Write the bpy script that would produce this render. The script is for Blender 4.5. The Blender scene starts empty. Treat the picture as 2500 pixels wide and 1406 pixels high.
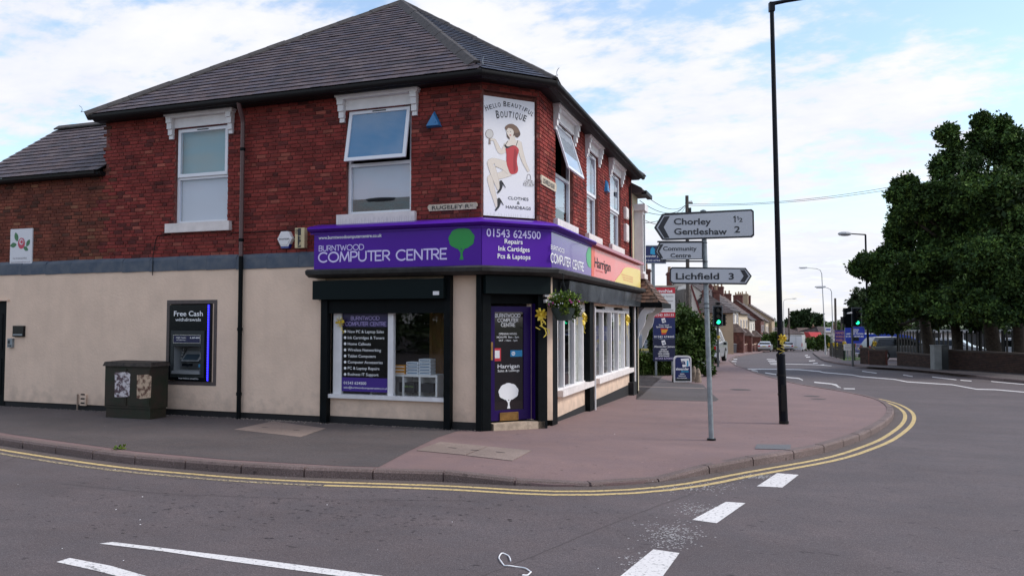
import bpy, bmesh, math, random
import numpy as np
from mathutils import Matrix, Vector
from mathutils.geometry import tessellate_polygon
R = math.radians
random.seed(7); rng = np.random.default_rng(7)
S = bpy.context.scene; COL = S.collection

# ------------------------------------------------------------------ camera, sky, sun, exposure
F = 1850.0; YAW = R(19.2); PIT = math.atan(79/F); H = 1.9
cd = bpy.data.cameras.new('camera'); cam = bpy.data.objects.new('camera', cd); COL.objects.link(cam)
cam.location = (0, 0, H); cam.rotation_euler = (math.pi/2+PIT, 0, YAW)
cd.sensor_width = 36; cd.lens = F/2500*36; cd.clip_start = .05; cd.clip_end = 4000
S.camera = cam
w = bpy.data.worlds.new('World'); S.world = w; w.use_nodes = True
SUN_EL, SUN_AZ = R(42), R(14)          # azimuth measured from +X towards +Y
def build_world():
    nt = w.node_tree; N = nt.nodes; L = nt.links; N.clear()
    out = N.new('ShaderNodeOutputWorld'); mix = N.new('ShaderNodeMixShader')
    b1 = N.new('ShaderNodeBackground'); b2 = N.new('ShaderNodeBackground')
    sky = N.new('ShaderNodeTexSky'); sky.sky_type = 'NISHITA'; sky.sun_disc = False
    sky.sun_elevation = SUN_EL; sky.sun_rotation = math.pi/2-SUN_AZ
    sky.air_density = 1.3; sky.dust_density = 1.0; sky.ozone_density = 2.0
    hs = N.new('ShaderNodeHueSaturation'); hs.inputs['Saturation'].default_value = 1.1; hs.inputs['Value'].default_value = 1.55
    L.new(sky.outputs[0], hs.inputs['Color']); L.new(hs.outputs[0], b1.inputs[0]); b1.inputs[1].default_value = .14
    tc = N.new('ShaderNodeTexCoord'); sx = N.new('ShaderNodeSeparateXYZ'); L.new(tc.outputs['Generated'], sx.inputs[0])
    def m(op, a, b=None, c=None):
        n = N.new('ShaderNodeMath'); n.operation = op
        for i, v in enumerate((a, b, c)):
            if v is None: continue
            if isinstance(v, (int, float)): n.inputs[i].default_value = v
            else: L.new(v, n.inputs[i])
        return n.outputs[0]
    zz = m('ADD', m('MAXIMUM', sx.outputs[2], 0.0), .22)
    cx = N.new('ShaderNodeCombineXYZ'); L.new(m('DIVIDE', sx.outputs[0], zz), cx.inputs[0]); L.new(m('DIVIDE', sx.outputs[1], zz), cx.inputs[1])
    def noise(scale, det, rough, off=0):
        mp = N.new('ShaderNodeMapping'); mp.inputs['Location'].default_value = (off, off*.7, off*.3); mp.inputs['Rotation'].default_value = (0, 0, .5); mp.inputs['Scale'].default_value = (1, 1.35, 1)
        L.new(cx.outputs[0], mp.inputs[0])
        n = N.new('ShaderNodeTexNoise'); n.inputs['Scale'].default_value = scale; n.inputs['Detail'].default_value = det; n.inputs['Roughness'].default_value = rough
        L.new(mp.outputs[0], n.inputs['Vector']); return n.outputs['Fac']
    big = noise(1.0, 4, .5, 11.6); fine = noise(3.4, 10, .6, 1.7); vf = noise(12, 8, .6, 8.1)
    s = m('ADD', m('MULTIPLY', big, .50), m('ADD', m('MULTIPLY', fine, .34), m('MULTIPLY', vf, .20)))
    mr = N.new('ShaderNodeMapRange'); mr.interpolation_type = 'SMOOTHSTEP'
    mr.inputs['From Min'].default_value = .47; mr.inputs['From Max'].default_value = .57; mr.inputs['To Min'].default_value = .18
    L.new(s, mr.inputs[0])
    # thin veil towards the horizon
    hz = N.new('ShaderNodeMapRange'); hz.inputs['From Min'].default_value = .0; hz.inputs['From Max'].default_value = .22; hz.inputs['To Min'].default_value = .85; hz.inputs['To Max'].default_value = 0
    L.new(sx.outputs[2], hz.inputs[0])
    f = m('MAXIMUM', mr.outputs[0], hz.outputs[0])
    sh = N.new('ShaderNodeMapRange'); sh.inputs['From Min'].default_value = .35; sh.inputs['From Max'].default_value = .7
    L.new(fine, sh.inputs[0])
    cr = N.new('ShaderNodeMix'); cr.data_type = 'RGBA'; cr.inputs[6].default_value = (.78, .81, .92, 1); cr.inputs[7].default_value = (.93, .93, .98, 1)
    L.new(sh.outputs[0], cr.inputs[0]); L.new(cr.outputs[2], b2.inputs[0]); b2.inputs[1].default_value = 1.0
    L.new(f, mix.inputs[0]); L.new(b1.outputs[0], mix.inputs[1]); L.new(b2.outputs[0], mix.inputs[2]); L.new(mix.outputs[0], out.inputs[0])
build_world()
sl = bpy.data.lights.new('sun', 'SUN'); sl.energy = 2.4; sl.angle = R(18); sl.color = (1, .95, .88)
so = bpy.data.objects.new('sun', sl); COL.objects.link(so)
so.rotation_euler = (Vector((math.cos(SUN_AZ)*math.cos(SUN_EL), math.sin(SUN_AZ)*math.cos(SUN_EL), math.sin(SUN_EL)))).to_track_quat('Z', 'Y').to_euler()
S.view_settings.view_transform = 'Standard'; S.view_settings.look = 'None'; S.view_settings.gamma = 1; S.view_settings.exposure = 0.14
S.view_settings.use_curve_mapping = False

# ------------------------------------------------------------------ surveying helpers
fwd = np.array([-math.sin(YAW)*math.cos(PIT), math.cos(YAW)*math.cos(PIT), math.sin(PIT)])
rgt = np.array([math.cos(YAW), math.sin(YAW), 0.0]); upv = np.cross(rgt, fwd)
TT = [(-400, 0), (12, 0), (22, -.25), (38, -.36), (60, -.85), (85, -1.65), (105, -2.3), (118, -2.7), (135, -3.2), (200, -5), (400, -6), (5000, -6)]
TY = [t[0] for t in TT]; TZ = [t[1] for t in TT]
def g(y): return float(np.interp(y, TY, TZ))
def ray(px, py): return fwd+rgt*(px-1250)/F+upv*(703-py)/F
def G(px, py, off=0):                    # ground point seen at a photograph position
    d = ray(px, py); lo, hi = .5, 1500
    for _ in range(50):
        m = (lo+hi)/2
        if H+d[2]*m > g(d[1]*m)+off: lo = m
        else: hi = m
    return (float(d[0]*lo), float(d[1]*lo))
def P(px, py, d):                        # point at depth d
    v = ray(px, py)*d; return (float(v[0]), float(v[1]), float(v[2]+H))
class Frame:
    def __init__(s, x, y, rot=0, z=0):
        s.x, s.y, s.z, s.r = x, y, z, rot
        s.M = Matrix.Translation((x, y, z)) @ Matrix.Rotation(rot, 4, 'Z')
    def at(s, px, py, n=0):              # (x, z) on the plane n metres in front of this frame
        d = ray(px, py); c, q = math.cos(s.r), math.sin(s.r)
        ox, oy = -s.x, -s.y; lx, ly = ox*c+oy*q, -ox*q+oy*c
        dx, dy = d[0]*c+d[1]*q, -d[0]*q+d[1]*c
        t = (-n-ly)/dy; return (float(lx+dx*t), float(H-s.z+d[2]*t))
    def fx(s, px, n=0): return s.at(px, 782, n)[0]
def facing(px, d, base=None):            # an upright frame at depth d, square to the optical axis
    p = P(px, 782, d); return Frame(p[0], p[1], YAW, g(p[1]) if base is None else base)

# ------------------------------------------------------------------ materials
MATS = {}
def mat(name, col, rough=.7, metal=0, var=0, scale=8, bump=0, bscale=60, spec=.5, emit=0, col2=None, attr=False, trans=0, coat=0, detail=4, hard=0):
    if name in MATS: return MATS[name]
    m = bpy.data.materials.new(name); m.use_nodes = True; nt = m.node_tree; N = nt.nodes; L = nt.links
    b = N['Principled BSDF']; c = (*col, 1)
    b.inputs['Base Color'].default_value = c; b.inputs['Roughness'].default_value = rough; b.inputs['Metallic'].default_value = metal
    b.inputs['Specular IOR Level'].default_value = spec; b.inputs['Coat Weight'].default_value = coat
    if emit: b.inputs['Emission Color'].default_value = c; b.inputs['Emission Strength'].default_value = emit
    src = None
    if attr:
        a = N.new('ShaderNodeAttribute'); a.attribute_name = 'Col'; src = a.outputs['Color']
    if var or col2:
        geo = N.new('ShaderNodeNewGeometry'); n = N.new('ShaderNodeTexNoise'); n.inputs['Scale'].default_value = scale; n.inputs['Detail'].default_value = detail; n.inputs['Roughness'].default_value = .6
        L.new(geo.outputs['Position'], n.inputs['Vector'])
        mx = N.new('ShaderNodeMix'); mx.data_type = 'RGBA'
        mr = N.new('ShaderNodeMapRange'); mr.inputs['From Min'].default_value = .35+hard*.12; mr.inputs['From Max'].default_value = .65-hard*.12
        L.new(n.outputs['Fac'], mr.inputs[0]); L.new(mr.outputs[0], mx.inputs[0])
        if col2: mx.inputs[6].default_value = c; mx.inputs[7].default_value = (*col2, 1)
        else:
            if src is None:
                mx.inputs[6].default_value = tuple(max(0, v*(1-var)) for v in col)+(1,); mx.inputs[7].default_value = tuple(min(1, v*(1+var)) for v in col)+(1,)
            else:
                mx.blend_type = 'MULTIPLY'; mx.inputs[0].default_value = 1; L.new(src, mx.inputs[6])
                cm = N.new('ShaderNodeMapRange'); cm.inputs['To Min'].default_value = 1-var; cm.inputs['To Max'].default_value = 1+var*.3; L.new(mr.outputs[0], cm.inputs[0])
                for lk in list(mx.inputs[0].links): L.remove(lk)
                L.new(cm.outputs[0], mx.inputs[7])
        src = mx.outputs[2]
    if src is not None: L.new(src, b.inputs['Base Color'])
    if bump:
        geo = N.new('ShaderNodeNewGeometry'); n = N.new('ShaderNodeTexNoise'); n.inputs['Scale'].default_value = bscale; n.inputs['Detail'].default_value = 5
        L.new(geo.outputs['Position'], n.inputs['Vector'])
        bp = N.new('ShaderNodeBump'); bp.inputs['Strength'].default_value = bump; bp.inputs['Distance'].default_value = .02
        L.new(n.outputs['Fac'], bp.inputs['Height']); L.new(bp.outputs[0], b.inputs['Normal'])
    MATS[name] = m; return m
def ground_mat(name, col, patch=.25, speck=.5, light=(.5, .48, .46), wear=None, tint=None):
    m = bpy.data.materials.new(name); m.use_nodes = True; nt = m.node_tree; N = nt.nodes; L = nt.links; b = N['Principled BSDF']
    b.inputs['Roughness'].default_value = .85; b.inputs['Specular IOR Level'].default_value = .35
    geo = N.new('ShaderNodeNewGeometry'); P_ = geo.outputs['Position']
    def nz(sc, det=4, st=None):
        n = N.new('ShaderNodeTexNoise'); n.inputs['Scale'].default_value = sc; n.inputs['Detail'].default_value = det; n.inputs['Roughness'].default_value = .65
        if st:
            mp = N.new('ShaderNodeMapping'); mp.inputs['Scale'].default_value = st; L.new(P_, mp.inputs[0]); L.new(mp.outputs[0], n.inputs['Vector'])
        else: L.new(P_, n.inputs['Vector'])
        return n.outputs['Fac']
    def mr(s, a, b_, c=0, d=1):
        n = N.new('ShaderNodeMapRange'); n.inputs['From Min'].default_value = a; n.inputs['From Max'].default_value = b_; n.inputs['To Min'].default_value = c; n.inputs['To Max'].default_value = d; L.new(s, n.inputs[0]); return n.outputs[0]
    def mix(f, a, b_, bt='MIX'):
        n = N.new('ShaderNodeMix'); n.data_type = 'RGBA'; n.blend_type = bt
        for i, v in ((0, f), (6, a), (7, b_)):
            if isinstance(v, (int, float)): n.inputs[i].default_value = v
            elif isinstance(v, tuple): n.inputs[i].default_value = (*v, 1)
            else: L.new(v, n.inputs[i])
        return n.outputs[2]
    dk = tuple(v*(1-patch) for v in col); lt = tuple(v*(1+patch) for v in col)
    c = mix(mr(nz(.45, 6, (1, 1.8, 1)), .35, .65), dk, lt)
    c = mix(mr(nz(2.2, 5), .4, .62, 0, .5), c, tint or dk)
    c = mix(mr(nz(26, 3), .5, .66, 0, speck*.45), c, tuple(v*.55 for v in col))
    c = mix(mr(nz(70, 3), .42, .6, 0, speck), c, tuple(v*.45 for v in col))
    c = mix(mr(nz(110, 2), .6, .72, 0, speck*.7), c, light)
    c = mix(mr(nz(5, 8, (1, 2.2, 1)), .64, .67, 0, .8), c, tuple(v*.25 for v in col))
    if wear:
        c = mix(mr(nz(28, 8), .5-wear, .66-wear, 0, 1), (.1, .088, .088), c)
    c = mix(mr(nz(1.1, 7, (.25, 1.6, 1)), .6, .72, 0, .35), c, tuple(v*.6 for v in col))
    c = mix(mr(nz(9, 6), .66, .70, 0, .5), c, tuple(v*1.5 for v in col))
    L.new(c, b.inputs['Base Color'])
    bp = N.new('ShaderNodeBump'); bp.inputs['Strength'].default_value = .45; bp.inputs['Distance'].default_value = .01
    L.new(nz(90, 4), bp.inputs['Height']); L.new(bp.outputs[0], b.inputs['Normal'])
    MATS[name] = m; return m
def glass_mat(name, tint=(.8, .85, .85), refl=.1, rough=.01):
    m = bpy.data.materials.new(name); m.use_nodes = True; nt = m.node_tree; N = nt.nodes; L = nt.links; N.clear()
    o = N.new('ShaderNodeOutputMaterial'); mx = N.new('ShaderNodeMixShader'); t = N.new('ShaderNodeBsdfTransparent'); gl = N.new('ShaderNodeBsdfGlossy')
    t.inputs[0].default_value = (*tint, 1); gl.inputs['Roughness'].default_value = rough; gl.inputs[0].default_value = (.95, .97, 1, 1)
    fr = N.new('ShaderNodeFresnel'); fr.inputs[0].default_value = 1.5; a = N.new('ShaderNodeMath'); a.operation = 'ADD'; a.inputs[1].default_value = refl
    ge = N.new('ShaderNodeNewGeometry'); bk = N.new('ShaderNodeMath'); bk.operation = 'SUBTRACT'; bk.inputs[0].default_value = 1; L.new(ge.outputs['Backfacing'], bk.inputs[1]); mu = N.new('ShaderNodeMath'); mu.operation = 'MULTIPLY'
    L.new(fr.outputs[0], a.inputs[0]); L.new(a.outputs[0], mu.inputs[0]); L.new(bk.outputs[0], mu.inputs[1]); L.new(mu.outputs[0], mx.inputs[0]); L.new(t.outputs[0], mx.inputs[1]); L.new(gl.outputs[0], mx.inputs[2]); L.new(mx.outputs[0], o.inputs[0])
    MATS[name] = m; return m
road_m = ground_mat('road_asphalt', (.124, .098, .100), .2, .6, tint=(.10, .088, .096))
pave_m = ground_mat('pink_tarmac', (.232, .152, .143), .12, .35, (.42, .34, .34), tint=(.195, .135, .14))
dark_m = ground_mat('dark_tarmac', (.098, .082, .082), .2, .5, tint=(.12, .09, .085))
kerb_m = ground_mat('kerb_granite', (.20, .145, .135), .25, .8, (.6, .5, .48))
cover_m = ground_mat('concrete_cover', (.29, .22, .19), .2, .5)
yel_m = ground_mat('yellow_paint', (.62, .46, .21), .08, .15, (.7, .6, .4), wear=.17)
yelw_m = ground_mat('yellow_paint_worn', (.55, .43, .24), .1, .2, (.7, .6, .4), wear=.06)
whl_m = ground_mat('white_paint', (.72, .69, .68), .06, .08, (.9, .88, .86), wear=.2)
whw_m = ground_mat('white_paint_worn', (.5, .48, .48), .06, .08, (.9, .88, .86), wear=-.13)
grass_m = mat('grass', (.05, .085, .02), .9, col2=(.09, .1, .03), scale=3)
cream = mat('cream_render', (.76, .57, .44), .9, var=.055, scale=1.6, bump=.35, bscale=22)
def stain(m, amt=.05):
    nt = m.node_tree; N = nt.nodes; L = nt.links; b = N['Principled BSDF']; src = b.inputs['Base Color'].links[0].from_socket
    g_ = N.new('ShaderNodeNewGeometry'); mp = N.new('ShaderNodeMapping'); mp.inputs['Scale'].default_value = (2.6, 2.6, .35); L.new(g_.outputs['Position'], mp.inputs[0])
    n = N.new('ShaderNodeTexNoise'); n.inputs['Scale'].default_value = 1.6; n.inputs['Detail'].default_value = 6; L.new(mp.outputs[0], n.inputs['Vector'])
    r1 = N.new('ShaderNodeMapRange'); r1.inputs['From Min'].default_value = .5; r1.inputs['From Max'].default_value = .75; r1.inputs['To Max'].default_value = amt*1.6; L.new(n.outputs['Fac'], r1.inputs[0])
    sp = N.new('ShaderNodeSeparateXYZ'); L.new(g_.outputs['Position'], sp.inputs[0]); n2 = N.new('ShaderNodeTexNoise'); n2.inputs['Scale'].default_value = 5; n2.inputs['Detail'].default_value = 8; L.new(g_.outputs['Position'], n2.inputs['Vector'])
    ad = N.new('ShaderNodeMath'); ad.operation = 'MULTIPLY_ADD'; ad.inputs[1].default_value = -1.1; L.new(n2.outputs['Fac'], ad.inputs[0]); L.new(sp.outputs[2], ad.inputs[2])
    r2 = N.new('ShaderNodeMapRange'); r2.inputs['From Min'].default_value = -.55; r2.inputs['From Max'].default_value = -.1; r2.inputs['To Min'].default_value = .35; r2.inputs['To Max'].default_value = 0; L.new(ad.outputs[0], r2.inputs[0])
    mx_ = N.new('ShaderNodeMath'); mx_.operation = 'MAXIMUM'; L.new(r1.outputs[0], mx_.inputs[0]); L.new(r2.outputs[0], mx_.inputs[1])
    mm = N.new('ShaderNodeMix'); mm.data_type = 'RGBA'; mm.inputs[7].default_value = (.20, .15, .12, 1); L.new(mx_.outputs[0], mm.inputs[0]); L.new(src, mm.inputs[6]); L.new(mm.outputs[2], b.inputs['Base Color'])
stain(cream)
blackp = mat('black_paint', (.0025, .004, .005), .55, var=.3, scale=5, bump=.1, spec=.12)
plinth_m = mat('plinth_black', (.012, .011, .012), .8, bump=.3, bscale=15)
mortar = mat('mortar', (.16, .055, .045), .95, var=.3, scale=14)
brick_m = mat('brick', (.2, .04, .03), .85, attr=True, var=.38, scale=2.2, bump=.3, bscale=50, spec=.2)
slate_m = mat('slate', (.07, .06, .07), .6, attr=True, var=.3, scale=9, bump=.2, bscale=30, spec=.3)
tile_m = mat('clay_tile', (.12, .07, .05), .85, attr=True, var=.3, scale=9)
under_m = mat('roof_underlay', (.012, .01, .012), .9)
ridge_m = mat('ridge_tile', (.05, .043, .042), .8, var=.3, scale=8, bump=.3, bscale=20)
lead_m = mat('blue_grey_lead', (.055, .075, .11), .75, col2=(.10, .115, .14), scale=5, bump=.3, bscale=9)
whitep = mat('white_paint_wood', (.72, .70, .71), .5, var=.05, scale=5)
upvc = mat('white_upvc', (.74, .75, .80), .3)
sillm = mat('painted_sill', (.72, .66, .64), .6, var=.08, scale=6)
purple = mat('purple_panel', (.085, .016, .32), .3, var=.04, scale=.8, spec=.15)
purple_d = mat('purple_door', (.02, .005, .085), .35, spec=.2)
lav = mat('pale_lettering', (.68, .60, .92), .4)
white = mat('white_print', (.85, .85, .87), .4)
blackprint = mat('black_print', (.015, .015, .02), .5)
green_l = mat('green_print', (.01, .28, .05), .4)
blackgloss = mat('black_gloss', (.004, .006, .009), .2, spec=.3)
darkgrey = mat('dark_grey_metal', (.02, .025, .027), .5, spec=.3)
gutter_m = mat('gutter_black', (.008, .007, .008), .5, spec=.25)
galv = mat('galvanised_steel', (.25, .28, .30), .5, metal=.4, var=.2, scale=9)
galvp = mat('grey_lamp_paint', (.42, .43, .44), .5, var=.1, scale=4)
polem = mat('pole_black', (.004, .005, .010), .45, spec=.15, var=.2, scale=4)
brass = mat('brass', (.35, .2, .07), .35, metal=.8, var=.2, scale=9)
rubber = mat('rubber', (.01, .01, .01), .9)
rib_m = mat('yellow_ribbon', (.75, .55, .05), .35)
bark = mat('bark', (.05, .04, .03), .95, var=.4, scale=10, bump=.6, bscale=14)
leaf_m = mat('leaf', (.05, .08, .03), .6, attr=True, var=.45, scale=.9, spec=.15)
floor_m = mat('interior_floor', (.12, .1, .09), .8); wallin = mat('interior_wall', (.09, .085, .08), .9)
glass = glass_mat('shop_glass', (.95, .96, .96), .02); glass_up = glass_mat('window_glass', (.93, .95, .97), .04)
car_glass = mat('car_glass', (.012, .014, .016), .05, coat=.5)
chrome = mat('bright_metal', (.6, .6, .62), .2, metal=.9)
redlens = mat('red_lens', (.5, .01, .015), .2)

# ------------------------------------------------------------------ mesh building
WM = {}
class MB:
    def __init__(s): s.v = []; s.f = []; s.c = []
    def add(s, vs, fs, col=None):
        o = len(s.v); s.v += [tuple(v) for v in vs]; s.f += [tuple(i+o for i in f) for f in fs]
        s.c += [col or (1, 1, 1)]*len(vs); return s
    def box(s, x0, x1, y0, y1, z0, z1, col=None):
        return s.add([(x0, y0, z0), (x1, y0, z0), (x1, y1, z0), (x0, y1, z0), (x0, y0, z1), (x1, y0, z1), (x1, y1, z1), (x0, y1, z1)],
                     [(0, 3, 2, 1), (4, 5, 6, 7), (0, 1, 5, 4), (1, 2, 6, 5), (2, 3, 7, 6), (3, 0, 4, 7)], col)
    def hexa(s, p, col=None):            # 8 points, bottom ring then top ring
        return s.add(p, [(0, 3, 2, 1), (4, 5, 6, 7), (0, 1, 5, 4), (1, 2, 6, 5), (2, 3, 7, 6), (3, 0, 4, 7)], col)
    def poly(s, pts, y, col=None):       # flat polygon in the x,z plane at depth y facing -y
        ar = sum(pts[i][0]*pts[(i+1) % len(pts)][1]-pts[(i+1) % len(pts)][0]*pts[i][1] for i in range(len(pts)))
        if ar < 0: pts = pts[::-1]
        t = tessellate_polygon([[Vector((p[0], p[1], 0)) for p in pts]])
        return s.add([(p[0], y, p[1]) for p in pts], [tuple(q) for q in t], col)
    def prism(s, pts, y0, y1, col=None): # x,z outline extruded in y
        n = len(pts); ar = sum(pts[i][0]*pts[(i+1) % n][1]-pts[(i+1) % n][0]*pts[i][1] for i in range(n))
        if ar < 0: pts = pts[::-1]
        t = tessellate_polygon([[Vector((p[0], p[1], 0)) for p in pts]])
        vs = [(p[0], y0, p[1]) for p in pts]+[(p[0], y1, p[1]) for p in pts]
        def up(q):
            a, b, c = (pts[i] for i in q); return (b[0]-a[0])*(c[1]-a[1])-(b[1]-a[1])*(c[0]-a[0]) > 0
        fs = []
        for q in t:
            q = tuple(q) if up(q) else tuple(q)[::-1]
            fs += [q, tuple(i+n for i in q[::-1])]
        fs += [(i, i+n, (i+1) % n+n, (i+1) % n) for i in range(n)]
        return s.add(vs, fs, col)
    def tube(s, path, r, n=10, cap=True, col=None):
        path = [Vector(p) for p in path]; rs = r if isinstance(r, (list, tuple)) else [r]*len(path)
        vs = []; a = None
        for i, p in enumerate(path):
            t = (path[min(i+1, len(path)-1)]-path[max(i-1, 0)]).normalized()
            if a is None: a = t.orthogonal().normalized()
            else:
                a = (a-t*a.dot(t)).normalized()
            b = t.cross(a)
            for k in range(n):
                th = 2*math.pi*k/n; vs.append(p+(a*math.cos(th)+b*math.sin(th))*rs[i])
        fs = [(i*n+k, i*n+(k+1) % n, (i+1)*n+(k+1) % n, (i+1)*n+k) for i in range(len(path)-1) for k in range(n)]
        if cap: fs += [tuple(range(n))[::-1], tuple((len(path)-1)*n+k for k in range(n))]
        return s.add(vs, fs, col)
    def lathe(s, prof, cx=0, cy=0, n=16, col=None):
        return s.tube([(cx, cy, z+i*1e-6) for i, (r, z) in enumerate(prof)], [max(r, 1e-4) for r, z in prof], n, True, col)
    def ball(s, c, r, n=8, col=None, sc=(1, 1, 1)):
        vs = []; fs = []; m = n//2+1
        for i in range(m+1):
            ph = math.pi*i/m
            for k in range(n):
                th = 2*math.pi*k/n; vs.append((c[0]+r*sc[0]*math.sin(ph)*math.cos(th), c[1]+r*sc[1]*math.sin(ph)*math.sin(th), c[2]+r*sc[2]*math.cos(ph)))
        fs = [(i*n+k, (i+1)*n+k, (i+1)*n+(k+1) % n, i*n+(k+1) % n) for i in range(m) for k in range(n)]
        return s.add(vs, fs, col)
    def mesh(s, name, material, smooth=False, colors=False):
        me = bpy.data.meshes.new(name); me.from_pydata(s.v, [], s.f)
        if material: me.materials.append(material)
        if colors:
            ca = me.color_attributes.new('Col', 'FLOAT_COLOR', 'POINT')
            ca.data.foreach_set('color', np.array([(*c[:3], 1) for c in s.c], dtype=np.float32).ravel())
        if smooth:
            me.polygons.foreach_set('use_smooth', [True]*len(me.polygons))
            try: me.set_sharp_from_angle(angle=R(40))
            except Exception: pass
        me.update(); return me
    def build(s, name, material, parent=None, fr=None, smooth=False, colors=False, kind=None, label=None):
        return place(s.mesh(name, material, smooth, colors), name, parent, fr.M if fr else None, kind, label)
def place(me, name, parent=None, M=None, kind=None, label=None):
    o = bpy.data.objects.new(name, me); COL.objects.link(o)
    if parent is not None:
        o.parent = parent; PM = WM[parent.name]
        if M is None: M = PM
        o.matrix_local = PM.inverted() @ M
    else:
        M = M or Matrix.Identity(4); o.matrix_local = M
    WM[o.name] = M.copy()
    if kind: o['kind'] = kind
    if label: o['label'] = label
    return o
def thing(name, label, cat, fr=None, group=None):
    o = bpy.data.objects.new(name, None); COL.objects.link(o); o.empty_display_size = .2
    M = fr.M if fr else Matrix.Identity(4); o.matrix_local = M; WM[o.name] = M.copy()
    return tag(o, label, cat, group)
def tag(o, label, cat, group=None):
    o['label'] = label; o['category'] = cat
    if group: o['group'] = group
    return o
def shift(fr, x, y, z=0):
    return Frame(fr.x+math.cos(fr.r)*x-math.sin(fr.r)*y, fr.y+math.sin(fr.r)*x+math.cos(fr.r)*y, fr.r, fr.z+z)
def copy_tree(o, M, label=None, _p=None):
    c = o.copy(); COL.objects.link(c)
    if _p is None:
        c.matrix_local = M; WM[c.name] = M.copy()
        if label: c['label'] = label
    else:
        c.parent = _p; c.matrix_parent_inverse = Matrix.Identity(4); c.matrix_local = o.matrix_local; WM[c.name] = WM[_p.name] @ o.matrix_local
    for ch in [x for x in COL.objects if x.parent == o]: copy_tree(ch, None, None, c)
    return c
TC = {}
def text(parent, fr, s, pos, width, height, material, n=0.004, bold=0., align='L', name='lettering', skew=0, arc=None, label=None):
    """text as thin mesh; pos=(x,z) of baseline; fitted to width and cap height."""
    cu = bpy.data.curves.new('lettering', 'FONT'); cu.body = s; cu.size = 1; cu.resolution_u = 3
    cu.offset = bold; cu.fill_mode = 'FRONT'
    ob = bpy.data.objects.new('tmp_text', cu); COL.objects.link(ob)
    me = bpy.data.meshes.new_from_object(ob.evaluated_get(bpy.context.evaluated_depsgraph_get()))
    bpy.data.objects.remove(ob); bpy.data.curves.remove(cu)
    k = len(me.vertices); co = np.empty(k*3, dtype=np.float32); me.vertices.foreach_get('co', co); co = co.reshape(-1, 3)
    x0, x1 = co[:, 0].min(), co[:, 0].max(); cap = .73
    out = np.zeros_like(co)
    X = (co[:, 0]-x0)*(width/max(x1-x0, 1e-6)); Z = co[:, 1]*(height/cap)
    ox = {'L': 0, 'C': -width/2, 'R': -width}[align]
    if arc: Z = Z+arc*(1-((X-width/2)/(width/2))**2)
    out[:, 0] = pos[0]+ox+X+Z*skew; out[:, 1] = -n; out[:, 2] = pos[1]+Z+0
    me.vertices.foreach_set('co', out.ravel()); me.materials.clear(); me.materials.append(material); me.update()
    return place(me, name, parent, fr.M if fr else None, label=label)
def tpx(parent, fr, s, xl, yl, xr, yr, hpx, material, n=.004, bold=0., **k):
    """text from photograph positions of its baseline ends; hpx = cap height in px"""
    a = fr.at(xl, yl, n); b = fr.at(xr, yr, n); t = fr.at(xl, yl-hpx, n)
    return text(parent, fr, s, (a[0], (a[1]+b[1])/2), b[0]-a[0], t[1]-a[1], material, n, bold, **k)
def spline(pts, k=6, closed=True):
    out = []; n = len(pts)
    for i in range(n if closed else n-1):
        p = [pts[(i+j) % n] if closed else pts[min(max(i+j, 0), n-1)] for j in (-1, 0, 1, 2)]
        for q in range(k):
            t = q/k
            out.append(tuple(.5*((2*p[1][a])+(-p[0][a]+p[2][a])*t+(2*p[0][a]-5*p[1][a]+4*p[2][a]-p[3][a])*t*t+(-p[0][a]+3*p[1][a]-3*p[2][a]+p[3][a])*t**3) for a in range(len(pts[0]))))
    if not closed: out.append(tuple(pts[-1]))
    return out
def flat(parent, fr, pts, material, n, name, label=None):
    return MB().poly(pts, -n).build(name, material, parent, fr, label=label)
def rect(x0, x1, z0, z1): return [(x0, z0), (x1, z0), (x1, z1), (x0, z1)]
def circ(cx, cz, rx, rz=None, k=20): return [(cx+rx*math.cos(2*math.pi*i/k), cz+(rz or rx)*math.sin(2*math.pi*i/k)) for i in range(k)]
def tree_logo(cx, zb, h, kx=1.0):       # crown outline and trunk outline
    zc = zb+h*.65; cr = []
    for i in range(90):
        a = 2*math.pi*i/90; q = 1+.055*abs(math.sin(a*4.5+.6))-.03; low = 1 if math.sin(a) > -.3 else 1-.16*(-math.sin(a)-.3)
        cr.append((cx+.40*kx*h*q*math.cos(a), zc+.35*h*q*low*math.sin(a)))
    trunk = [(cx-.065*h, zb), (cx+.075*h, zb), (cx+.04*h, zb+.14*h), (cx+.045*h, zb+.24*h), (cx+.15*h, zb+.4*h), (cx+.10*h, zb+.41*h), (cx+.0*h, zb+.30*h), (cx-.10*h, zb+.41*h), (cx-.15*h, zb+.39*h), (cx-.03*h, zb+.22*h), (cx-.03*h, zb+.12*h)]
    return cr, trunk

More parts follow.
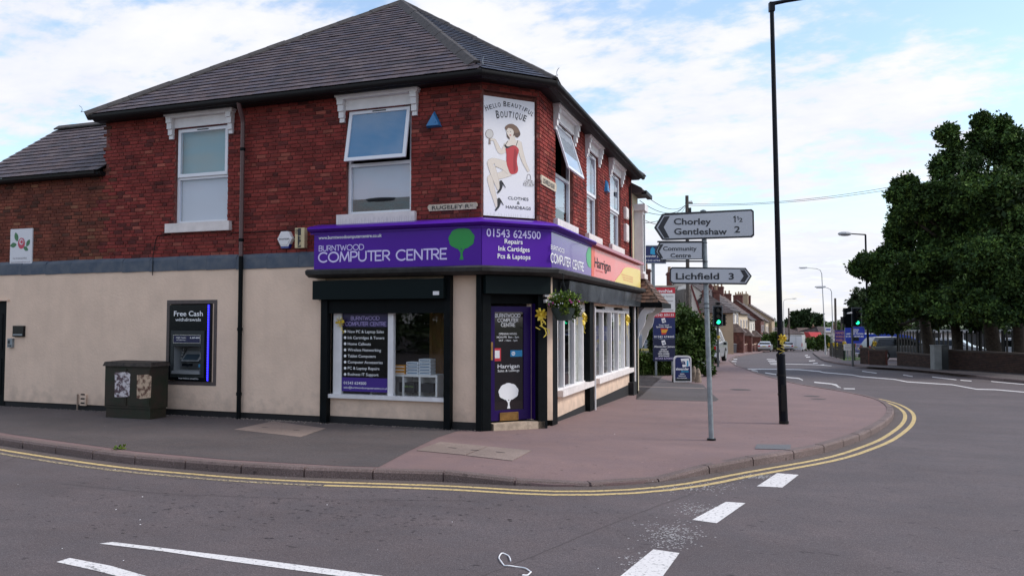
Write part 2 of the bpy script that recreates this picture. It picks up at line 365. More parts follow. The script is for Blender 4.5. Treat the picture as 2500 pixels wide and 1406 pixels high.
def arc_(cx, cy, rx, ry, a0, a1, k=14): return [(cx+rx*math.cos(R(a0+(a1-a0)*i/k)), cy+ry*math.sin(R(a0+(a1-a0)*i/k))) for i in range(k+1)]
GLY = {'C': (.86, [arc_(.5, .5, .5, .5, 48, 312, 20)]), 'O': (1.0, [arc_(.5, .5, .5, .5, 0, 360, 24)]), 'M': (.92, [[(0, 0), (.1, 1), (.46, .12), (.82, 1), (.92, 0)]]), 'P': (.62, [[(0, 0), (0, 1), (.34, 1)]+arc_(.34, .72, .28, .28, 90, -90, 8)+[(.12, .44)]]),
       'U': (.72, [[(0, 1), (0, .36)]+arc_(.36, .36, .36, .36, 180, 360, 10)+[(.72, 1)]]), 'T': (.7, [[(0, 1), (.7, 1)], [(.35, 1), (.35, 0)]]), 'E': (.56, [[(.56, 1), (0, 1), (0, 0), (.56, 0)], [(0, .5), (.48, .5)]]), 'R': (.64, [[(0, 0), (0, 1), (.34, 1)]+arc_(.34, .73, .27, .27, 90, -90, 8)+[(.14, .46)], [(.28, .46), (.64, 0)]]),
       'N': (.7, [[(0, 0), (0, 1), (.7, 0), (.7, 1)]]), 'B': (.6, [[(0, 0), (0, 1), (.32, 1)]+arc_(.32, .76, .22, .24, 90, -90, 7)+[(.05, .52)], [(.32, .52)]+arc_(.32, .26, .28, .26, 90, -90, 7)+[(0, 0)]]), 'W': (1.05, [[(0, 1), (.26, 0), (.52, .85), (.79, 0), (1.05, 1)]]), 'D': (.8, [[(0, 0), (0, 1), (.3, 1)]+arc_(.3, .5, .5, .5, 90, -90, 12)+[(0, 0)]])}
def logo(parent, fr, s, xl, yl, xr, yr, hpx, material, n, wt=.13, gap=.17):
    a = fr.at(xl, yl, n); b = fr.at(xr, yr, n); t = fr.at(xl, yl-hpx, n); h = t[1]-a[1]; x = 0; items = []
    for c in s: g_ = GLY[c]; items.append((x, g_)); x += g_[0]+gap*(.45 if c in 'T' else 1)
    tot = x-gap; sx_ = (b[0]-a[0])/tot; z0 = (a[1]+b[1])/2; hw = wt/2*h; m = MB(); q = 0
    for x0, (w_, st) in items:
        for line in st:
            p = [Vector((a[0]+(x0+u)*sx_, z0+v*h)) for u, v in line]
            for i in range(len(p)-1):
                d = (p[i+1]-p[i]).normalized(); nn = Vector((-d.y, d.x))*hw; e = d*hw*.55; u0, u1 = p[i]-e, p[i+1]+e; y = -n-.00015*(q % 7); q += 1
                m.add([((u0-nn).x, y, (u0-nn).y), ((u1-nn).x, y, (u1-nn).y), ((u1+nn).x, y, (u1+nn).y), ((u0+nn).x, y, (u0+nn).y)], [(0, 1, 2, 3)])
    return m.build('lettering', material, parent, fr)
# ------------------------------------------------------------------ ground: sheet, road, pavements, kerbs
def seg_d(x, y, a, b):
    ax, ay = a; bx, by = b; t = max(0, min(1, ((x-ax)*(bx-ax)+(y-ay)*(by-ay))/((bx-ax)**2+(by-ay)**2)))
    return math.hypot(x-ax-t*(bx-ax), y-ay-t*(by-ay))
def drop(x, y): return max(0., 1-seg_d(x, y, (-2.66, 8.84), (-1.35, 9.7))/1.0)
def ped(x, y): return g(y)-.085*drop(x, y)
def drape(poly, off, name, material, fine=None, parent=None, kind=None, zf=None, skirt=0):
    bm = bmesh.new(); vs = [bm.verts.new((p[0], p[1], 0)) for p in poly]
    bm.faces.new(vs); bmesh.ops.triangulate(bm, faces=bm.faces[:])
    ys = [p[1] for p in poly]; xs = [p[0] for p in poly]
    cuts = [((0, y, 0), (0, 1, 0)) for y in TY if min(ys) < y < max(ys)]
    if fine:
        a, b, c, d, st = fine; k = a
        while k <= b:
            cuts.append(((k, 0, 0), (1, 0, 0))); k += st
        k = c
        while k <= d:
            cuts.append(((0, k, 0), (0, 1, 0))); k += st
    for co, no in cuts: bmesh.ops.bisect_plane(bm, geom=bm.verts[:]+bm.edges[:]+bm.faces[:], plane_co=co, plane_no=no)
    for v in bm.verts: v.co.z = (zf or (lambda x, y: g(y)))(v.co.x, v.co.y)+off
    bmesh.ops.recalc_face_normals(bm, faces=bm.faces[:])
    if bm.faces and sum(f.normal.z for f in bm.faces) < 0: bmesh.ops.reverse_faces(bm, faces=bm.faces[:])
    if skirt:
        ed = [e for e in bm.edges if len(e.link_faces) == 1]; r = bmesh.ops.extrude_edge_only(bm, edges=ed)
        for v in r['geom']:
            if isinstance(v, bmesh.types.BMVert): v.co.z -= skirt
    me = bpy.data.meshes.new(name); bm.to_mesh(me); bm.free(); me.materials.append(material)
    return place(me, name, parent, kind=kind)
RD = -.11
gs = MB(); xs = [-1500, -300, -60, 0, 60, 300, 1500]; ysr = [-400]+[t for t in TY if t > -400]
vs = [(x, y, g(y)-.22) for y in ysr for x in xs]; nx = len(xs)
gs.add(vs, [(j*nx+i, j*nx+i+1, (j+1)*nx+i+1, (j+1)*nx+i) for j in range(len(ysr)-1) for i in range(nx-1)])
gs.build('ground', grass_m, kind='structure')
KL = [(-40, 14), (-22, 11.2), (-15.5, 9.75), (-11.93, 8.97), (-8.81, 8.42), (-7.12, 8.34), (-6.31, 8.36), (-5.42, 8.47), (-4.56, 8.65), (-3.68, 8.80), (-2.66, 8.90), (-1.89, 9.22), (-1.27, 9.78), (-.65, 10.68), (-.08, 11.45), (.46, 12.25), (.94, 13.37), (1.54, 15.11), (2.25, 18.0), (2.65, 20.8), (2.62, 23.2), (1.95, 25.4), (.69, 28.2), (-.7, 33.5), (-1.9, 40.5), (-2.8, 50), (-3.1, 62), (-2.95, 80), (-2.5, 100), (-1.9, 118), (-.3, 140), (4, 170), (14, 200)]
KR = [(60, 6), (35, 14), (20, 21), (12.5, 27.5), (8.66, 32.95), (7.25, 37.0), (5.9, 41), (4.4, 44.6), (3.3, 51), (3.0, 58), (3.4, 72), (4.3, 100), (5.7, 128), (10, 158), (24, 195)]
KLs = spline(KL[:24], 6, False)+KL[24:]; KRs = spline(KR, 4, False)
drape([(-60, -60), (60, -60)]+KRs+KL[::-1]+[(-60, 14)], RD, 'road', road_m, kind='structure')
pav = drape(KLs+[(0, 215), (-60, 215), (-60, 14)], 0, 'pavement', pave_m, fine=(-4.5, .5, 8, 12, .25), zf=ped, skirt=.2, kind='structure')
drape(KRs+[(60, 215), (200, 215), (200, 6)], 0, 'pavement_far_side', ground_mat('grey_pink_tarmac', (.13, .1, .1), .12, .3), skirt=.2, kind='structure')
# kerb stones as parts of the kerb
def resample(pts, step):
    out = [pts[0]]; acc = 0; last = Vector(pts[0])
    for p in pts[1:]:
        p = Vector(p)
        while (p-last).length+acc >= step:
            q = last+(p-last).normalized()*(step-acc); out.append(tuple(q)); last = q; acc = 0
        acc += (p-last).length; last = p
    return out
def kerb(name, line, a, b, side):
    root = bpy.data.objects.new(name, None); COL.objects.link(root); root['kind'] = 'structure'; WM[root.name] = Matrix.Identity(4)
    q = resample(line, .915)[a:b]
    for i in range(len(q)-1):
        p0, p1 = Vector(q[i]), Vector(q[i+1]); t = (p1-p0).normalized(); nrm = Vector((-t.y, t.x))*side
        ga = .011; m = MB(); p0, p1 = p0+t*ga, p1-t*ga; j = random.uniform(-.004, .005)
        def z(p): return ped(p.x, p.y)+.012+j
        f0, f1, b0, b1 = p0-nrm*.03, p1-nrm*.03, p0+nrm*.115, p1+nrm*.115
        f0t, f1t = p0-nrm*.008, p1-nrm*.008; cz = .03
        vs = [(*f0, g(p0.y)-.3), (*f1, g(p1.y)-.3), (*b1, g(p1.y)-.3), (*b0, g(p0.y)-.3), (*f0, z(p0)-cz), (*f1, z(p1)-cz), (*b1, z(p1)), (*b0, z(p0)), (*f0t, z(p0)), (*f1t, z(p1))]
        fs = [(0, 1, 5, 4), (4, 5, 9, 8), (8, 9, 6, 7), (1, 2, 6, 9, 5), (0, 4, 8, 7, 3), (2, 3, 7, 6)]
        if side < 0: fs = [f[::-1] for f in fs]
        m.add(vs, fs); m.build('kerb_stone', kerb_m, root)
kerb('kerb', KLs, 20, 110, 1)
kerb('kerb_far_side', KRs, 40, 100, -1)
# dark resurfaced strips, then a strip of painted tree shade
drape([(-40, 14.6), (-22, 11.9), (-15.5, 10.1), (-11.93, 9.25), (-8.81, 8.68), (-7.1, 8.58), (-5.4, 8.7), G(925, 1140), G(1000, 1100), G(1068, 1068), (-5.2, 12.5), (-22, 12.5), (-40, 15)], .004, 'pavement_dark_strip', dark_m, kind='structure')
drape([G(1553, 975), G(1745, 980), G(1755, 975), G(1715, 938), G(1640, 930), G(1560, 912), (-4.3, 31)], .004, 'forecourt_asphalt', dark_m, kind='structure')
drape([G(1557, 943), G(1720, 947.5), G(1720, 949), G(1557, 944.5)], .008, 'forecourt_line', cover_m, kind='structure')
drape([G(2080, 893), G(2190, 899), G(2330, 912), G(2500, 927), G(2500, 912), G(2330, 898), G(2200, 892)], .004, 'pavement_painted_shade', dark_m, kind='structure')  # tree shade on the far pavement, painted as a sheet of darker tarmac
# road paint
def off_line(line, d0, d1, a, b):
    q = resample(line, .4)[a:b]; L_, R_ = [], []
    for i, p in enumerate(q):
        t = (Vector(q[min(i+1, len(q)-1)])-Vector(q[max(0, i-1)])).normalized(); nn = Vector((t.y, -t.x))
        L_.append(tuple(Vector(p)+nn*d0)); R_.append(tuple(Vector(p)+nn*d1))
    return L_, R_
def strip(name, line, d0, d1, a, b, m, z=RD+.004):
    L_, R_ = off_line(line, d0, d1, a, b); mb = MB()
    mb.add([(p[0], p[1], g(p[1])+z) for p in L_+R_], [(i, len(L_)+i, len(L_)+i+1, i+1) for i in range(len(L_)-1)])
    return mb.build(name, m, kind='structure')
q = resample(KLs, .4); iy = max(i for i, p in enumerate(q) if p[0] < 2.9 and p[1] < 25.2)
ia = max(i for i, p in enumerate(q) if p[0] < -5.3 and p[1] < 12)
strip('yellow_line', KLs, .22, .30, 20, iy, yel_m); strip('yellow_line', KLs, .40, .48, ia, iy, yel_m); strip('yellow_line', KLs, .40, .48, 20, ia+1, yelw_m)
strip('gutter_dirt', KLs, .02, .20, 15, iy+14, ground_mat('gutter_grit', (.13, .1, .092), .15, .6), RD+.003)
def gp(pts, name, m, off=RD+.004): return drape([G(*p, RD) for p in pts], off, name, m, kind='structure')
gp([(243, 1327), (275, 1323), (600, 1362), (935, 1406), (900, 1420), (840, 1408), (560, 1370), (400, 1346)], 'white_line', whl_m)
gp([(138, 1372), (170, 1362), (270, 1381), (370, 1410), (300, 1410), (230, 1392)], 'white_line', whl_m)
gp([(1848, 1187), (1910, 1190), (1950, 1159), (1897, 1155)], 'give_way_mark', whl_m)
gp([(1690, 1269), (1750, 1277), (1820, 1228), (1772, 1225)], 'give_way_mark', whl_m)
gp([(1515, 1406), (1505, 1425), (1605, 1425), (1659, 1350), (1595, 1341)], 'give_way_mark', whl_m)
fl_ = MB()
for px, py, rx, ry, k in ((1690, 1190, 120, 14, 260), (1855, 1163, 45, 6, 260), (1640, 1305, 70, 32, 420), (1700, 1243, 60, 16, 200), (1565, 1370, 50, 26, 90)):
    for i in range(k):
        p = G(px+random.gauss(0, rx*.5), py+random.gauss(0, ry*.5), RD)
        if p[1] < 9.9 or p[0] > -.6: a = random.uniform(0, 3.1); q_ = random.uniform(.004, .012); c_, s_ = math.cos(a)*q_, math.sin(a)*q_; fl_.add([(p[0]-c_, p[1]-s_, RD+.003), (p[0]+s_, p[1]-c_, RD+.003), (p[0]+c_*1.4, p[1]+s_*1.2, RD+.003), (p[0]-s_, p[1]+c_, RD+.003)], [(0, 1, 2, 3)])
fl_.build('worn_paint_flecks', mat('worn_paint', (.42, .40, .40), .8), kind='structure')
def pl(pts, wpx, name='white_line'):
    up_ = [(x, y-wpx/2) for x, y in pts]; dn = [(x, y+wpx/2) for x, y in pts][::-1]
    gp(up_+dn, name, whl_m)
pl([(1811, 900.5), (1890, 901), (1950, 902), (2000, 906.5), (2010, 909), (2080, 915), (2100, 919), (2185, 926), (2215, 932), (2325, 939), (2385, 950), (2430, 951), (2500, 957), (2700, 977)], 1.7)
pl([(1812, 902), (1846, 905), (1850, 907.5)], 1.6); pl([(1868, 910), (1895, 914)], 1.8); pl([(1920, 921), (1950, 923.5), (1960, 928)], 2.0)
pl([(1988, 933), (2030, 937), (2052, 946)], 2.2); gp([(2030, 936), (2042, 938), (2054, 947), (2046, 946)], 'white_line', whl_m); pl([(2060, 948.5), (2087, 949)], 1.8)
for k in range(4):
    pl([(1778+k*1.5, 876+k*5.5), (1800-k*2, 876.8+k*5.5)], 1.5, 'hatch_mark')
    pl([(1872+k*3, 877+k*4), (1892+k*4, 878+k*4)], 1.3, 'hatch_mark')
for a in ((1965, 868, 1972), (1968, 872, 1978), (1975, 881, 1990), (1985, 887, 1996), (2002, 891, 2012)): pl([(a[0], a[1]), (a[2], a[1]-1)], 1.5, 'hatch_mark')
pl([(1900, 888), (1990, 890), (2030, 893)], 1.0, 'stop_line')
for a in ((2105, 906, 2140, 911), (2205, 915, 2228, 919), (2276, 920, 2335, 927), (2345, 928, 2372, 930)): pl([(a[0], a[1]), (a[2], a[3])], 1.6, 'dash_mark')
pl([(2420, 931), (2500, 938)], 1.4, 'edge_line')
# iron and concrete covers set in the pavement
def cover(pts, keys, label, m=cover_m, off=.009):
    o = drape([G(*p) for p in pts], off, 'inspection_cover', m, skirt=.006)
    tag(o, label, 'manhole cover')
    for k in keys:
        c = G(*k); v = [(c[0]-.07, c[1]-.012), (c[0]+.07, c[1]-.03), (c[0]+.07, c[1]-.005), (c[0]-.07, c[1]+.013)]
        drape(v, off+.003, 'lifting_slot', plinth_m, parent=o)
cover([(572, 1049), (665, 1029), (795, 1046), (733, 1067)], [(648, 1044), (725, 1051)], 'diamond shaped concrete cover in the dark pavement below the black pilaster')
cover([(1017, 1100), (1075, 1079), (1190, 1090), (1135, 1111)], [(1105, 1094)], 'left half of the long concrete cover pair in the pavement before the purple door')
cover([(1138, 1112), (1192, 1090.5), (1298, 1100), (1250, 1125)], [(1160, 1100), (1222, 1105)], 'right half of the long concrete cover pair in the pavement before the purple door')
cover([(1843, 1096), (1848, 1085), (1931, 1086), (1930, 1098)], [], 'thin grey rectangular cover in the pink pavement near the kerb', dark_m and ground_mat('grey_cover', (.15, .15, .16), .1, .3))
for i, (a, b, rr) in enumerate(((1808, 951, .32), (1982, 967, .22), (1998, 974, .2))):
    c = G(a, b); o = drape(circ(c[0], c[1], rr, rr*.9), .005, 'round_cover', dark_m)
    tag(o, ['dark round cover in pink pavement behind the grey sign post', 'small round dark cover right of the black lamp column', 'second small dark cover nearest the kerb, right of the black lamp column'][i], 'manhole cover')
# strap lying on the road
st = MB(); pts = [G(*p, RD) for p in spline([(1247, 1371), (1240, 1356), (1225, 1353), (1218, 1363), (1228, 1378), (1240, 1383), (1270, 1385), (1290, 1393), (1297, 1398), (1288, 1404), (1275, 1407)], 4, False)]
st.tube([(p[0], p[1], RD+.008+.004*math.sin(i)) for i, p in enumerate(pts)], .0055, 5)
tag(st.build('packing_strap', white), 'white plastic packing strap curled on the road at the bottom of the picture', 'strap')
def seam(pts, w_, name, m_):
    q = [G(*p, RD) for p in spline(pts, 6, False)]; mb = MB(); n = len(q); A, Bq = [], []
    for i, p in enumerate(q):
        t = (Vector(q[min(i+1, n-1)])-Vector(q[max(0, i-1)])).normalized(); ww = w_*random.uniform(.4, 1.2); j = random.uniform(-.01, .01); A.append((p[0]-t.y*(ww+j), p[1]+t.x*(ww+j), RD+.0022)); Bq.append((p[0]+t.y*(ww-j), p[1]-t.x*(ww-j), RD+.0022))
    mb.add(A+Bq, [(i, n+i, n+i+1, i+1) for i in range(n-1)]); mb.build(name, m_, kind='structure')
sm_ = mat('tar_seam', (.075, .06, .062), .8); 
seam([(0, 1128), (35, 1118), (20, 1104)], .012, 'tar_seam', sm_); seam([(1180, 1404), (1330, 1345), (1500, 1275), (1660, 1215), (1800, 1172)], .006, 'tar_seam', sm_)
seam([(150, 1180), (420, 1205), (800, 1218), (1150, 1222)], .005, 'tar_seam', sm_)
pit = MB()
for k in range(420):
    px, py = random.gauss(820, 420), random.gauss(1238, 34); p = G(px, py, RD)
    if p[1] > 8.1: continue
    a = random.uniform(.006, .03); b = a*random.uniform(.3, .6); pit.add([(p[0]-a, p[1], RD+.0025), (p[0], p[1]-b, RD+.0025), (p[0]+a, p[1]+b*.3, RD+.0025), (p[0]+a*.2, p[1]+b, RD+.0025)], [(0, 1, 2, 3)])
pit.build('asphalt_pits', mat('asphalt_pit', (.035, .028, .03), .95), kind='structure')
grt = MB()
for k in range(900):
    x = random.uniform(-17, -4.9); t_ = abs(random.gauss(0, .10)); y = 12.27-t_-.02
    if random.random() < .35: x = random.gauss(-8.7, .7)
    q_ = random.uniform(.003, .010); grt.ball((x, y, .009), q_, 4, sc=(1.3, 1, .5))
for k in range(350):
    y = random.uniform(13.2, 22); x = -4.0+abs(random.gauss(0, .07)); q_ = random.uniform(.003, .009); grt.ball((x, y, g(y)+.004), q_, 4, sc=(1, 1.3, .5))
tag(grt.build('wall_foot_grit', mat('pale_grit', (.34, .28, .24), .9), kind='stuff'), 'pale grit and plaster crumbs along the foot of the walls', 'grit')
lit = MB()
for i in range(20):
    a = random.uniform(0, 1700); b = random.uniform(1020, 1400); p = G(a, b, RD); s_ = random.uniform(.003, .007)
    onp = p[1] > 8.6 and p[0] < 0; lit.ball((p[0], p[1], (ped(*p)+.004 if onp else RD+.004)), s_, 5, sc=(1, 1.4, .4))
tag(lit.build('litter_specks', white, kind='stuff'), 'tiny white specks of litter on the road and pavement', 'litter')

# ------------------------------------------------------------------ the corner building
CX, CY, CC = -4.85, 12.3, .815
FA = Frame(CX, CY, 0); FC = Frame(CX, CY, R(45)); FB = Frame(CX+CC, CY+CC, R(90))
LC = CC*math.sqrt(2); LB = 9.35; AL = -12.35; AM = -8.62
B = thing('corner_building', 'red brick two storey corner building with cream rendered ground floor, slate pyramid roof and shopfront', 'building', FA)
def wall_holes(m, x0, x1, z0, z1, holes, y0, y1):
    X = sorted({x0, x1}|{min(max(h[i], x0), x1) for h in holes for i in (0, 1)}); Z = sorted({z0, z1}|{min(max(h[i], z0), z1) for h in holes for i in (2, 3)})
    for i in range(len(X)-1):
        j = 0
        while j < len(Z)-1:
            cx = (X[i]+X[i+1])/2
            def solid(k): cz = (Z[k]+Z[k+1])/2; return not any(h[0] < cx < h[1] and h[2] < cz < h[3] for h in holes)
            if not solid(j): j += 1; continue
            k = j
            while k < len(Z)-1 and solid(k): k += 1
            m.box(X[i], X[i+1], y0, y1, Z[j], Z[k]); j = k
    return m
ZT = 6.17
a = FA.at(421, 542); b_ = FA.at(550, 305)
W1 = (FA.fx(421), FA.fx(550), 3.87, 5.83); W2 = (FA.fx(843), FA.fx(1001), 3.87, 5.83)
WB = [(FB.fx(1357), FB.fx(1400), 3.87, 5.83), (FB.fx(1434), FB.fx(1460.5), 3.87, 5.83), (FB.fx(1491), FB.fx(1516.5), 3.87, 5.83)]
pa = FC.at(1181, 233, -.03); pb = FC.at(1305, 537, -.03)
PS = (pa[0]-.035, pb[0]+.035, 3.4, pa[1]+.10)
wall_holes(MB(), AL, -.0, 3.1, ZT, [W1, W2, (AL-1, AM, 5.0, 9)], .012, .26).build('upper_wall', mortar, B, FA)
wall_holes(MB(), .0, LC, 3.1, ZT, [PS], .012, .10).box(PS[0]-.01, PS[1]+.01, .105, .25, 3.1, ZT).build('upper_wall', mortar, B, FC)
wall_holes(MB(), .0, LB, 3.1, ZT, WB, .012, .26).build('upper_wall', mortar, B, FB)
# --- bricks one by one
bvar = [(.245, .042, .036), (.26, .046, .038), (.225, .038, .033), (.275, .052, .042), (.205, .036, .032), (.24, .046, .038), (.25, .042, .036), (.14, .032, .03), (.11, .028, .026), (.19, .036, .032), (.31, .085, .062), (.22, .042, .036)]
def bcol(ext=False):
    r = random.random(); c = bvar[random.randrange(7)] if r < .72 else bvar[random.choice((7, 7, 8, 9, 10, 11, 4))]
    if ext: c = (c[0]*.78+.004, c[1]*1.25+.003, c[2]*1.0)
    j = random.uniform(.85, 1.12); return tuple(v*j for v in c)
def brick_box(m, cx, cz, w_, h_, d, c):
    b = .004; x0, x1, z0, z1 = cx-w_/2, cx+w_/2, cz-h_/2, cz+h_/2
    v = [(x0, .02, z0), (x1, .02, z0), (x1, .02, z1), (x0, .02, z1), (x0+b, -d, z0+b), (x1-b, -d, z0+b), (x1-b, -d, z1-b), (x0+b, -d, z1-b)]
    m.add(v, [(4, 5, 6, 7), (0, 1, 5, 4), (1, 2, 6, 5), (2, 3, 7, 6), (3, 0, 4, 7)], c)
blist = []
def bricks(fr, x0, x1, z0, z1, holes, extf=None, zmax=None):
    row = 0; z = z0+.0375
    while z < z1-.02:
        x = x0+(0 if row % 2 else .055)-.05; k = row*2
        while x < x1:
            hd = (k % 3 == 2) if row % 2 else (k % 5 == 4); w_ = .1025 if hd else .215; k += 1
            a_, b2 = max(x, x0+.002), min(x+w_, x1-.002)
            segs = [(a_, b2)]
            for h in holes:
                if h[2] < z+.02 and h[3] > z-.02:
                    ns = []
                    for s0, s1 in segs:
                        if s1 <= h[0] or s0 >= h[1]: ns.append((s0, s1))
                        else:
                            if s0 < h[0]: ns.append((s0, h[0]-.002))
                            if s1 > h[1]: ns.append((h[1]+.002, s1))
                    segs = ns
            for s0, s1 in segs:
                if s1-s0 > .03 and not (extf and extf((s0+s1)/2, z)):
                    blist.append((fr, (s0+s1)/2, z+random.uniform(-.0015, .0015), s1-s0, .065, random.uniform(.000, .006), bcol(fr is FA and (s0+s1)/2 < AM+random.uniform(-.3, .3))))
            x += w_+.010
        z += .075; row += 1
bricks(FA, AL, 0, 3.19, ZT, [W1, W2], lambda x, z: x < AM and z > 4.98)
bricks(FC, 0, LC, 3.58, ZT, [PS]); bricks(FB, 0, LB, 3.58, ZT, WB)
def bdist(t): p = t[0].M @ Vector((t[1], 0, t[2])); return (p-Vector((0, 0, H))).length/max(.15, abs((t[0].M.to_3x3() @ Vector((0, -1, 0))).dot((Vector((0, 0, H))-p).normalized()))*t[3]/.215)
blist.sort(key=bdist)
proto = {}
for t in blist[:300]:
    key = (round(t[3], 2), random.randrange(14))
    if key not in proto:
        m = MB(); brick_box(m, 0, 0, t[3], t[4], t[5], bcol()); proto[key] = m.mesh('brick', brick_m, colors=True)
    place(proto[key], 'brick', B, t[0].M @ Matrix.Translation((t[1], 0, t[2])))
for fr in (FA, FC, FB):
    m = MB()
    for t in blist[300:]:
        if t[0] is fr: brick_box(m, *t[1:])
    m.build('brickwork', brick_m, B, fr, colors=True, kind='stuff')
# --- rendered ground floor
XP1a, XP1b = FA.fx(783, .12), FA.fx(800, .12); XP2a, XP2b = FA.fx(1083, .12), FA.fx(1100, .12)
SW = (XP1b+.02, XP2a-.02, .52, 2.3)
DO = (FA.fx(-60), FA.fx(20), -.1, 2.33)
AT = (FA.fx(415, .05), FA.fx(519, .05), .66, 2.26)
m = wall_holes(MB(), AL, XP1a+.05, .12, 2.93, [DO, AT], -.045, .25); m.build('rendered_wall', cream, B, FA)
wall_holes(MB(), XP1a+.05, -.0, .10, 2.72, [SW], 0, .25).build('rendered_wall', cream, B, FA)
m = wall_holes(MB(), AL, -.05, -.3, .13, [DO], -.02, .24); m.build('plinth', plinth_m, B, FA)
# lead flashing
m = MB()
segs = [AL+i*.72 for i in range(int((XP1a-AL)/.72)+1)]+[XP1a+.02]
for i in range(len(segs)-1):
    x0, x1 = segs[i], segs[i+1]-.004; w0 = .012*math.sin(i*1.7)
    fl = MB(); fl.hexa([(x0, -.066, 2.90+w0*.5), (x1, -.064, 2.91), (x1, .0, 2.91), (x0, .0, 2.90), (x0, -.058, 3.12+w0), (x1, -.058, 3.13), (x1, .0, 3.2), (x0, .0, 3.2+w0)])
    fl.build('lead_flashing', lead_m, B, FA)
# facade B lower
B1 = (FB.fx(1362, .02), FB.fx(1439, .02), .5, 2.22); B2 = (FB.fx(1453, .02), FB.fx(1538, .02), .5, 2.22)
wall_holes(MB(), 0, LB, .02, 2.72, [B1, B2], 0, .25).build('rendered_wall', cream, B, FB)
MB().box(.0, LB, .015, .24, -.8, .02).build('plinth', plinth_m, B, FB)
for x0, x1 in ((0.05, B2[1]-1.2),): MB().hexa([(x0, -.012, -.5), (LB, -.012, -.6), (LB, .01, -.6), (x0, .01, -.5), (x0, -.012, .02), (LB, -.012, .06), (LB, .01, .06), (x0, .01, .02)]).build('plinth', plinth_m, B, FB)
MB().box(LB-.75, LB-.25, -.16, -.013, -.6, .12).build('plinth_block', plinth_m, B, FB)
# walls at the back and left so the building is solid
mm = MB(); mm.box(AL, AL+.25, .26, 6.0, -.3, 5.0); mm.box(AM, AM+.25, .26, 9.8, 2.8, ZT); mm.box(AM, CC-.3, 9.9, 10.1, -.3, ZT); mm.box(AL, AM, 5.8, 6.0, -.3, 5.0); mm.box(CC-9+.2, CC, 10.12, 10.16, -.3, ZT)
mm.build('rear_wall', mortar, B, FA)
MB().add([(AL, .2, 5.0), (AL, 5.9, 5.0), (AL, 2.4, 6.75)], [(0, 1, 2), (2, 1, 0)]).build('gable', mortar, B, FA)
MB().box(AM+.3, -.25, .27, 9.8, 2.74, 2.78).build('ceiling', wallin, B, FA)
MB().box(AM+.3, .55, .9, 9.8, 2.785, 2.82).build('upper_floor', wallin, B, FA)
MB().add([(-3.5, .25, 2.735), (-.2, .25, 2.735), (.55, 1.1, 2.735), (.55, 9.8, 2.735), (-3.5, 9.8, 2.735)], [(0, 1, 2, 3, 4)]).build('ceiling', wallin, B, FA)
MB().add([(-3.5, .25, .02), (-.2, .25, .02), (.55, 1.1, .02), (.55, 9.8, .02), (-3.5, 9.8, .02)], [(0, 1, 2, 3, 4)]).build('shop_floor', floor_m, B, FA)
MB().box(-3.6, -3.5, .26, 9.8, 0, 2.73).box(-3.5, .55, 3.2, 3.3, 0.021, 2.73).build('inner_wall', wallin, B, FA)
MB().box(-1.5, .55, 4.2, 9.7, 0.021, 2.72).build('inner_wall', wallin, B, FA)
# shopfront timber
def px_box(fr, pxl, pxr, n0, n1, z0, z1, name, m_, par=B): return MB().box(fr.fx(pxl, n1), fr.fx(pxr, n1), -n1, -n0, z0, z1).build(name, m_, par, fr)
px_box(FA, 783, 799, -.05, .13, -.15, 2.32, 'pilaster', blackp); px_box(FA, 1083.5, 1099, -.05, .13, -.15, 2.70, 'pilaster', blackp)
MB().box(FA.fx(1162, .1), .04, -.10, .0, -.15, 2.70).build('pilaster', blackp, B, FA)
px_box(FC, 1178, 1199, -.2, .08, -.15, 2.70, 'door_post', blackp); px_box(FC, 1314, 1336, -.2, .1, -.15, 2.70, 'door_post', blackp)
px_box(FB, 1348, 1361, -.1, .12, -.35, 2.70, 'pilaster', blackp); px_box(FB, 1440, 1450, -.1, .12, -.35, 2.5, 'pilaster', blackp)
MB().box(LB-.55, LB-.3, -.10, .0, -.5, 2.5).build('pilaster', blackp, B, FB)
wall_holes(MB(), .02, LC-.02, -.1, 2.72, [(FC.fx(1198), FC.fx(1313), .11, 2.2)], .08, .25).build('rendered_wall', blackp, B, FC)
px_box(FC, 1335, 1349, -.05, .012, .1, 2.7, 'rendered_pier', cream)
# shutter boxes
z1_ = FA.at(1000, 681, .24)[1]; z0_ = FA.at(1000, 729, .24)[1]
MB().box(FA.fx(762, .26), FA.fx(1082, .26), -.26, .0, z0_, z1_).build('shutter_box', mat('shutter_green_black', (.003, .008, .009), .5, spec=.12), B, FA)
MB().box(FA.fx(790, .1), XP2a, -.1, .02, 2.03, z0_).build('shutter_rail', blackp, B, FA)
MB().box(FC.fx(1186, .2), FC.fx(1345, .2), -.2, .07, FC.at(1250, 717, .2)[1], 2.68).build('shutter_box', MATS['shutter_green_black'], B, FC)
sm = mat('shutter_metal', (.16, .18, .20), .25, metal=.3, col2=(.04, .045, .05), scale=.9)
cuts = [FB.fx(p, .28) for p in (1389, 1466, 1514, 1558)]; cuts[-1] = LB-.02
for i in range(3):
    MB().hexa([(cuts[i]+.005, -.24, 2.30), (cuts[i+1]-.005, -.24, 2.30), (cuts[i+1]-.005, 0, 2.30), (cuts[i]+.005, 0, 2.30), (cuts[i]+.005, -.30, 2.66), (cuts[i+1]-.005, -.30, 2.66), (cuts[i+1]-.005, 0, 2.66), (cuts[i]+.005, 0, 2.66)]).build('shutter_box', sm, B, FB)
MB().box(.15, cuts[0], -.1, .0, 2.2, 2.7).build('shutter_rail', blackp, B, FB)
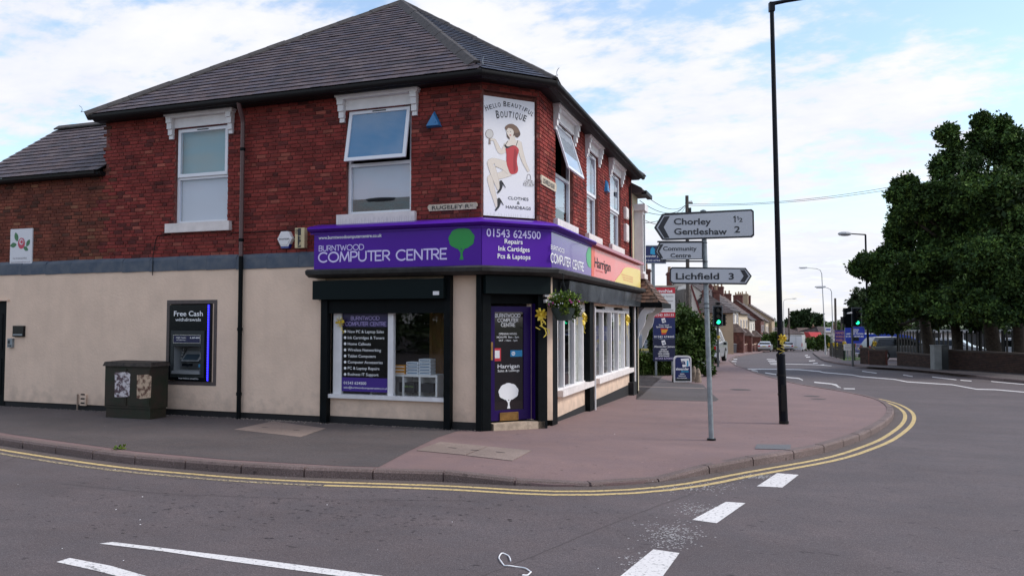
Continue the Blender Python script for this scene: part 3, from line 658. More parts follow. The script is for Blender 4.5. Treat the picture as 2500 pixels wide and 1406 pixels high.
# mitred mouldings round the corner
def sweep(path, prof, name, m_, smooth=False, par=B):
    mb = MB(); n = len(path); vs = []
    for i, p in enumerate(path):
        p = Vector(p); d0 = (Vector(path[i])-Vector(path[i-1])).normalized() if i else None; d1 = (Vector(path[i+1])-Vector(path[i])).normalized() if i < n-1 else None
        n0 = Vector((d0.y, -d0.x)) if d0 else None; n1 = Vector((d1.y, -d1.x)) if d1 else None
        if n0 and n1: mt = (n0+n1)/(1+n0.dot(n1))
        else: mt = n0 or n1
        for q in prof: vs.append((p.x+mt.x*q[0], p.y+mt.y*q[0], q[1]))
    k = len(prof); fs = [(i*k+j, i*k+(j+1) % k, (i+1)*k+(j+1) % k, (i+1)*k+j) for i in range(n-1) for j in range(k)]
    fs += [tuple(range(k))[::-1], tuple((n-1)*k+j for j in range(k))]
    mb.add(vs, fs); return mb.build(name, m_, par, FA, smooth=smooth)
XF = FA.fx(765, .25)
pth = [(XF-.08, 0), (0, 0), (CC, CC), (CC, CC+LB+.0)]
sweep(pth, [(0.0, 2.69), (.30, 2.69), (.40, 2.74), (.42, 2.80), (.36, 2.835), (0, 2.84)], 'cornice', mat('old_cornice', (.028, .028, .028), .7, var=.4, scale=6, bump=.2), True)
eth = [(AM-.12, 0), (0, 0), (CC, CC), (CC, CC+LB+.1)]
sweep(eth, [(-.0, 6.10), (.20, 6.10), (.27, 6.14), (.27, 6.20), (0, 6.22)], 'soffit_board', gutter_m)
sweep(eth, [(.275, 6.14), (.30, 6.105), (.345, 6.095), (.38, 6.115), (.395, 6.15), (.395, 6.19), (.385, 6.19), (.37, 6.14), (.34, 6.12), (.31, 6.13), (.29, 6.19), (.277, 6.19)], 'gutter', gutter_m, True)
sweep([(AL-.1, 0), (AM, 0)], [(.005, 4.97), (.10, 4.97), (.14, 5.0), (.14, 5.06), (.0, 5.06)], 'soffit_board', gutter_m)
sweep([(AL-.1, 0), (AM-.03, 0)], [(.145, 5.0), (.17, 4.965), (.21, 4.96), (.25, 4.99), (.26, 5.04), (.25, 5.04), (.21, 4.985), (.17, 4.99), (.15, 5.04)], 'gutter', gutter_m, True)
# --- roof
def xy(fr, px, py, n=0): p = fr.at(px, py, n); return p
zE = 6.215
P0 = Vector((AM-.22, -.33, zE)); P1 = Vector((.33*.4142, -.33, zE)); P2 = Vector((CC+.33, CC-.33*.4142, zE)); P3 = Vector((CC+.33, CC+LB+.1, zE)); P4 = Vector((AM-.22, CC+LB+.1, zE))
d_ = ray(981, 2); k_ = 17.0/d_[1]; AP = Vector((d_[0]*k_-CX, 17.0-CY, d_[2]*k_+H-.05))
ru = MB()
def tri(a, b, c): ru.add([a, b, c, (a[0], a[1], a[2]-.02)], [(0, 1, 2)])
for a, b in ((P0, P1), (P1, P2), (P2, P3), (P3, P4), (P4, P0)): tri(a, b, AP)
ru.build('roof_underlay', under_m, B, FA)
slates = []
def lay(a, b, top, gauge, width, cols, poly_top=None, lift=.012, jit=.1):
    """rows of slates on the slope with eave a->b; top: list of upper corners from the b side to the a side"""
    ux = (b-a).normalized(); nrm = ux.cross(top[0]-a).normalized()
    if nrm.z < 0: nrm = -nrm
    uy = nrm.cross(ux)
    if uy.z < 0: uy = -uy
    pts = [a, b]+top; P2d = [((p-a).dot(ux), (p-a).dot(uy)) for p in pts]
    smax = max(p[1] for p in P2d); r = 0; s = 0.0
    while s < smax-.02:
        sc = min(s+gauge*.5, smax-.001); xsn = []
        for i in range(len(P2d)):
            p, q = P2d[i], P2d[(i+1) % len(P2d)]
            if (p[1]-sc)*(q[1]-sc) < 0: xsn.append(p[0]+(q[0]-p[0])*(sc-p[1])/(q[1]-p[1]))
        if len(xsn) >= 2:
            L0, L1 = min(xsn), max(xsn); x = L0-(width/2 if r % 2 else 0)
            while x < L1:
                x0, x1 = max(x+.0015, L0), min(x+width-.0015, L1)
                if x1-x0 > .03: slates.append((a, ux, uy, nrm, (x0+x1)/2, s, x1-x0, gauge*1.25, lift+.010+random.uniform(0, .005)+(.008 if random.random() < .01 else 0), random.choice(cols), random.uniform(-.006, .006)))
                x += width
        s += gauge; r += 1
def slate_geo(m, w_, l_, lift, c, sl=0):
    t = .007; y1 = l_
    v = [(-w_/2, -.01, lift), (w_/2, -.01+sl, lift), (w_/2, y1, .002), (-w_/2, y1, .002), (-w_/2, -.01, lift+t), (w_/2, -.01+sl, lift+t), (w_/2, y1, .002+t), (-w_/2, y1, .002+t)]
    m.hexa(v, c)
sc_ = [(.088, .066, .074), (.098, .072, .080), (.080, .061, .070), (.108, .080, .086), (.086, .070, .088), (.102, .070, .072), (.070, .056, .064), (.125, .094, .098)]
sb_ = [(.05, .055, .08), (.06, .066, .095), (.045, .05, .075), (.062, .058, .072)]
lay(P0, P1, [AP], .215, .26, sc_); lay(P1, P2, [AP], .215, .26, sb_); lay(P2, P3, [AP], .215, .26, sc_); lay(P3, P4, [AP], .215, .26, sc_); lay(P4, P0, [AP], .215, .26, sc_)
E0 = Vector((AL-.12, -.19, 5.06)); E1 = Vector((AM+.02, -.19, 5.06)); rz = FA.at(200, 309, -2.1)[1]; ey = 2.1
lay(E0, E1, [Vector((AM+.02, ey, rz)), Vector((AL-.12, ey, rz))], .2, .25, sc_)
MB().add([E0, E1, (AM+.02, ey, rz), (AL-.12, ey, rz), (AL-.12, 6.2, 5.0), (AM+.02, 6.2, 5.0)], [(0, 1, 2, 3), (3, 2, 5, 4)]).build('roof_underlay', under_m, B, FA)
def smat(t):
    a, ux, uy, nrm, x, s = t[:6]; o = a+ux*x+uy*s
    return FA.M @ Matrix(((ux.x, uy.x, nrm.x, o.x), (ux.y, uy.y, nrm.y, o.y), (ux.z, uy.z, nrm.z, o.z), (0, 0, 0, 1)))
def sdist(t):
    Mx = smat(t); p = Mx.translation; v = Vector((0, 0, H))-p; dd = v.normalized().dot(Mx.to_3x3() @ Vector((0, 0, 1)))
    return 1e3 if dd < .02 else v.length/max(.1, t[6]/.26)
slates.sort(key=sdist); proto = {}
for t in slates[:300]:
    key = (round(t[6], 2), sb_.index(t[9])+20 if t[9] in sb_ else sc_.index(t[9]), random.randrange(2))
    if key not in proto:
        m = MB(); slate_geo(m, t[6], t[7], t[8], t[9], t[10]); proto[key] = m.mesh('slate', slate_m, colors=True)
    place(proto[key], 'slate', B, smat(t))
m = MB()
for t in slates[300:]:
    q = MB(); slate_geo(q, t[6], t[7], t[8], t[9], t[10]); Mx = FA.M.inverted() @ smat(t); m.add([Mx @ Vector(v) for v in q.v], q.f, t[9])
m.build('slating', slate_m, B, FA, colors=True, kind='stuff')
def ridge(a, b, s=.46, w_=.19, name='ridge_tile', dz=.03, sag=.08):
    a, b = Vector(a), Vector(b); L_ = (b-a).length; n = round(L_/s); t = (b-a).normalized(); side = t.cross(Vector((0, 0, 1))).normalized(); up_ = side.cross(t)
    for i in range(n):
        p, q_ = a+t*(i*L_/n), a+t*((i+1)*L_/n-.006); m = MB(); lf = random.uniform(0, .012)
        vs = []
        for e in (p, q_):
            for sx_, hz_ in ((-w_, -sag), (-w_*.25, .03), (w_*.25, .03), (w_, -sag)): vs.append(e+side*sx_+up_*(hz_+dz+lf))
        for e in (p, q_):
            for sx_, hz_ in ((-w_+.01, -sag-.03), (0, 0), (w_-.01, -sag-.03)): vs.append(e+side*sx_+up_*(hz_+dz+lf))
        m.add(vs, [(0, 1, 5, 4), (1, 2, 6, 5), (2, 3, 7, 6), (0, 8, 9, 1), (1, 9, 2), (2, 9, 10, 3), (4, 5, 12, 11), (5, 6, 12), (6, 7, 13, 12), (0, 4, 11, 8), (3, 10, 13, 7)])
        m.build(name, ridge_m, B, FA)
ridge(P0+Vector((.0, .0, .01)), AP); ridge(P1+(AP-P1)*.05, AP, w_=.17); ridge(P2, AP, w_=.16); ridge(P3, AP); ridge(P4, AP)
ridge((AL-.12, ey, rz), (AM, ey, rz))
hk = MB()
for p, s_ in ((P0, -1), (P1, .3), (P2, .6)):
    c = [(p.x+s_*.02+s_*(.05*t_+.05*math.sin(t_*2.2)), p.y-.02, p.z+.04+.05*t_+.03*math.cos(t_*2.2)) for t_ in [i*.35 for i in range(9)]]
    hk.tube(c, .006, 5)
hk.build('hip_iron', galv, B, FA)
# mortar bedding and fallen slate bits near hips
# --- upper windows
def wframe(m, x0, x1, z0, z1, t, y0, y1):
    m.box(x0, x1, y0, y1, z0, z0+t).box(x0, x1, y0, y1, z1-t, z1).box(x0, x0+t, y0, y1, z0+t, z1-t).box(x1-t, x1, y0, y1, z0+t, z1-t); return m
blind_lo = mat('grey_blind', (.62, .58, .62), .8); blind_up = mat('teal_grey_blind', (.24, .36, .36), .8); refl_blue = mat('blue_sky_reflection', (.05, .22, .40), .6)  # the blue is sky reflection painted for the street-side open sash
def corbel(m, x0, x1, zt, s=1):
    m.box(x0, x1, -.13, .0, zt-.10, zt).box(x0+.005, x1-.005, -.105, .0, zt-.22, zt-.10).box(x0+.01, x1-.01, -.075, .0, zt-.34, zt-.22).box(x0+.015, x1-.015, -.045, .0, zt-.42, zt-.34)
def up_window(fr, W_, op=0, bl=(blind_up, blind_lo), side=.0):
    x0, x1, z0, z1 = W_; zm = z0+(z1-z0)*.475; wd = x1-x0; fy = .07
    wn = wframe(MB(), x0, x1, z0, z1, .055, fy, fy+.07).box(x0+.055, x1-.055, fy, fy+.07, zm-.03, zm+.03).build('window', upvc, B, fr)
    MB().box(x0+.055, x1-.055, fy+.03, fy+.036, z0+.055, zm-.03).build('pane', glass_up, wn)
    # upper sash
    sm_ = wframe(MB(), -wd/2+.035, wd/2-.035, -(z1-zm)+.02, -.02, .065, -.035, .0)
    Ms = fr.M @ Matrix.Translation(((x0+x1)/2, fy-.002, z1)) @ Matrix.Rotation(-op, 4, 'X')
    sash = place(sm_.mesh('sash', upvc), 'sash', wn, Ms)
    pn = MB().box(-wd/2+.1, wd/2-.1, -.02, -.014, -(z1-zm)+.085, -.085)
    place(pn.mesh('pane', glass_up), 'pane', wn, Ms)
    if op: place(MB().box(-wd/2+.1, wd/2-.1, -.010, -.006, -(z1-zm)+.085, -.085).mesh('backing', bl[0]), 'sash_backing', wn, Ms)  # opaque sheet behind an open sash; the blue one paints reflected sky
    else: MB().box(x0+.05, x1-.05, fy+.09, fy+.095, zm, z1-.05).build('blind', bl[0], wn)
    MB().box(x0+.05, x1-.05, fy+.085, fy+.09, z0+(.30 if op else .055), zm+.03 if not op else zm-.02).build('blind', bl[1], wn)
    place(MB().box(-.14, .14, -.042, -.036, -.065, -.045).mesh('trickle_vent', darkgrey), 'trickle_vent', wn, Ms)
    MB().box(x0-.16, x1+.12, -.09, .12, z0-.19, z0-.005).build('sill', sillm, wn)
    hd = MB().box(x0-.02, x1+.02, -.03, .08, z1+.002, z1+.20).box(x0-.19, x1+.19, -.15, -.0, z1+.24, z1+.295).box(x0-.17, x1+.17, -.12, -.0, z1+.20, z1+.24)
    corbel(hd, x0-.15, x0-.025, z1+.20); corbel(hd, x1+.025, x1+.15, z1+.20)
    hd.build('window_head', whitep, wn)
    return wn
up_window(FA, W1); w2o = up_window(FA, W2, R(11), (refl_blue, blind_lo))
up_window(FB, WB[0], R(17), (mat('pale_blind', (.5, .52, .56), .8), mat('pale_grey_blind', (.42, .43, .46), .8))); up_window(FB, WB[1], 0, (MATS['pale_blind'], MATS['pale_grey_blind'])); up_window(FB, WB[2], 0, (MATS['pale_blind'], MATS['pale_grey_blind']))
tb = thing('round_table', 'edge of a dark round table behind the open first floor window', 'table', shift(FA, (W2[0]+W2[1])/2, .55, 3.86)); tb_ = MB().lathe([(.01, .25), (.52, .25), (.55, .28), (.55, .30), (.01, .30)], n=28); tb_.build('tabletop', darkgrey, tb, smooth=False)
MB().lathe([(.25, -1.03), (.25, -1.0), (.04, -.97), (.04, .25)]).build('leg', darkgrey, tb)
# --- shop window (street side)
def px_rect(fr, x0, y0, x1, y1, n): a = fr.at(x0, y0, n); b = fr.at(x1, y1, n); return (a[0], b[0], b[1], a[1])
wn = wframe(MB(), SW[0]-.02, SW[1]+.02, .49, 2.1, .05, .0, .08).box(SW[0], FA.fx(834), .0, .08, .52, 2.1).box(FA.fx(948), FA.fx(961), -.01, .08, .5, 2.1).build('shop_window', whitep, B, FA)
MB().box(SW[0]-.02, SW[1]+.02, -.09, .02, .47, .54).build('sill', whitep, wn)
MB().box(SW[0], SW[1], .035, .041, .52, 2.1).build('pane', glass, wn)
# --- long windows on the other side
for k, (W_, muls) in enumerate(((B1, (.0, .18, .5, .78)), (B2, (.0, .2, .42, .62, .82)))):
    x0, x1 = W_[0], W_[1]; L_ = x1-x0; f_ = wframe(MB(), x0-.02, x1+.02, .5, 2.24, .07, -.01, .09)
    for t in muls[1:]: f_.box(x0+L_*t-.04, x0+L_*t+.04, -.015, .09, .55, 2.2)
    f_.box(x0, x1, -.01, .08, 2.1, 2.24)
    wn = f_.build('shop_window', whitep, B, FB); MB().box(x0-.02, x1+.02, -.13, .01, .42, .54).build('sill', sillm, wn); MB().box(x0, x1, .035, .041, .54, 2.2).build('pane', glass, wn)
    cu = MB(); curtain = mat('net_curtain', (.8, .8, .77), .9)
    for c0, c1 in (((.53, .96),) if k == 0 else ((.03, .12), (.45, .50), (.64, .95))):
        pts = [(x0+L_*(c0+(c1-c0)*i/24), .14+.03*math.sin(i*1.9)+.01*math.sin(i*4.1)) for i in range(25)]
        cu.add([(p[0], p[1], z) for z in (.52, 2.25) for p in pts], [(i, i+1, i+26, i+25) for i in range(24)])
    cu.build('curtain', curtain, wn, smooth=True)
# --- purple door in the chamfer
dz0 = .13; dxl, dxr = FC.fx(1197, -.1), FC.fx(1313, -.1)
door = MB().box(dxl+.0, dxl+.09, .11, .16, dz0, 2.15).box(FC.fx(1279, -.1), FC.fx(1297, -.1), .11, .16, dz0, 2.15).box(dxl+.09, FC.fx(1279, -.1), .11, .16, dz0, FC.at(1250, 1000, -.1)[1]).box(dxl+.09, FC.fx(1279, -.1), .11, .16, 2.05, 2.15).build('door', purple_d, B, FC, label='purple glazed shop door')
MB().box(dxl+.09, FC.fx(1279, -.1), .13, .136, FC.at(1250, 1000, -.1)[1], 2.05).build('pane', mat('dark_door_glass', (.012, .009, .012), .06, coat=.4), door)
MB().box(FC.fx(1298, -.1), dxr+.02, .02, .2, dz0, 2.2).build('door_frame', purple_d, B, FC)
MB().box(*[FC.fx(p, -.09) for p in (1193.5, 1204)], .095, .108, FC.at(1200, 879, -.1)[1], FC.at(1200, 835, -.1)[1]).build('push_plate', brass, door)
r_ = px_rect(FC, 1220, 1007, 1265, 1024, -.1); m = wframe(MB(), *r_[:2], r_[2], r_[3], .018, .088, .108); m.box(r_[0]+.02, r_[1]-.02, .096, .108, r_[2]+.02, r_[3]-.02); m.build('letterbox', brass, door)
MB().ball((FC.fx(1197, -.08), .09, FC.at(1197, 892, -.1)[1]), .016).build('door_knob', chrome, door)
MB().box(dxl-.02, dxr+.04, -.10, .15, -.08, .105).build('door_step', mat('cream_step', (.42, .33, .25), .85, var=.25, scale=10), B, FC)
# downpipes
def downpipe(fr, px, n, z0, z1, r, m_, zsw=None, m2=None):
    x = fr.fx(px, n); root = MB().tube([(x, -n, z0), (x, -n, zsw or z1)], r, 10).build('drainpipe', m2 or m_, B, fr, smooth=True)
    if zsw: MB().tube([(x, -n, zsw), (x, -n, z1-.35), (x+.01, -n-.03, z1-.25), (x+.06, -.30, z1-.08), (x+.06, -.33, z1+.02)], r*1.02, 10).build('upper_pipe', m_, root, fr, smooth=True)
    for z in (.5+z0, z0+1.75, (z0+z1)/2+.4, z1-.9): MB().tube([(x, -n, z), (x, -n, z+.06)], r*1.25, 10).build('pipe_collar', m2 or m_, root, fr)
    return x
downpipe(FA, 586, .11, -.05, 6.12, .042, mat('brown_plastic', (.10, .055, .055), .35), 3.15, blackp)
MB().tube([(FB.fx(1452.5, .14), -.14, -.3), (FB.fx(1452.5, .14), -.14, 2.2)], .022, 8).build('drainpipe', whitep, B, FB)
MB().tube([(LB-.12, -.09, -.45), (LB-.12, -.09, 2.3)], .03, 8).build('drainpipe', whitep, B, FB)
MB().tube([(LB+.02, -.11, -.45), (LB+.02, -.11, 2.4)], .045, 8).build('drainpipe', blackp, B, FB)
cb = MB(); cb.tube([(FA.fx(560), -.012, 3.62), (FA.fx(755), -.012, 3.62)], .007, 5); cb.build('cable', blackp, B, FA)
cb = MB(); cb.tube([(W1[0]-.12, -.02, 3.66), (FA.fx(383), -.02, 3.64), (FA.fx(378), -.02, 3.55), (FA.fx(377), -.07, 3.2), (FA.fx(377), -.075, 2.82)], .008, 5)
cb.build('cable', blackp, B, FA)
cb = MB(); cb.tube([(LB-.5+.03*math.sin(i), -.03, 3.6+i*.2) for i in range(12)], .018, 6); cb.build('cable', blackp, B, FB); MB().tube([(LB-.35, -.03, 3.6), (LB-.35, -.03, 5.9)], .018, 6).build('cable', blackp, B, FB)

# ------------------------------------------------------------------ things fixed to the building
# purple fascia sign: three panels and a rolled canopy
sg = thing('shop_sign', 'purple fascia sign with white company lettering and green tree wrapping the corner above the shopfront', 'shop sign', Frame(CX, CY, 0, 0))
NS = .25; zf0, zf1 = 2.845, 3.52
cA = NS*.4142; xB1 = FB.fx(1444, NS)
MB().box(XF, cA-.006, -NS, -.02, zf0, zf1).build('fascia_panel', purple, sg, FA)
MB().box(-cA+.006, LC+cA-.006, -NS, -.02, zf0, zf1).build('fascia_panel', purple, sg, FC)
lil = mat('lilac_panel', (.085, .035, .28), .16, spec=.5, coat=.25)
MB().box(-cA+.006, xB1, -NS, -.02, zf0, zf1).build('fascia_panel', lil, sg, FB)
sweep([(XF-.07, 0), (0, 0), (CC, CC), (CC, CC+xB1)], [(.02, 3.522), (.26, 3.522), (.35, 3.545), (.385, 3.575), (.36, 3.61), (.30, 3.635), (.02, 3.70)], 'canopy_roll', purple, True, sg)
sweep([(XF-.07, 0), (0, 0), (CC, CC), (CC, CC+xB1)], [(NS+.001, 3.49), (NS+.02, 3.49), (NS+.02, 3.52), (NS+.001, 3.52)], 'panel_trim', purple, False, sg)
n_ = NS+.004
tpx(sg, FA, 'www.burntwoodcomputercentre.co.uk', 778, 585, 932, 578, 8, white, n_, .02)
logo(sg, FA, 'BURNTWOOD', 779, 612.5, 888, 610, 12.5, lav, n_, .15); logo(sg, FA, 'COMPUTER', 778, 640, 951, 635, 22.5, lav, n_, .165); logo(sg, FA, 'CENTRE', 968, 635.5, 1090, 631.5, 24, lav, n_, .165)
c0 = FA.at(1097, 0, n_)[0]; c1 = FA.at(1160, 0, n_)[0]; zb = FA.at(1128, 634, n_)[1]; zt = FA.at(1128, 556, n_)[1]
cr, tk = tree_logo((c0+c1)/2, zb, zt-zb, (c1-c0)/(.82*(zt-zb))); flat(sg, FA, cr, green_l, n_, 'tree_crown_print'); flat(sg, FA, tk, green_l, n_+.001, 'tree_trunk_print')
tpx(sg, FC, '01543 624500', 1188, 579, 1320, 582, 20, lav, n_, .01); tpx(sg, FC, 'Repairs', 1232, 595.5, 1276, 595.5, 12, white, n_, .012); tpx(sg, FC, 'Ink Cartidges', 1217, 613, 1293, 614, 12, white, n_, .012); tpx(sg, FC, 'Pcs & Laptops', 1215, 631, 1295, 633, 12, white, n_, .012)
logo(sg, FB, 'BURNTWOOD', 1345.5, 607, 1378, 619, 10, white, n_, .16); logo(sg, FB, 'COMPUTER', 1345, 637, 1393, 653, 21, white, n_, .17); logo(sg, FB, 'CENTRE', 1398, 654, 1425, 662, 20, white, n_, .17)
q0 = FB.fx(1433, n_); flat(sg, FB, [(q0+.15, 3.05), (q0, 3.15), (q0-.03, 3.3), (q0+.08, 3.4), (q0+.2, 3.47), (xB1-.02, 3.47), (xB1-.02, 3.03)], mat('pale_green_print', (.10, .42, .2), .4), n_, 'tree_crown_print')
sg2 = thing('shop_sign', 'pink and yellow letting agent fascia sign at the far end of the right facade', 'shop sign', FB)
MB().box(xB1+.004, LB-.02, -NS, -.02, zf0, zf1).build('fascia_panel', mat('pink_panel', (.80, .13, .11), .25, coat=.15, col2=(.74, .19, .17), scale=.7), sg2)
sweepB = MB().box(xB1+.004, LB-.0, -.36, -.0, 3.53, 3.60); sweepB.build('canopy_roll', mat('pink_trim', (.45, .2, .25), .4), sg2)
flat(sg2, FB, [(xB1+.01, zf0+.01), (xB1+.01, 3.5), (xB1+.35, 3.5), (xB1+.25, zf0+.01)], mat('orange_red_print', (.75, .10, .05), .3), NS+.003, 'orange_print')
xe = LB-.025; xs_ = FB.fx(1500, NS); flat(sg2, FB, spline([(xs_, zf0+.01), (xs_+.8, 3.1), (xs_+1.6, 3.32), (xe-.3, 3.38), (xe, 3.36)], 5, False)+[(xe, zf0+.01)], mat('yellow_print', (.78, .60, .16), .3), NS+.004, 'yellow_print')
tpx(sg2, FB, 'Harrigan', 1452, 651, 1491, 664, 26, blackprint, NS+.006, .01); tpx(sg2, FB, 'Sales & Lettings', 1455, 661, 1473, 667, 5, mat('red_print', (.45, .02, .02), .4), NS+.006)
for k, y in enumerate((672, 678, 684)): tpx(sg2, FB, 'Sales and Lettings', 1518+k*2, y, 1545, y+6, 3.6, MATS['orange_red_print'], NS+.007)
# bird spikes
def spikes(fr, x0, x1, label, z=3.66, n=.16):
    m = MB(); x = x0
    while x < x1:
        t = random.uniform(-.02, .02); yy = -n-random.uniform(-.03, .05); m.add([(x-.001, -n, z), (x+.001, -n, z), (x+.001+t, yy, z+.11), (x-.001+t, yy, z+.11)], [(0, 1, 2, 3), (3, 2, 1, 0)]); x += .045
    m.box(x0, x1, -n-.008, -n+.008, z-.02, z); tag(m.build('bird_spikes', mat('spike_wire', (.12, .11, .12), .5), None, fr), label, 'bird spikes')
spikes(FA, XF+.1, -.05, 'thin wire bird spikes above the long left purple sign'); spikes(FC, .05, LC-.05, 'thin wire bird spikes under the boutique poster'); spikes(FB, .1, LB-.3, 'thin wire bird spikes above the right facade sign')
# boutique poster
po = thing('boutique_poster', 'tall white boutique poster with a seated woman in red on the chamfered corner', 'poster', shift(FC, 0, 0))
r_ = px_rect(FC, 1181, 233, 1305, 534, -.03)
MB().box(r_[0], r_[1], .03, .06, r_[2], r_[3]).build('board', mat('poster_white', (.80, .79, .83), .45), po)
pw, ph = r_[1]-r_[0], r_[3]-r_[2]
def pp(x, y):                           # crop coordinates (659 wide picture, board 42..595 by 55..1400) to board metres
    t = (x-42)/553.; yt = 55+75*t; yb = 1368+35*t; return (r_[0]+t*pw, r_[3]-(y-yt)/(yb-yt)*ph)
skin = mat('skin_print', (.74, .66, .58), .5); skin2 = mat('skin_shadow_print', (.52, .45, .38), .5); hairp = mat('hair_print', (.10, .055, .04), .5); redp = mat('red_dress_print', (.52, .04, .05), .45); redd = mat('dark_red_print', (.33, .02, .03), .45)
NP = -.03+.003
def fig(pts, m_, n, name, k=5, sp=True): flat(po, FC, [pp(*p) for p in (spline(pts, k) if sp else pts)], m_, NP+n, name)
def limb(pts, ws, m_, n, name):
    q = spline([(p[0], p[1], w_) for p, w_ in zip(pts, ws)], 5, False); L_, R_ = [], []
    for i, p in enumerate(q):
        a_ = q[max(i-1, 0)]; b2 = q[min(i+1, len(q)-1)]; dx, dy = b2[0]-a_[0], b2[1]-a_[1]; l = math.hypot(dx, dy) or 1
        L_.append((p[0]-dy/l*p[2], p[1]+dx/l*p[2])); R_.append((p[0]+dy/l*p[2], p[1]-dx/l*p[2]))
    flat(po, FC, [pp(*p) for p in L_+R_[::-1]], m_, NP+n, name)
def limb2(pts, ws, n, name): limb(pts, [w_+3 for w_ in ws], skin2, n, name+'_outline'); limb(pts, ws, skin, n+.0004, name)
limb2([(320, 890), (220, 935), (120, 955), (115, 1000), (140, 1110), (185, 1280)], [48, 34, 30, 28, 24, 13], .0004, 'leg_print')
limb2([(330, 870), (250, 820), (130, 785), (125, 830), (165, 960), (205, 1090)], [56, 46, 38, 36, 30, 14], .0014, 'leg_print')
limb2([(290, 590), (255, 665), (215, 670), (175, 590), (150, 545), (95, 545)], [26, 24, 24, 16, 11, 9], .0004, 'arm_print')
limb2([(420, 570), (445, 680), (480, 790), (530, 890)], [26, 24, 18, 11], .0004, 'arm_print')
fig([(290, 560), (345, 545), (430, 555), (440, 600), (415, 660), (290, 660), (265, 610)], skin, .0020, 'shoulder_print')
limb([(350, 500), (350, 560)], [28, 34], skin, .0022, 'neck_print')
fig([(275, 640), (300, 625), (340, 605), (385, 610), (420, 655), (405, 720), (400, 790), (412, 870), (390, 910), (330, 915), (300, 850), (285, 790), (285, 700)], redp, .0026, 'dress_print')
fig([(375, 640), (400, 690), (385, 760), (390, 850), (370, 900), (360, 820), (362, 720)], redd, .0030, 'dress_shade_print')
fig([(262, 610), (290, 640), (345, 612), (372, 618), (345, 604), (300, 618), (270, 595)], blackprint, .0031, 'trim_print', 3)
limb([(300, 555), (268, 610)], [3, 3], blackprint, .0030, 'strap_print'); limb([(410, 550), (388, 615)], [3, 3], blackprint, .0030, 'strap_print')
fig([(268, 410), (300, 375), (350, 370), (400, 400), (430, 450), (435, 490), (405, 520), (370, 505), (350, 530), (320, 540), (290, 510), (285, 450)], hairp, .0010, 'hair_print')
fig([(280, 430), (305, 415), (345, 425), (365, 460), (350, 505), (325, 520), (300, 495), (285, 460)], skin, .0028, 'face_print')
fig([(270, 405), (310, 372), (360, 375), (400, 410), (425, 455), (380, 470), (350, 430), (310, 410), (285, 440)], mat('hair_light_print', (.2, .12, .08), .5), .0032, 'hair_print')
fig([(314, 492), (328, 488), (338, 494), (326, 500)], redp, .0034, 'lips_print', 3)
for ex in (298, 330): fig([(ex-6, 455), (ex, 451), (ex+6, 455), (ex, 458)], blackprint, .0034, 'eye_print', 2)
fig([(x, y) for x, y in [(102+42*math.cos(i*.45), 480+52*math.sin(i*.45)) for i in range(14)]], mat('mirror_rim_print', (.25, .2, .17), .5), .001, 'mirror_print', 2)
fig([(x, y) for x, y in [(102+37*math.cos(i*.45), 480+46*math.sin(i*.45)) for i in range(14)]], mat('mirror_glass_print', (.6, .58, .56), .5), .0014, 'mirror_print', 2)
limb([(104, 530), (104, 595)], [8, 12], MATS['mirror_rim_print'], .001, 'mirror_handle_print')
for dx, dy in ((0, 0), (-22, 190)):
    fig([(210+dx, 1000+dy), (235+dx, 990+dy), (245+dx, 1030+dy), (232+dx, 1085+dy), (195+dx, 1130+dy), (185+dx, 1115+dy), (210+dx, 1075+dy)], blackprint, .0036, 'shoe_print', 4)
    limb([(240+dx, 1010+dy), (275+dx, 1068+dy)], [7, 3], blackprint, .0036, 'heel_print')
limb([(508, 990), (515, 930), (530, 920), (548, 935), (552, 985)], [3]*5, mat('bag_handle_print', (.3, .28, .28), .5), .001, 'bag_handle_print')
fig([(470, 1040), (485, 990), (530, 975), (570, 985), (588, 1045), (530, 1052)], mat('bag_print', (.25, .24, .25), .5, col2=(.75, .74, .76), scale=60, hard=1), .0012, 'bag_print', 3)
def ptxt(s, xa, ya, xb, yb, h, bold=.0, arc=None, skew=0):
    a_, b2 = pp(xa, ya), pp(xb, yb); t = text(po, FC, s, (a_[0], a_[1]), b2[0]-a_[0], h*ph/1315, blackprint, NP+.001, bold, arc=arc); return t
# arched words letter by letter on the board
def arch(words, xa, xb, ya, ym, yb, h, bold=0):
    n = len(words); wts = [1.0 if c not in 'IL ' else (.62 if c != ' ' else .5) for c in words]; tot = sum(wts); acc = 0
    for c, w_ in zip(words, wts):
        t = (acc+w_*.5)/tot; acc += w_
        if c == ' ': continue
        big = 1.25 if c in 'HB' and (acc-w_ < .01 or c == 'B') else 1
        x = xa+(xb-xa)*t; y = ya*(1-t)**2+2*(2*ym-.5*ya-.5*yb)*t*(1-t)+yb*t*t
        dy = 2*(1-t)*((2*ym-.5*ya-.5*yb)-ya)+2*t*(yb-(2*ym-.5*ya-.5*yb)); ang = -math.atan2(dy, (xb-xa))*.9
        a_ = pp(x, y); wd = (xb-xa)/tot*w_*(.78 if c != 'I' else .22)/553*pw; fr2 = shift(FC, 0, 0)
        o = text(po, FC, c, (-wd/2, 0), wd, h*big*ph/1315, blackprint, NP+.001, bold)
        M_ = FC.M @ Matrix.Translation((a_[0], 0, a_[1])) @ Matrix.Rotation(-ang, 4, 'Y'); o.matrix_local = WM[po.name].inverted() @ M_
arch('HELLO BEAUTIFUL', 62, 575, 232, 180, 290, 50, .01); arch('BOUTIQUE', 175, 498, 312, 300, 345, 72, .012)
ptxt('CLOTHES', 303, 1193, 527, 1210, 34, .006); ptxt('&', 400, 1246, 432, 1250, 34, .004); ptxt('HANDBAGS', 280, 1292, 553, 1308, 36, .006)
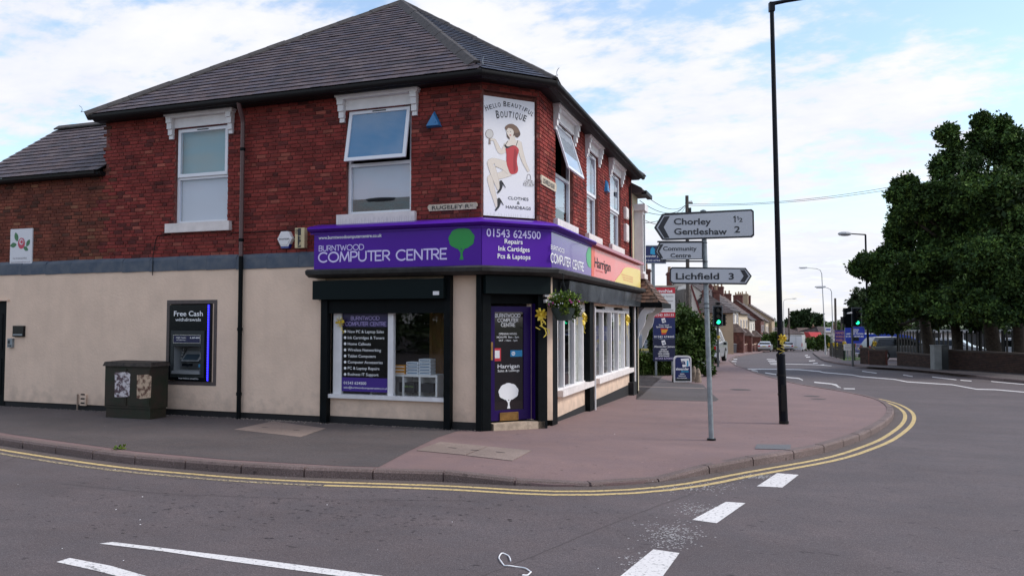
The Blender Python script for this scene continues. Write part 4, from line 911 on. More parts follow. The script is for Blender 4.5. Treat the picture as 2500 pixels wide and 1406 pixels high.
# small things on the walls
def plate_sign(fr, xl, yt, xr, yb, yt2, yb2, s, label, cat='street sign'):
    a_ = fr.at(xl, yt, .03); b2 = fr.at(xr, yt2, .03); c2 = fr.at(xl, yb, .03); z0, z1 = (c2[1]+fr.at(xr, yb2, .03)[1])/2, (a_[1]+b2[1])/2; x0, x1 = a_[0], b2[0]; e = .05
    t = thing('street_name_plate', label, cat, shift(fr, x0, 0, z0)); L_, h = x1-x0, z1-z0
    sh_ = [(e*.5, 0), (L_-e*.5, 0), (L_-e*.5, h*.25), (L_, h*.4), (L_, h*.75), (L_-e*.5, h), (e*.5, h), (0, h*.75), (0, h*.4), (e*.5, h*.25)]
    MB().prism(sh_, -.03, -.002).build('plate', mat('cream_cast_iron', (.52, .44, .34), .6, var=.2, scale=25), t)
    M_ = shift(fr, x0, 0, z0)
    text(t, M_, s, (L_*.09, h*.2), L_*.76, h*.58, blackprint, .034, .012)
    if s.endswith('R'): text(t, M_, 'D', (L_*.87, h*.45), L_*.045, h*.3, blackprint, .034, .008)
    return t
plate_sign(FA, 1044, 501, 1165, 516, 493, 510, 'RUGELEY R', 'cream cast iron street plate reading RUGELEY RD beside the poster')
plate_sign(FB, 1322, 430, 1359, 450, 446, 469, 'LICHFIELD ROAD', 'cream cast iron street plate reading LICHFIELD ROAD right of the poster')
def pyr(fr, px, py, n, h, label, col=(.02, .16, .38)):
    c_ = fr.at(px, py, .0); t = shift(fr, c_[0], 0, c_[1]); w_ = h*.5
    m = MB().add([(-w_, 0, 0), (w_, 0, 0), (0, 0, h), (-w_*.85, -n, .02), (w_*.85, -n, .02), (0, -n*.75, h*.82)], [(0, 1, 4, 3), (1, 2, 5, 4), (2, 0, 3, 5), (3, 4, 5)])
    r_ = thing('alarm_box', label, 'alarm box', t); m.build('case', mat('blue_plastic', col, .3), r_); MB().box(w_*.25, w_*.4, -n-.004, -n*.9, h*.2, h*.32).build('lamp', MATS['blue_plastic'], r_)
pyr(FA, 1061, 312, .09, .30, 'blue triangular alarm box beside the open first floor window'); pyr(FB, 1478, 470, .09, .32, 'blue triangular alarm box between the two far upper windows of the right facade')
c_ = FA.at(694, 583, .1); fr = shift(FA, c_[0], 0, c_[1]); t = thing('alarm_box', 'white hexagonal alarm box with blue lower lens on the brick wall', 'alarm box', fr)
hx = [(.165*math.cos(i*math.pi/3), .165*math.sin(i*math.pi/3)) for i in range(6)]
m = MB(); m.prism(hx, -.09, 0); m.build('case', whitep, t); MB().prism([(p[0]*.8, p[1]*.8) for p in hx], -.10, -.09).build('cover', whitep, t)
MB().prism([(-.11, -.10), (.11, -.10), (.08, -.18), (-.08, -.18)], -.08, 0).build('lens', mat('blue_lens', (.01, .03, .25), .2), t); text(t, fr, 'ecurican', (-.11, -.02), .22, .045, blackprint, .104, .004)
c_ = FA.at(733, 581, .08); fr = shift(FA, c_[0], 0, c_[1]); t = thing('alarm_box', 'cream and black rectangular alarm box lettered BTA beside the purple sign', 'alarm box', fr)
MB().box(-.105, .105, -.10, 0, -.19, .19).build('case', mat('cream_plastic', (.6, .48, .28), .4), t); flat(t, fr, rect(-.04, .03, -.18, .18), blackprint, .102, 'black_stripe')
for i, (s, x) in enumerate((('B', -.09), ('T', -.02), ('A', .02))): text(t, fr, s, (x, .08-i*.12), .07, .09, blackprint if i == 0 else MATS['cream_plastic'], .104, .01) if i != 2 else text(t, fr, s, (-.02, .08-i*.12), .07, .09, MATS['cream_plastic'], .104, .01)
for px_, py_, w_, h_, lb in ((1530.5, 521, .12, .32, 'upper white alarm box at the far end of the right facade'), (1531, 569, .12, .5, 'lower tall white box at the far end of the right facade')):
    c_ = FB.at(px_, py_, .06); fr = shift(FB, c_[0], 0, c_[1]); t = thing('wall_box', lb, 'alarm box', fr); MB().box(-.2, .2, -.07, 0, -h_/2, h_/2).build('case', sillm, t); MB().box(-.17, .17, -.085, -.07, -h_/2+.03, h_/2-.03).build('cover', sillm, t)
# rose sign
fr0 = FA; r_ = px_rect(FA, 26, 560, 77, 647, .03); fr = shift(FA, r_[0], 0, r_[2]); t = thing('rose_sign', 'small white sign with a red rose and green leaves on the left brick wall', 'sign', fr)
L_, h = r_[1]-r_[0], r_[3]-r_[2]; MB().box(0, L_, -.03, -.003, 0, h).build('board', mat('pale_board', (.66, .66, .70), .4), t)
def lf(cx, cz, l, w_, a_): return [(cx+math.cos(a_)*u*l-math.sin(a_)*v*w_, cz+math.sin(a_)*u*l+math.cos(a_)*v*w_) for u, v in ((-.5, 0), (-.15, .42), (.2, .4), (.5, 0), (.15, -.42), (-.2, -.38))]
lg = mat('leaf_print', (.02, .14, .04), .4)
for cx, cz, l, a_ in ((.28, .78, .26, 1.9), (.15, .56, .24, .1), (.82, .60, .22, 1.0), (.72, .45, .2, -.5)): flat(t, fr, spline(lf(cx*L_, cz*h, l*h, l*h*.6, a_), 4), lg, .032, 'leaf_print')
flat(t, fr, circ(.52*L_, .60*h, .16*L_, .15*h), mat('rose_print', (.5, .03, .08), .4), .034, 'rose_print'); flat(t, fr, circ(.52*L_, .64*h, .09*L_, .08*h), MATS['pale_board'], .0352, 'rose_swirl_print'); flat(t, fr, circ(.53*L_, .64*h, .06*L_, .05*h), MATS['rose_print'], .0362, 'rose_swirl_print')
gr_ = mat('grey_print', (.25, .22, .24), .5); text(t, fr, 'Tel: 01543 624500', (.14*L_, .17*h), .64*L_, .05*h, gr_, .034); text(t, fr, 'www.burntwoodrose.co.uk', (.05*L_, .07*h), .9*L_, .045*h, gr_, .034)
# left door, letter plate, keypad
t = thing('side_door', 'black side door at the left edge of the rendered wall', 'door', shift(FA, DO[0], 0)); L_ = DO[1]-DO[0]
MB().box(0, L_, .03, .08, -.1, 2.33).build('leaf', blackp, t)
for z in (.25, 1.25): MB().box(.2, L_-.2, .02, .03, z, z+.8).build('door_panel', blackp, t)
MB().box(L_-.07, L_, -.03, .03, -.1, 2.33).build('frame', blackp, t); MB().box(-.1, L_+.08, -.08, .03, 2.335, 2.37).build('drip_moulding', cream, t)
for a4, nm, lb, dk_ in (((32, 795, 57, 822), 'letter_box', 'small black wall box with grey strip right of the side door', 1), ((19, 826, 30, 848), 'keypad', 'small metal entry keypad on the edge of the side door', 0)):
    r_ = px_rect(FA, *a4, .09); fr = shift(FA, r_[0], 0, r_[2]); t = thing(nm, lb, 'letter box' if dk_ else 'keypad', fr); L_, h = r_[1]-r_[0], r_[3]-r_[2]
    MB().box(0, L_, -.10, -.045, 0, h).build('case', blackgloss if dk_ else galv, t); MB().box(.02, L_-.02, -.106, -.10, .03, h*.25).build('strip', galv if dk_ else blackgloss, t)
    if not dk_:
        for i in range(6): MB().box(.02+.035*(i % 2), .045+.035*(i % 2), -.108, -.10, h*.4+.03*(i//2), h*.4+.02+.03*(i//2)).build('button', blackgloss, t)
r_ = px_rect(FA, 196, 962, 210, 990, .07); t = thing('vent_cover', 'small cream outlet box and pipe low on the rendered wall', 'vent', shift(FA, r_[0], 0, r_[2])); h = r_[3]-r_[2]; L_ = r_[1]-r_[0]
MB().box(0, L_, -.08, -.045, 0, h).build('case', cream, t)
for i in range(3): MB().box(.03, L_-.03, -.086, -.08, .04+i*.09, .07+i*.09).build('slat', plinth_m, t)
MB().tube([(-.07, -.075, -.3), (-.07, -.075, h)], .016, 8).build('pipe', mat('rusty_cream', (.3, .22, .17), .8, var=.3, scale=20), t)
# cash machine
r_ = px_rect(FA, 408, 733, 527, 942, .05); fr = shift(FA, r_[0], 0, 0); t = thing('cash_machine', 'black cash machine with blue light strip set in the rendered wall', 'cash machine', fr)
def ax(px): return FA.fx(px, .07)-r_[0]
def az(py, px=467): return FA.at(px, py, .07)[1]
gsur = mat('atm_surround', (.09, .07, .065), .7, var=.15, scale=12)
wframe(MB(), 0, r_[1]-r_[0], r_[2], r_[3], .075, -.052, -.02).build('surround', gsur, t)
b0, b1, bz0, bz1 = ax(415), ax(517), az(929), az(744)
s0, s1, sz0, sz1 = ax(428), ax(494), az(909), az(845)
wall_holes(MB(), b0, b1, bz0, bz1, [(s0, s1, sz0, sz1)], -.085, -.03).build('fascia', blackgloss, t)
wall_holes(MB(), ax(421), ax(502), az(921), az(807), [(s0, s1, sz0, sz1)], -.105, -.085).build('bezel', darkgrey, t)
atg = mat('atm_grey', (.17, .18, .19), .4)
m = MB(); D_ = .22
m.add([(s0, -.09, sz0), (s1, -.09, sz0), (s1, -.09, sz1), (s0, -.09, sz1), (s0+.05, D_, sz0+.05), (s1-.02, D_, sz0+.05), (s1-.02, D_, sz1-.03), (s0+.05, D_, sz1-.03)], [(0, 1, 5, 4), (1, 2, 6, 5), (2, 3, 7, 6), (3, 0, 4, 7), (4, 5, 6, 7)]); m.build('recess', atg, t)
m = MB(); m.hexa([(s0+.09, .0, sz0+.22), (s1-.14, .0, sz0+.22), (s1-.14, .2, sz0+.22), (s0+.09, .2, sz0+.22), (s0+.12, .14, sz1-.10), (s1-.12, .14, sz1-.10), (s1-.12, .2, sz1-.10), (s0+.12, .2, sz1-.10)]); hd = m.build('screen_housing', atg, t)
m = MB(); m.add([(s0+.14, -.004, sz0+.25), (s1-.18, -.004, sz0+.25), (s1-.16, .118, sz1-.14), (s0+.155, .118, sz1-.14)], [(0, 1, 2, 3)]); m.build('screen', mat('atm_screen', (.03, .045, .06), .15), hd)
for i in range(4): MB().box(s0+.105, s0+.13, -.012+i*.018, .01+i*.018, sz0+.27+i*.06, sz0+.285+i*.06).build('button', chrome, hd)
MB().box(s0+.12, s0+.34, .0, .06, sz0+.12, sz0+.17).build('card_slot', blackgloss, t); MB().box(s1-.12, s1-.02, .02, .1, sz0+.25, sz0+.37).build('receipt_slot', chrome, t); MB().box(s1-.14, s1-.02, .0, .1, sz0+.10, sz0+.16).build('note_slot', mat('blue_plastic_light', (.05, .2, .35), .3), t)
MB().hexa([(s0-.03, -.13, sz0-.03), (s1, -.13, sz0-.03), (s1, .1, sz0-.03), (s0-.03, .1, sz0-.03), (s0-.02, -.12, sz0+.03), (s1-.01, -.12, sz0+.03), (s1-.01, .1, sz0+.05), (s0-.02, .1, sz0+.05)]).build('shelf', atg, t)
hb = wframe(MB(), ax(427), ax(494), az(838), az(817), .014, -.115, -.105).build('header_frame', chrome, t); MB().box(ax(427)+.014, ax(494)-.014, -.11, -.105, az(838)+.014, az(817)-.014).build('header', mat('navy_print', (.01, .012, .06), .3), hb)
for s, a4, h_, b_2 in (('Free Cash', (424.5, 771.5, 495, 771), 12.5, .012), ('withdrawals', (428, 784, 490.5, 783.5), 8, .008), ('free balance enquiries', (436, 925, 484, 925), 3.5, .004)): tpx(t, FA, s, *a4, h_, white, .09 if s[0] != 'f' else .108, b_2)
tpx(t, FA, 'FREE CASH', 430, 826, 454, 826, 3.6, white, .114); tpx(t, FA, 'WITHDRAWALS', 430, 831, 454, 831, 2.4, white, .114); tpx(t, FA, 'LINK', 464, 826, 490, 826, 3.2, white, .114, .03)
led = mat('blue_led', (.05, .04, 1), .3, emit=3.2); m = MB(); zc = az(742)
stp = MB().box(ax(509.5), ax(512.8), -.10, -.075, bz0, bz1).build('light_strip', mat('blue_strip', (.02, .02, .6), .3, emit=1.0), t)
for i in range(46):
    z = bz0+.02+i*(bz1-bz0-.04)/45; m.box(ax(509.8), ax(512.6), -.106, -.1005, z, z+.012)
m.build('light_diodes', led, stp)
# green street cabinet
c_ = G(268, 1020); fr = Frame(-12.35, 11.58, 0, 0); c0 = fr.fx(268); c1 = fr.fx(379); cf = Frame(fr.x+c0, 11.5, 0, 0); L_ = c1-c0; dp = .42
t = thing('electrical_cabinet', 'weathered dark green two door utility cabinet with torn posters below the cash machine', 'cabinet', cf)
cabm = mat('cabinet_green', (.020, .026, .014), .6, spec=.3, col2=(.036, .026, .018), scale=5, bump=.15); z0 = 0; cz_ = cf.at(300, 890)[1]
MB().box(.02, L_-.02, .02, dp, -.05, .2).build('base', cabm, t); MB().box(0, L_, .0, dp+.02, .2, cz_-.03).build('body', cabm, t)
MB().hexa([(-.03, -.04, cz_-.03), (L_+.03, -.04, cz_-.03), (L_+.03, dp+.04, cz_-.03), (-.03, dp+.04, cz_-.03), (-.01, -.01, cz_+.05), (L_+.01, -.01, cz_+.05), (L_+.01, dp+.02, cz_+.06), (-.01, dp+.02, cz_+.06)]).build('lid', mat('cabinet_lid', (.035, .026, .02), .8, var=.5, scale=14), t)
for i, (pm, a4) in enumerate(((mat('torn_paper', (.62, .57, .58), .8, col2=(.10, .06, .07), scale=16, hard=.7), (281, 908, 316, 970)), (mat('torn_brown_paper', (.55, .40, .28), .8, col2=(.13, .06, .04), scale=13, hard=.6), (335, 914, 368, 973)))):
    x0 = .03+i*L_/2; d2 = MB().box(x0, x0+L_/2-.05, -.015, 0, .25, cz_-.08).build('door', cabm, t); MB().box(x0+.04, x0+L_/2-.09, -.019, -.015, .29, cz_-.12).build('door_panel', cabm, d2)
    r_ = px_rect(cf, *a4, .022); flat(d2, cf, [(r_[0], r_[2]), (r_[0]+.1, r_[2]-.01), (r_[1], r_[2]+.02), (r_[1]+.01, r_[3]-.03), (r_[1]-.06, r_[3]+.01), (r_[0]-.005, r_[3]-.01)], pm, .023, 'torn_poster')
# window and door print (flat on glass)
wp = thing('window_print', 'dark purple window sticker listing computer services with white bullet text', 'window sticker', FA); nw = -.03
r_ = px_rect(FA, 835, 765, 948, 958, nw)
pn_m = mat('purple_print', (.05, .02, .22), .3)
smoke = glass_mat('smoked_film', (.16, .16, .17), .0, .2)
MB().box(r_[0], r_[1], -nw-.001, -nw, FA.at(890, 922, nw)[1], FA.at(890, 798, nw)[1]).build('dark_film', smoke, wp)
MB().box(r_[0], r_[1], -nw-.002, -nw, FA.at(890, 798, nw)[1], r_[3]+.03).build('top_band', mat('deep_purple_print', (.018, .01, .07), .3), wp); MB().box(r_[0], r_[1], -nw-.002, -nw, r_[2], FA.at(890, 922, nw)[1]).build('bottom_band', pn_m, wp)
nn = nw+.004; lvp = mat('lilac_print', (.45, .36, .7), .4)
logo(wp, FA, 'BURNTWOOD', 857, 780.5, 926, 781, 8.5, lvp, nn, .12); logo(wp, FA, 'COMPUTER', 843, 794.5, 898, 795, 8.5, lvp, nn, .12); logo(wp, FA, 'CENTRE', 903.5, 795, 942, 795, 8.5, lvp, nn, .12)
for i, s in enumerate(('New PC & Laptop Sales', 'Ink Cartridges & Toners', 'Home Callouts', 'Wireless Networking', 'Tablet Computers', 'Computer Accessories', 'PC & Laptop Repairs', 'Business IT Support')):
    y = 812.5+i*14.9; xr = (937, 938, 905, 930, 917, 934, 926, 924)[i]; tpx(wp, FA, s, 849, y, xr, y+.5, 7, white, nn, .004)
    c_ = FA.at(842.5, y-3.5, nn); flat(wp, FA, circ(c_[0], c_[1], .026), white, nn, 'bullet_point')
tpx(wp, FA, '01543 624500', 839, 938, 894, 938, 7, white, nn, .008); tpx(wp, FA, 'sales@burntwoodcomputercentre.co.uk', 839, 948, 945.5, 950, 5, white, nn, .004)
dp_ = thing('door_print', 'white lettering, opening hours and tree emblem on the purple door glass', 'door sticker', FC); nd = -.125
logo(dp_, FC, 'BURNTWOOD', 1209, 774, 1270, 774, 8, white, nd, .14); logo(dp_, FC, 'COMPUTER', 1215, 785.5, 1265, 785.5, 8, white, nd, .14); logo(dp_, FC, 'CENTRE', 1223.5, 797, 1257.5, 797, 8, white, nd, .14)
for s, a4, h_, b_2 in (('OPENING HOURS', (1218, 817, 1262, 817), 5, .006), ('MON-FRI  8am - 5pm', (1213, 825, 1267, 825), 5, .006), ('SAT - 10am - 1pm', (1218, 833, 1263, 833), 5, .006), ('Harrigan', (1215, 898, 1268, 898), 10, .008), ('Sales & Lettings', (1215, 907, 1268, 907), 6, .004)): tpx(dp_, FC, s, *a4, h_, white, nd, b_2)
a_ = FC.at(1217, 998, nd); b2 = FC.at(1266, 934, nd); cr, tk = tree_logo((a_[0]+b2[0])/2, a_[1], b2[1]-a_[1], (b2[0]-a_[0])/(.82*(b2[1]-a_[1]))); flat(dp_, FC, cr, white, nd, 'tree_crown_print'); flat(dp_, FC, tk, white, nd+.001, 'tree_trunk_print')
r_ = px_rect(FC, 1205, 850, 1223, 881, nd); flat(dp_, FC, rect(*r_), mat('red_sticker', (.6, .03, .05), .4), nd, 'red_sticker'); flat(dp_, FC, rect(r_[0]+.025, r_[1]-.025, r_[2]+.05, r_[3]-.04), white, nd+.001, 'white_label')
r_ = px_rect(FC, 1246, 855, 1275, 870, nd); flat(dp_, FC, rect(*r_), mat('blue_sticker', (.01, .24, .5), .4), nd, 'blue_sticker'); flat(dp_, FC, circ(r_[0]+.06, (r_[2]+r_[3])/2, .038), white, nd+.001, 'round_logo'); text(dp_, FC, 'hp', (r_[0]+.035, (r_[2]+r_[3])/2-.012), .05, .03, MATS['blue_sticker'], nd+.002, .01)
r_ = px_rect(FA, 1057, 711, 1072, 720, .262); t = MB().box(r_[0], r_[1], -.264, -.262, r_[2], r_[3]).build('sticker', whitep, None, FA); tag(t, 'small white sticker on the black shutter box above the shop window', 'sticker')
# shop interior
iz = .55
t = thing('shelf_unit', 'white cube shelf unit standing inside the shop window', 'shelf', shift(FA, FA.fx(905, -.22), .22, 0)); L_ = FA.fx(1068, -.22)-FA.fx(905, -.22); zt_ = FA.at(1000, 914, -.22)[1]
wm_ = mat('white_laminate', (.8, .8, .8), .5)
MB().box(0, L_, 0, .38, zt_-.04, zt_).build('top', wm_, t); MB().box(0, L_, .36, .38, .1, zt_-.04).build('back', wm_, t); MB().box(0, L_, 0, .36, .12, .16).build('base', wm_, t)
for i in range(5): MB().box(i*(L_-.035)/4, i*(L_-.035)/4+.035, 0, .36, .16, zt_-.04).build('divider', wm_, t)
def carton(px0, py0, px1, py1, n, dpth, m_, label, grp=None, stripe=None):
    r_ = px_rect(FA, px0, py0, px1, py1, n); fr = shift(FA, r_[0], -n, r_[2]); t = thing('box', label, 'box', fr, grp); L_, h = r_[1]-r_[0], r_[3]-r_[2]
    MB().box(0, L_, 0, dpth, 0, h).build('carton', m_, t)
    if stripe: flat(t, fr, rect(.02, L_-.02, h*.3, h*.62), stripe, .002, 'label_print')
wb = mat('pale_box', (.75, .80, .86), .6); ob_ = mat('orange_box', (.85, .36, .03), .6); bbx = mat('black_box', (.015, .016, .02), .4); bls = mat('blue_label', (.06, .16, .28), .5)
for i in range(4): carton(992, 883+i*7.8, 1021, 890.3+i*7.8, -.26, .22, wb, ['top', 'second', 'third', 'bottom'][i]+' white carton of the left stack of four on the shelf in the shop window', 'white cartons on the window shelf', bls)
for i in range(5): carton(1022.5, 876+i*7.8, 1051, 883.3+i*7.8, -.26, .22, wb, ['top', 'second', 'middle', 'fourth', 'bottom'][i]+' white carton of the right stack of five on the shelf in the shop window', 'white cartons on the window shelf', bls)
for i in range(3): carton(962, 891+i*8, 989, 898.5+i*8, -.26, .25, ob_, ['top', 'middle', 'bottom'][i]+' orange carton beside the white stacks on the window shelf', 'orange cartons on the window shelf', white)
for i in range(3): carton(884+(i == 0)*5, 873+i*13, 938-(i == 0)*14, 885.5+i*13, -.26, .25, wb, ['top', 'middle', 'bottom'][i]+' pale carton seen through the dark window sticker', 'pale cartons behind the sticker')
carton(975, 933, 1012, 958, -.24, .2, bbx, 'black product box with small text in the left cube of the shelf', None, None); carton(1014, 936, 1058, 958, -.24, .2, bbx, 'black product box in the right cube of the shelf', None, None)
tt_ = [o for o in COL.objects if o.name.startswith('box') and o.type == 'EMPTY'][-2]; tpx(tt_, FA, '802.11ac', 988, 945, 1009, 945, 4, mat('lime_print', (.3, .5, .1), .4), -.235, .01)
t = thing('display_rack', 'dark display rack with boxed goods standing inside the shop behind the right pane', 'shelf', shift(FA, -1.25, 1.9, 0))
for z in (.4, .9, 1.35, 1.8): MB().box(0, 1.0, 0, .4, z, z+.03).build('shelf', darkgrey, t)
for x in (0, .97): MB().box(x, x+.03, 0, .4, 0, 2.1).build('upright', darkgrey, t)
for i in range(9): x = .06+.1*i; MB().box(x, x+.07, .02, .2, 1.38 if i % 2 else .93, (1.38 if i % 2 else .93)+.18).build('boxed_item', mat('rack_item_%d' % (i % 3), [(.3, .25, .2), (.05, .05, .08), (.2, .05, .04)][i % 3], .5), t)
t = thing('curtain', 'curtain with warm room light painted in, hanging deep inside the shop behind the right pane', 'curtain', shift(FA, -1.75, 1.6, .8)); MB().add([(x*.04, .03*math.sin(x*1.3), z) for z in (0, 1.6) for x in range(16)], [(i, i+1, i+17, i+16) for i in range(15)]).build('cloth', mat('painted_warm_cloth', (.45, .25, .10), .9), t, smooth=True)  # tan colour stands in for warm interior light on the curtain
# ribbons, hanging basket
def bow(fr, x, y, z, s, label, tails=2, cat='ribbon'):
    t = thing('ribbon_bow', label, cat, shift(fr, x, y, z), 'yellow ribbon bows'); m = MB(); k = s
    for i in range(9):
        a_ = i*2.4; d = Vector((math.cos(a_), -.5*abs(math.sin(a_*1.3))-.2, math.sin(a_))).normalized(); o = d.orthogonal().normalized()*k*.28
        p = [Vector((0, 0, 0)), d*k*.6+o*.5, d*k, d*k*.6-o*.6+Vector((0, -k*.25, 0)), Vector((0, 0, 0))]; wv = d.cross(o).normalized()*k*.16
        m.add([q-wv for q in p]+[q+wv for q in p], [(j, j+1, j+6, j+5) for j in range(4)])
    m.ball((0, -k*.2, 0), k*.22, 6); m.build('bow', rib_m, t, smooth=False)
    for q in range(tails):
        w_ = k*.09; pt = [(.02*q-.01+random.uniform(-.03, .03)*j+k*.25*math.sin(j*.9+q*2), -.02-.005*j, -k*.45*j*(1.2 if q else .8)) for j in range(7)]
        MB().add([(p[0]-w_, p[1], p[2]) for p in pt]+[(p[0]+w_, p[1], p[2]+w_*.4) for p in pt], [(j, j+1, j+8, j+7) for j in range(6)]).build('ribbon_tail', rib_m, t)
    return t
p = FC.at(1319, 768, .14); bow(FC, p[0], -.14, p[1], .125, 'yellow ribbon bow with long tails on the right post of the purple door', 3)
p = FA.at(831, 786, .03); bow(FA, p[0], -.03, p[1], .10, 'yellow ribbon bow at the left edge of the shop window sticker', 1)
p = FB.at(1420, 778, -.02); bow(FB, p[0], .0, p[1], .15, 'yellow ribbon bow on the first window behind the hanging basket', 1)
p = FB.at(1526, 781, -.0); bow(FB, p[0], -.03, p[1], .17, 'yellow ribbon bow at the far window of the right facade', 2)
def leafmesh(name, blobs, n, ls, mt, cols, parent=None, fr=None, shell=.55, star=4, kind=None, rnd=rng, flatz=1.0, stk=1.0, soft=.17):
    """blobs: (x,y,z,rx,ry,rz). star: leaves in each cluster."""
    wts = np.array([b[3]*b[4]+b[3]*b[5]+b[4]*b[5] for b in blobs]); wts = wts/wts.sum(); idx = rnd.choice(len(blobs), n, p=wts); bb = np.array(blobs, dtype=float)[idx]
    d = rnd.normal(size=(n, 3)); d /= np.linalg.norm(d, axis=1)[:, None]; r = (shell+(1-shell)*rnd.random(n))**.6*(1+soft*rnd.normal(size=n)); r = np.where(rnd.random(n) < .09, r*rnd.uniform(1.1, 1.6, n), r); r = r*(1+.22*np.sin(d[:, 0]*5+idx)*np.sin(d[:, 2]*6+idx*2)*np.cos(d[:, 1]*4))
    c = bb[:, :3]+bb[:, 3:6]*d*r[:, None]
    bf_ = rnd.uniform(.6, 1.35, len(blobs)); cc = np.array(cols)[rnd.integers(0, len(cols), n)]*(rnd.uniform(.7, 1.25, n)*bf_[idx])[:, None]
    V = []; C = []
    for s in range(star):
        a_ = rnd.normal(size=(n, 3)); a_[:, 2] *= flatz; a_ = a_+d*.5; a_ /= np.linalg.norm(a_, axis=1)[:, None]
        b2 = np.cross(a_, rnd.normal(size=(n, 3))); b2 /= np.linalg.norm(b2, axis=1)[:, None]; l = ls*rnd.uniform(.7, 1.3, n)[:, None]
        o = c+a_*l*.15
        quad = np.stack([o, o+a_*l*.5*stk+b2*l*.26, o+a_*l*stk, o+a_*l*.5*stk-b2*l*.26], 1); V.append(quad); C.append(np.repeat((cc*rnd.uniform(.85, 1.15, n)[:, None])[:, None, :], 4, 1))
    V = np.concatenate(V).reshape(-1, 3); C = np.concatenate(C).reshape(-1, 3); nq = len(V)//4
    me = bpy.data.meshes.new(name); me.vertices.add(len(V)); me.vertices.foreach_set('co', V.astype(np.float32).ravel())
    me.loops.add(nq*4); me.loops.foreach_set('vertex_index', np.arange(nq*4, dtype=np.int32)); me.polygons.add(nq); me.polygons.foreach_set('loop_start', np.arange(nq, dtype=np.int32)*4); me.polygons.foreach_set('loop_total', np.full(nq, 4, dtype=np.int32))
    me.update(calc_edges=True); ca = me.color_attributes.new('Col', 'FLOAT_COLOR', 'POINT'); ca.data.foreach_set('color', np.concatenate([C, np.ones((len(C), 1))], 1).astype(np.float32).ravel()); me.materials.append(mt)
    return place(me, name, parent, fr.M if fr else None, kind)
p = FB.at(1375, 752, .42); fr = shift(FB, p[0], -.42, p[1]); hb = thing('hanging_basket', 'hanging basket of trailing green and white flowers beside the purple door', 'hanging basket', fr)
MB().lathe([(.02, -.23), (.13, -.22), (.20, -.08), (.225, 0), (.205, 0), (.18, -.08)], n=20).build('pot', mat('grey_green_pot', (.035, .055, .05), .6), hb, smooth=True)
m = MB()
for i in range(3): m.tube([(.2*math.cos(i*2.1), .2*math.sin(i*2.1), 0), (0, 0, .5)], .004, 4)
m.tube([(0, 0, .5), (0, 0, .62)], .006, 5).tube([(0, 0, .62), (0, .42, .66)], .01, 6).tube([(0, .4, .45), (0, .1, .64)], .007, 5); m.build('chain_bracket', darkgrey, hb)
gl = [(.10, .17, .03), (.07, .12, .02), (.15, .20, .03), (.05, .09, .02)]
leafmesh('foliage', [(0, -.02, .12, .25, .25, .14), (.12, -.12, .0, .16, .16, .16), (-.1, -.1, .16, .16, .15, .12), (.2, -.1, -.06, .09, .09, .12), (-.2, -.08, -.02, .06, .06, .1)], 900, .055, leaf_m, gl, hb, fr, .3)
fm = MB(); 
for i in range(70):
    a_ = random.uniform(0, 6.28); e_ = random.uniform(-.1, 1.2); rr = .27; fm.ball((rr*math.cos(a_)*math.cos(e_), rr*math.sin(a_)*math.cos(e_), .06+.2*math.sin(e_)), random.uniform(.01, .018), 5)
fm.build('white_flowers', white, hb, kind='stuff'); fm = MB()
for i in range(12):
    a_ = random.uniform(0, 6.28); fm.ball((.28*math.cos(a_), .28*math.sin(a_), random.uniform(.02, .15)), .022, 5)
fm.build('purple_flowers', mat('magenta_petal', (.4, .05, .25), .6), hb, kind='stuff')
c_ = FB.at(1331, 706, .1)
fr = shift(FC, *[FC.fx(1332, .13), -.13], FC.at(1332, 735, .13)[1]); t = thing('wall_sensor', 'small white junction box on the dark post above the ribbon bow', 'sensor', fr); MB().box(-.04, .04, -.05, .02, .08, .2).build('case', whitep, t); MB().box(-.03, .03, -.06, .02, -.03, .03).build('lower_case', whitep, t)
# weed at the kerb
wd = leafmesh('weed', [(*G(292, 1107, -.06), -.02, .09, .05, .05)], 60, .05, leaf_m, gl, star=3); tag(wd, 'small green weed growing out of the kerb joint on the left', 'weed')

# ------------------------------------------------------------------ free standing signs and columns
def outline(parent, fr, pts, m_, y0, y1, name): return MB().prism(pts, y0, y1).build(name, m_, parent, fr)
sgrey = mat('reflective_grey', (.40, .42, .47), .35); sdark = mat('sign_black', (.012, .013, .02), .4)
DS = 12.15; sf = facing(1736, DS); sf = Frame(sf.x, sf.y, YAW, g(sf.y))
fp = thing('fingerpost', 'grey direction sign post with Chorley, Gentleshaw, Community Centre and Lichfield signs', 'sign post', sf)
def sx(px): return sf.fx(px)
def sz(px, py): return sf.at(px, py)[1]
top = (sx(1722), sz(1722, 516)); ptop = top
MB().tube([(0, .06, 0), (top[0], .06, top[1])], .04, 14).build('post', galv, fp, smooth=True)
MB().tube([(0, .06, 0), (0, .06, .03)], .07, 14).build('collar', gutter_m, fp); MB().lathe([(.045, top[1]-.02), (.048, top[1]+.02), (.01, top[1]+.035)], top[0], .06).build('cap', galv, fp)
def finger(pts, ins, chev, label, n=0.0):
    q = [sf.at(*p) for p in pts]; i_ = [sf.at(*p) for p in ins]; c = [sf.at(*p) for p in chev]
    r = MB().prism(q, -.012-n, .012-n).build('sign_plate', sdark, fp, label=label); MB().prism(i_, -.0145-n, -.012-n).build('sign_face', sgrey, r); MB().prism(c, -.0165-n, -.0145-n).build('chevron', sdark, r); return r
r1 = finger([(1597, 556), (1616, 523), (1624, 521), (1834, 511), (1840, 516), (1841, 575), (1836, 580), (1627, 587), (1617, 586)], [(1602, 556), (1620, 527), (1832, 515.5), (1836, 519), (1837, 572), (1832, 576), (1620, 583)], [(1606, 556), (1621, 529), (1635, 528), (1620, 555), (1634, 581), (1622, 582)], 'large left pointing plate reading Chorley and Gentleshaw')
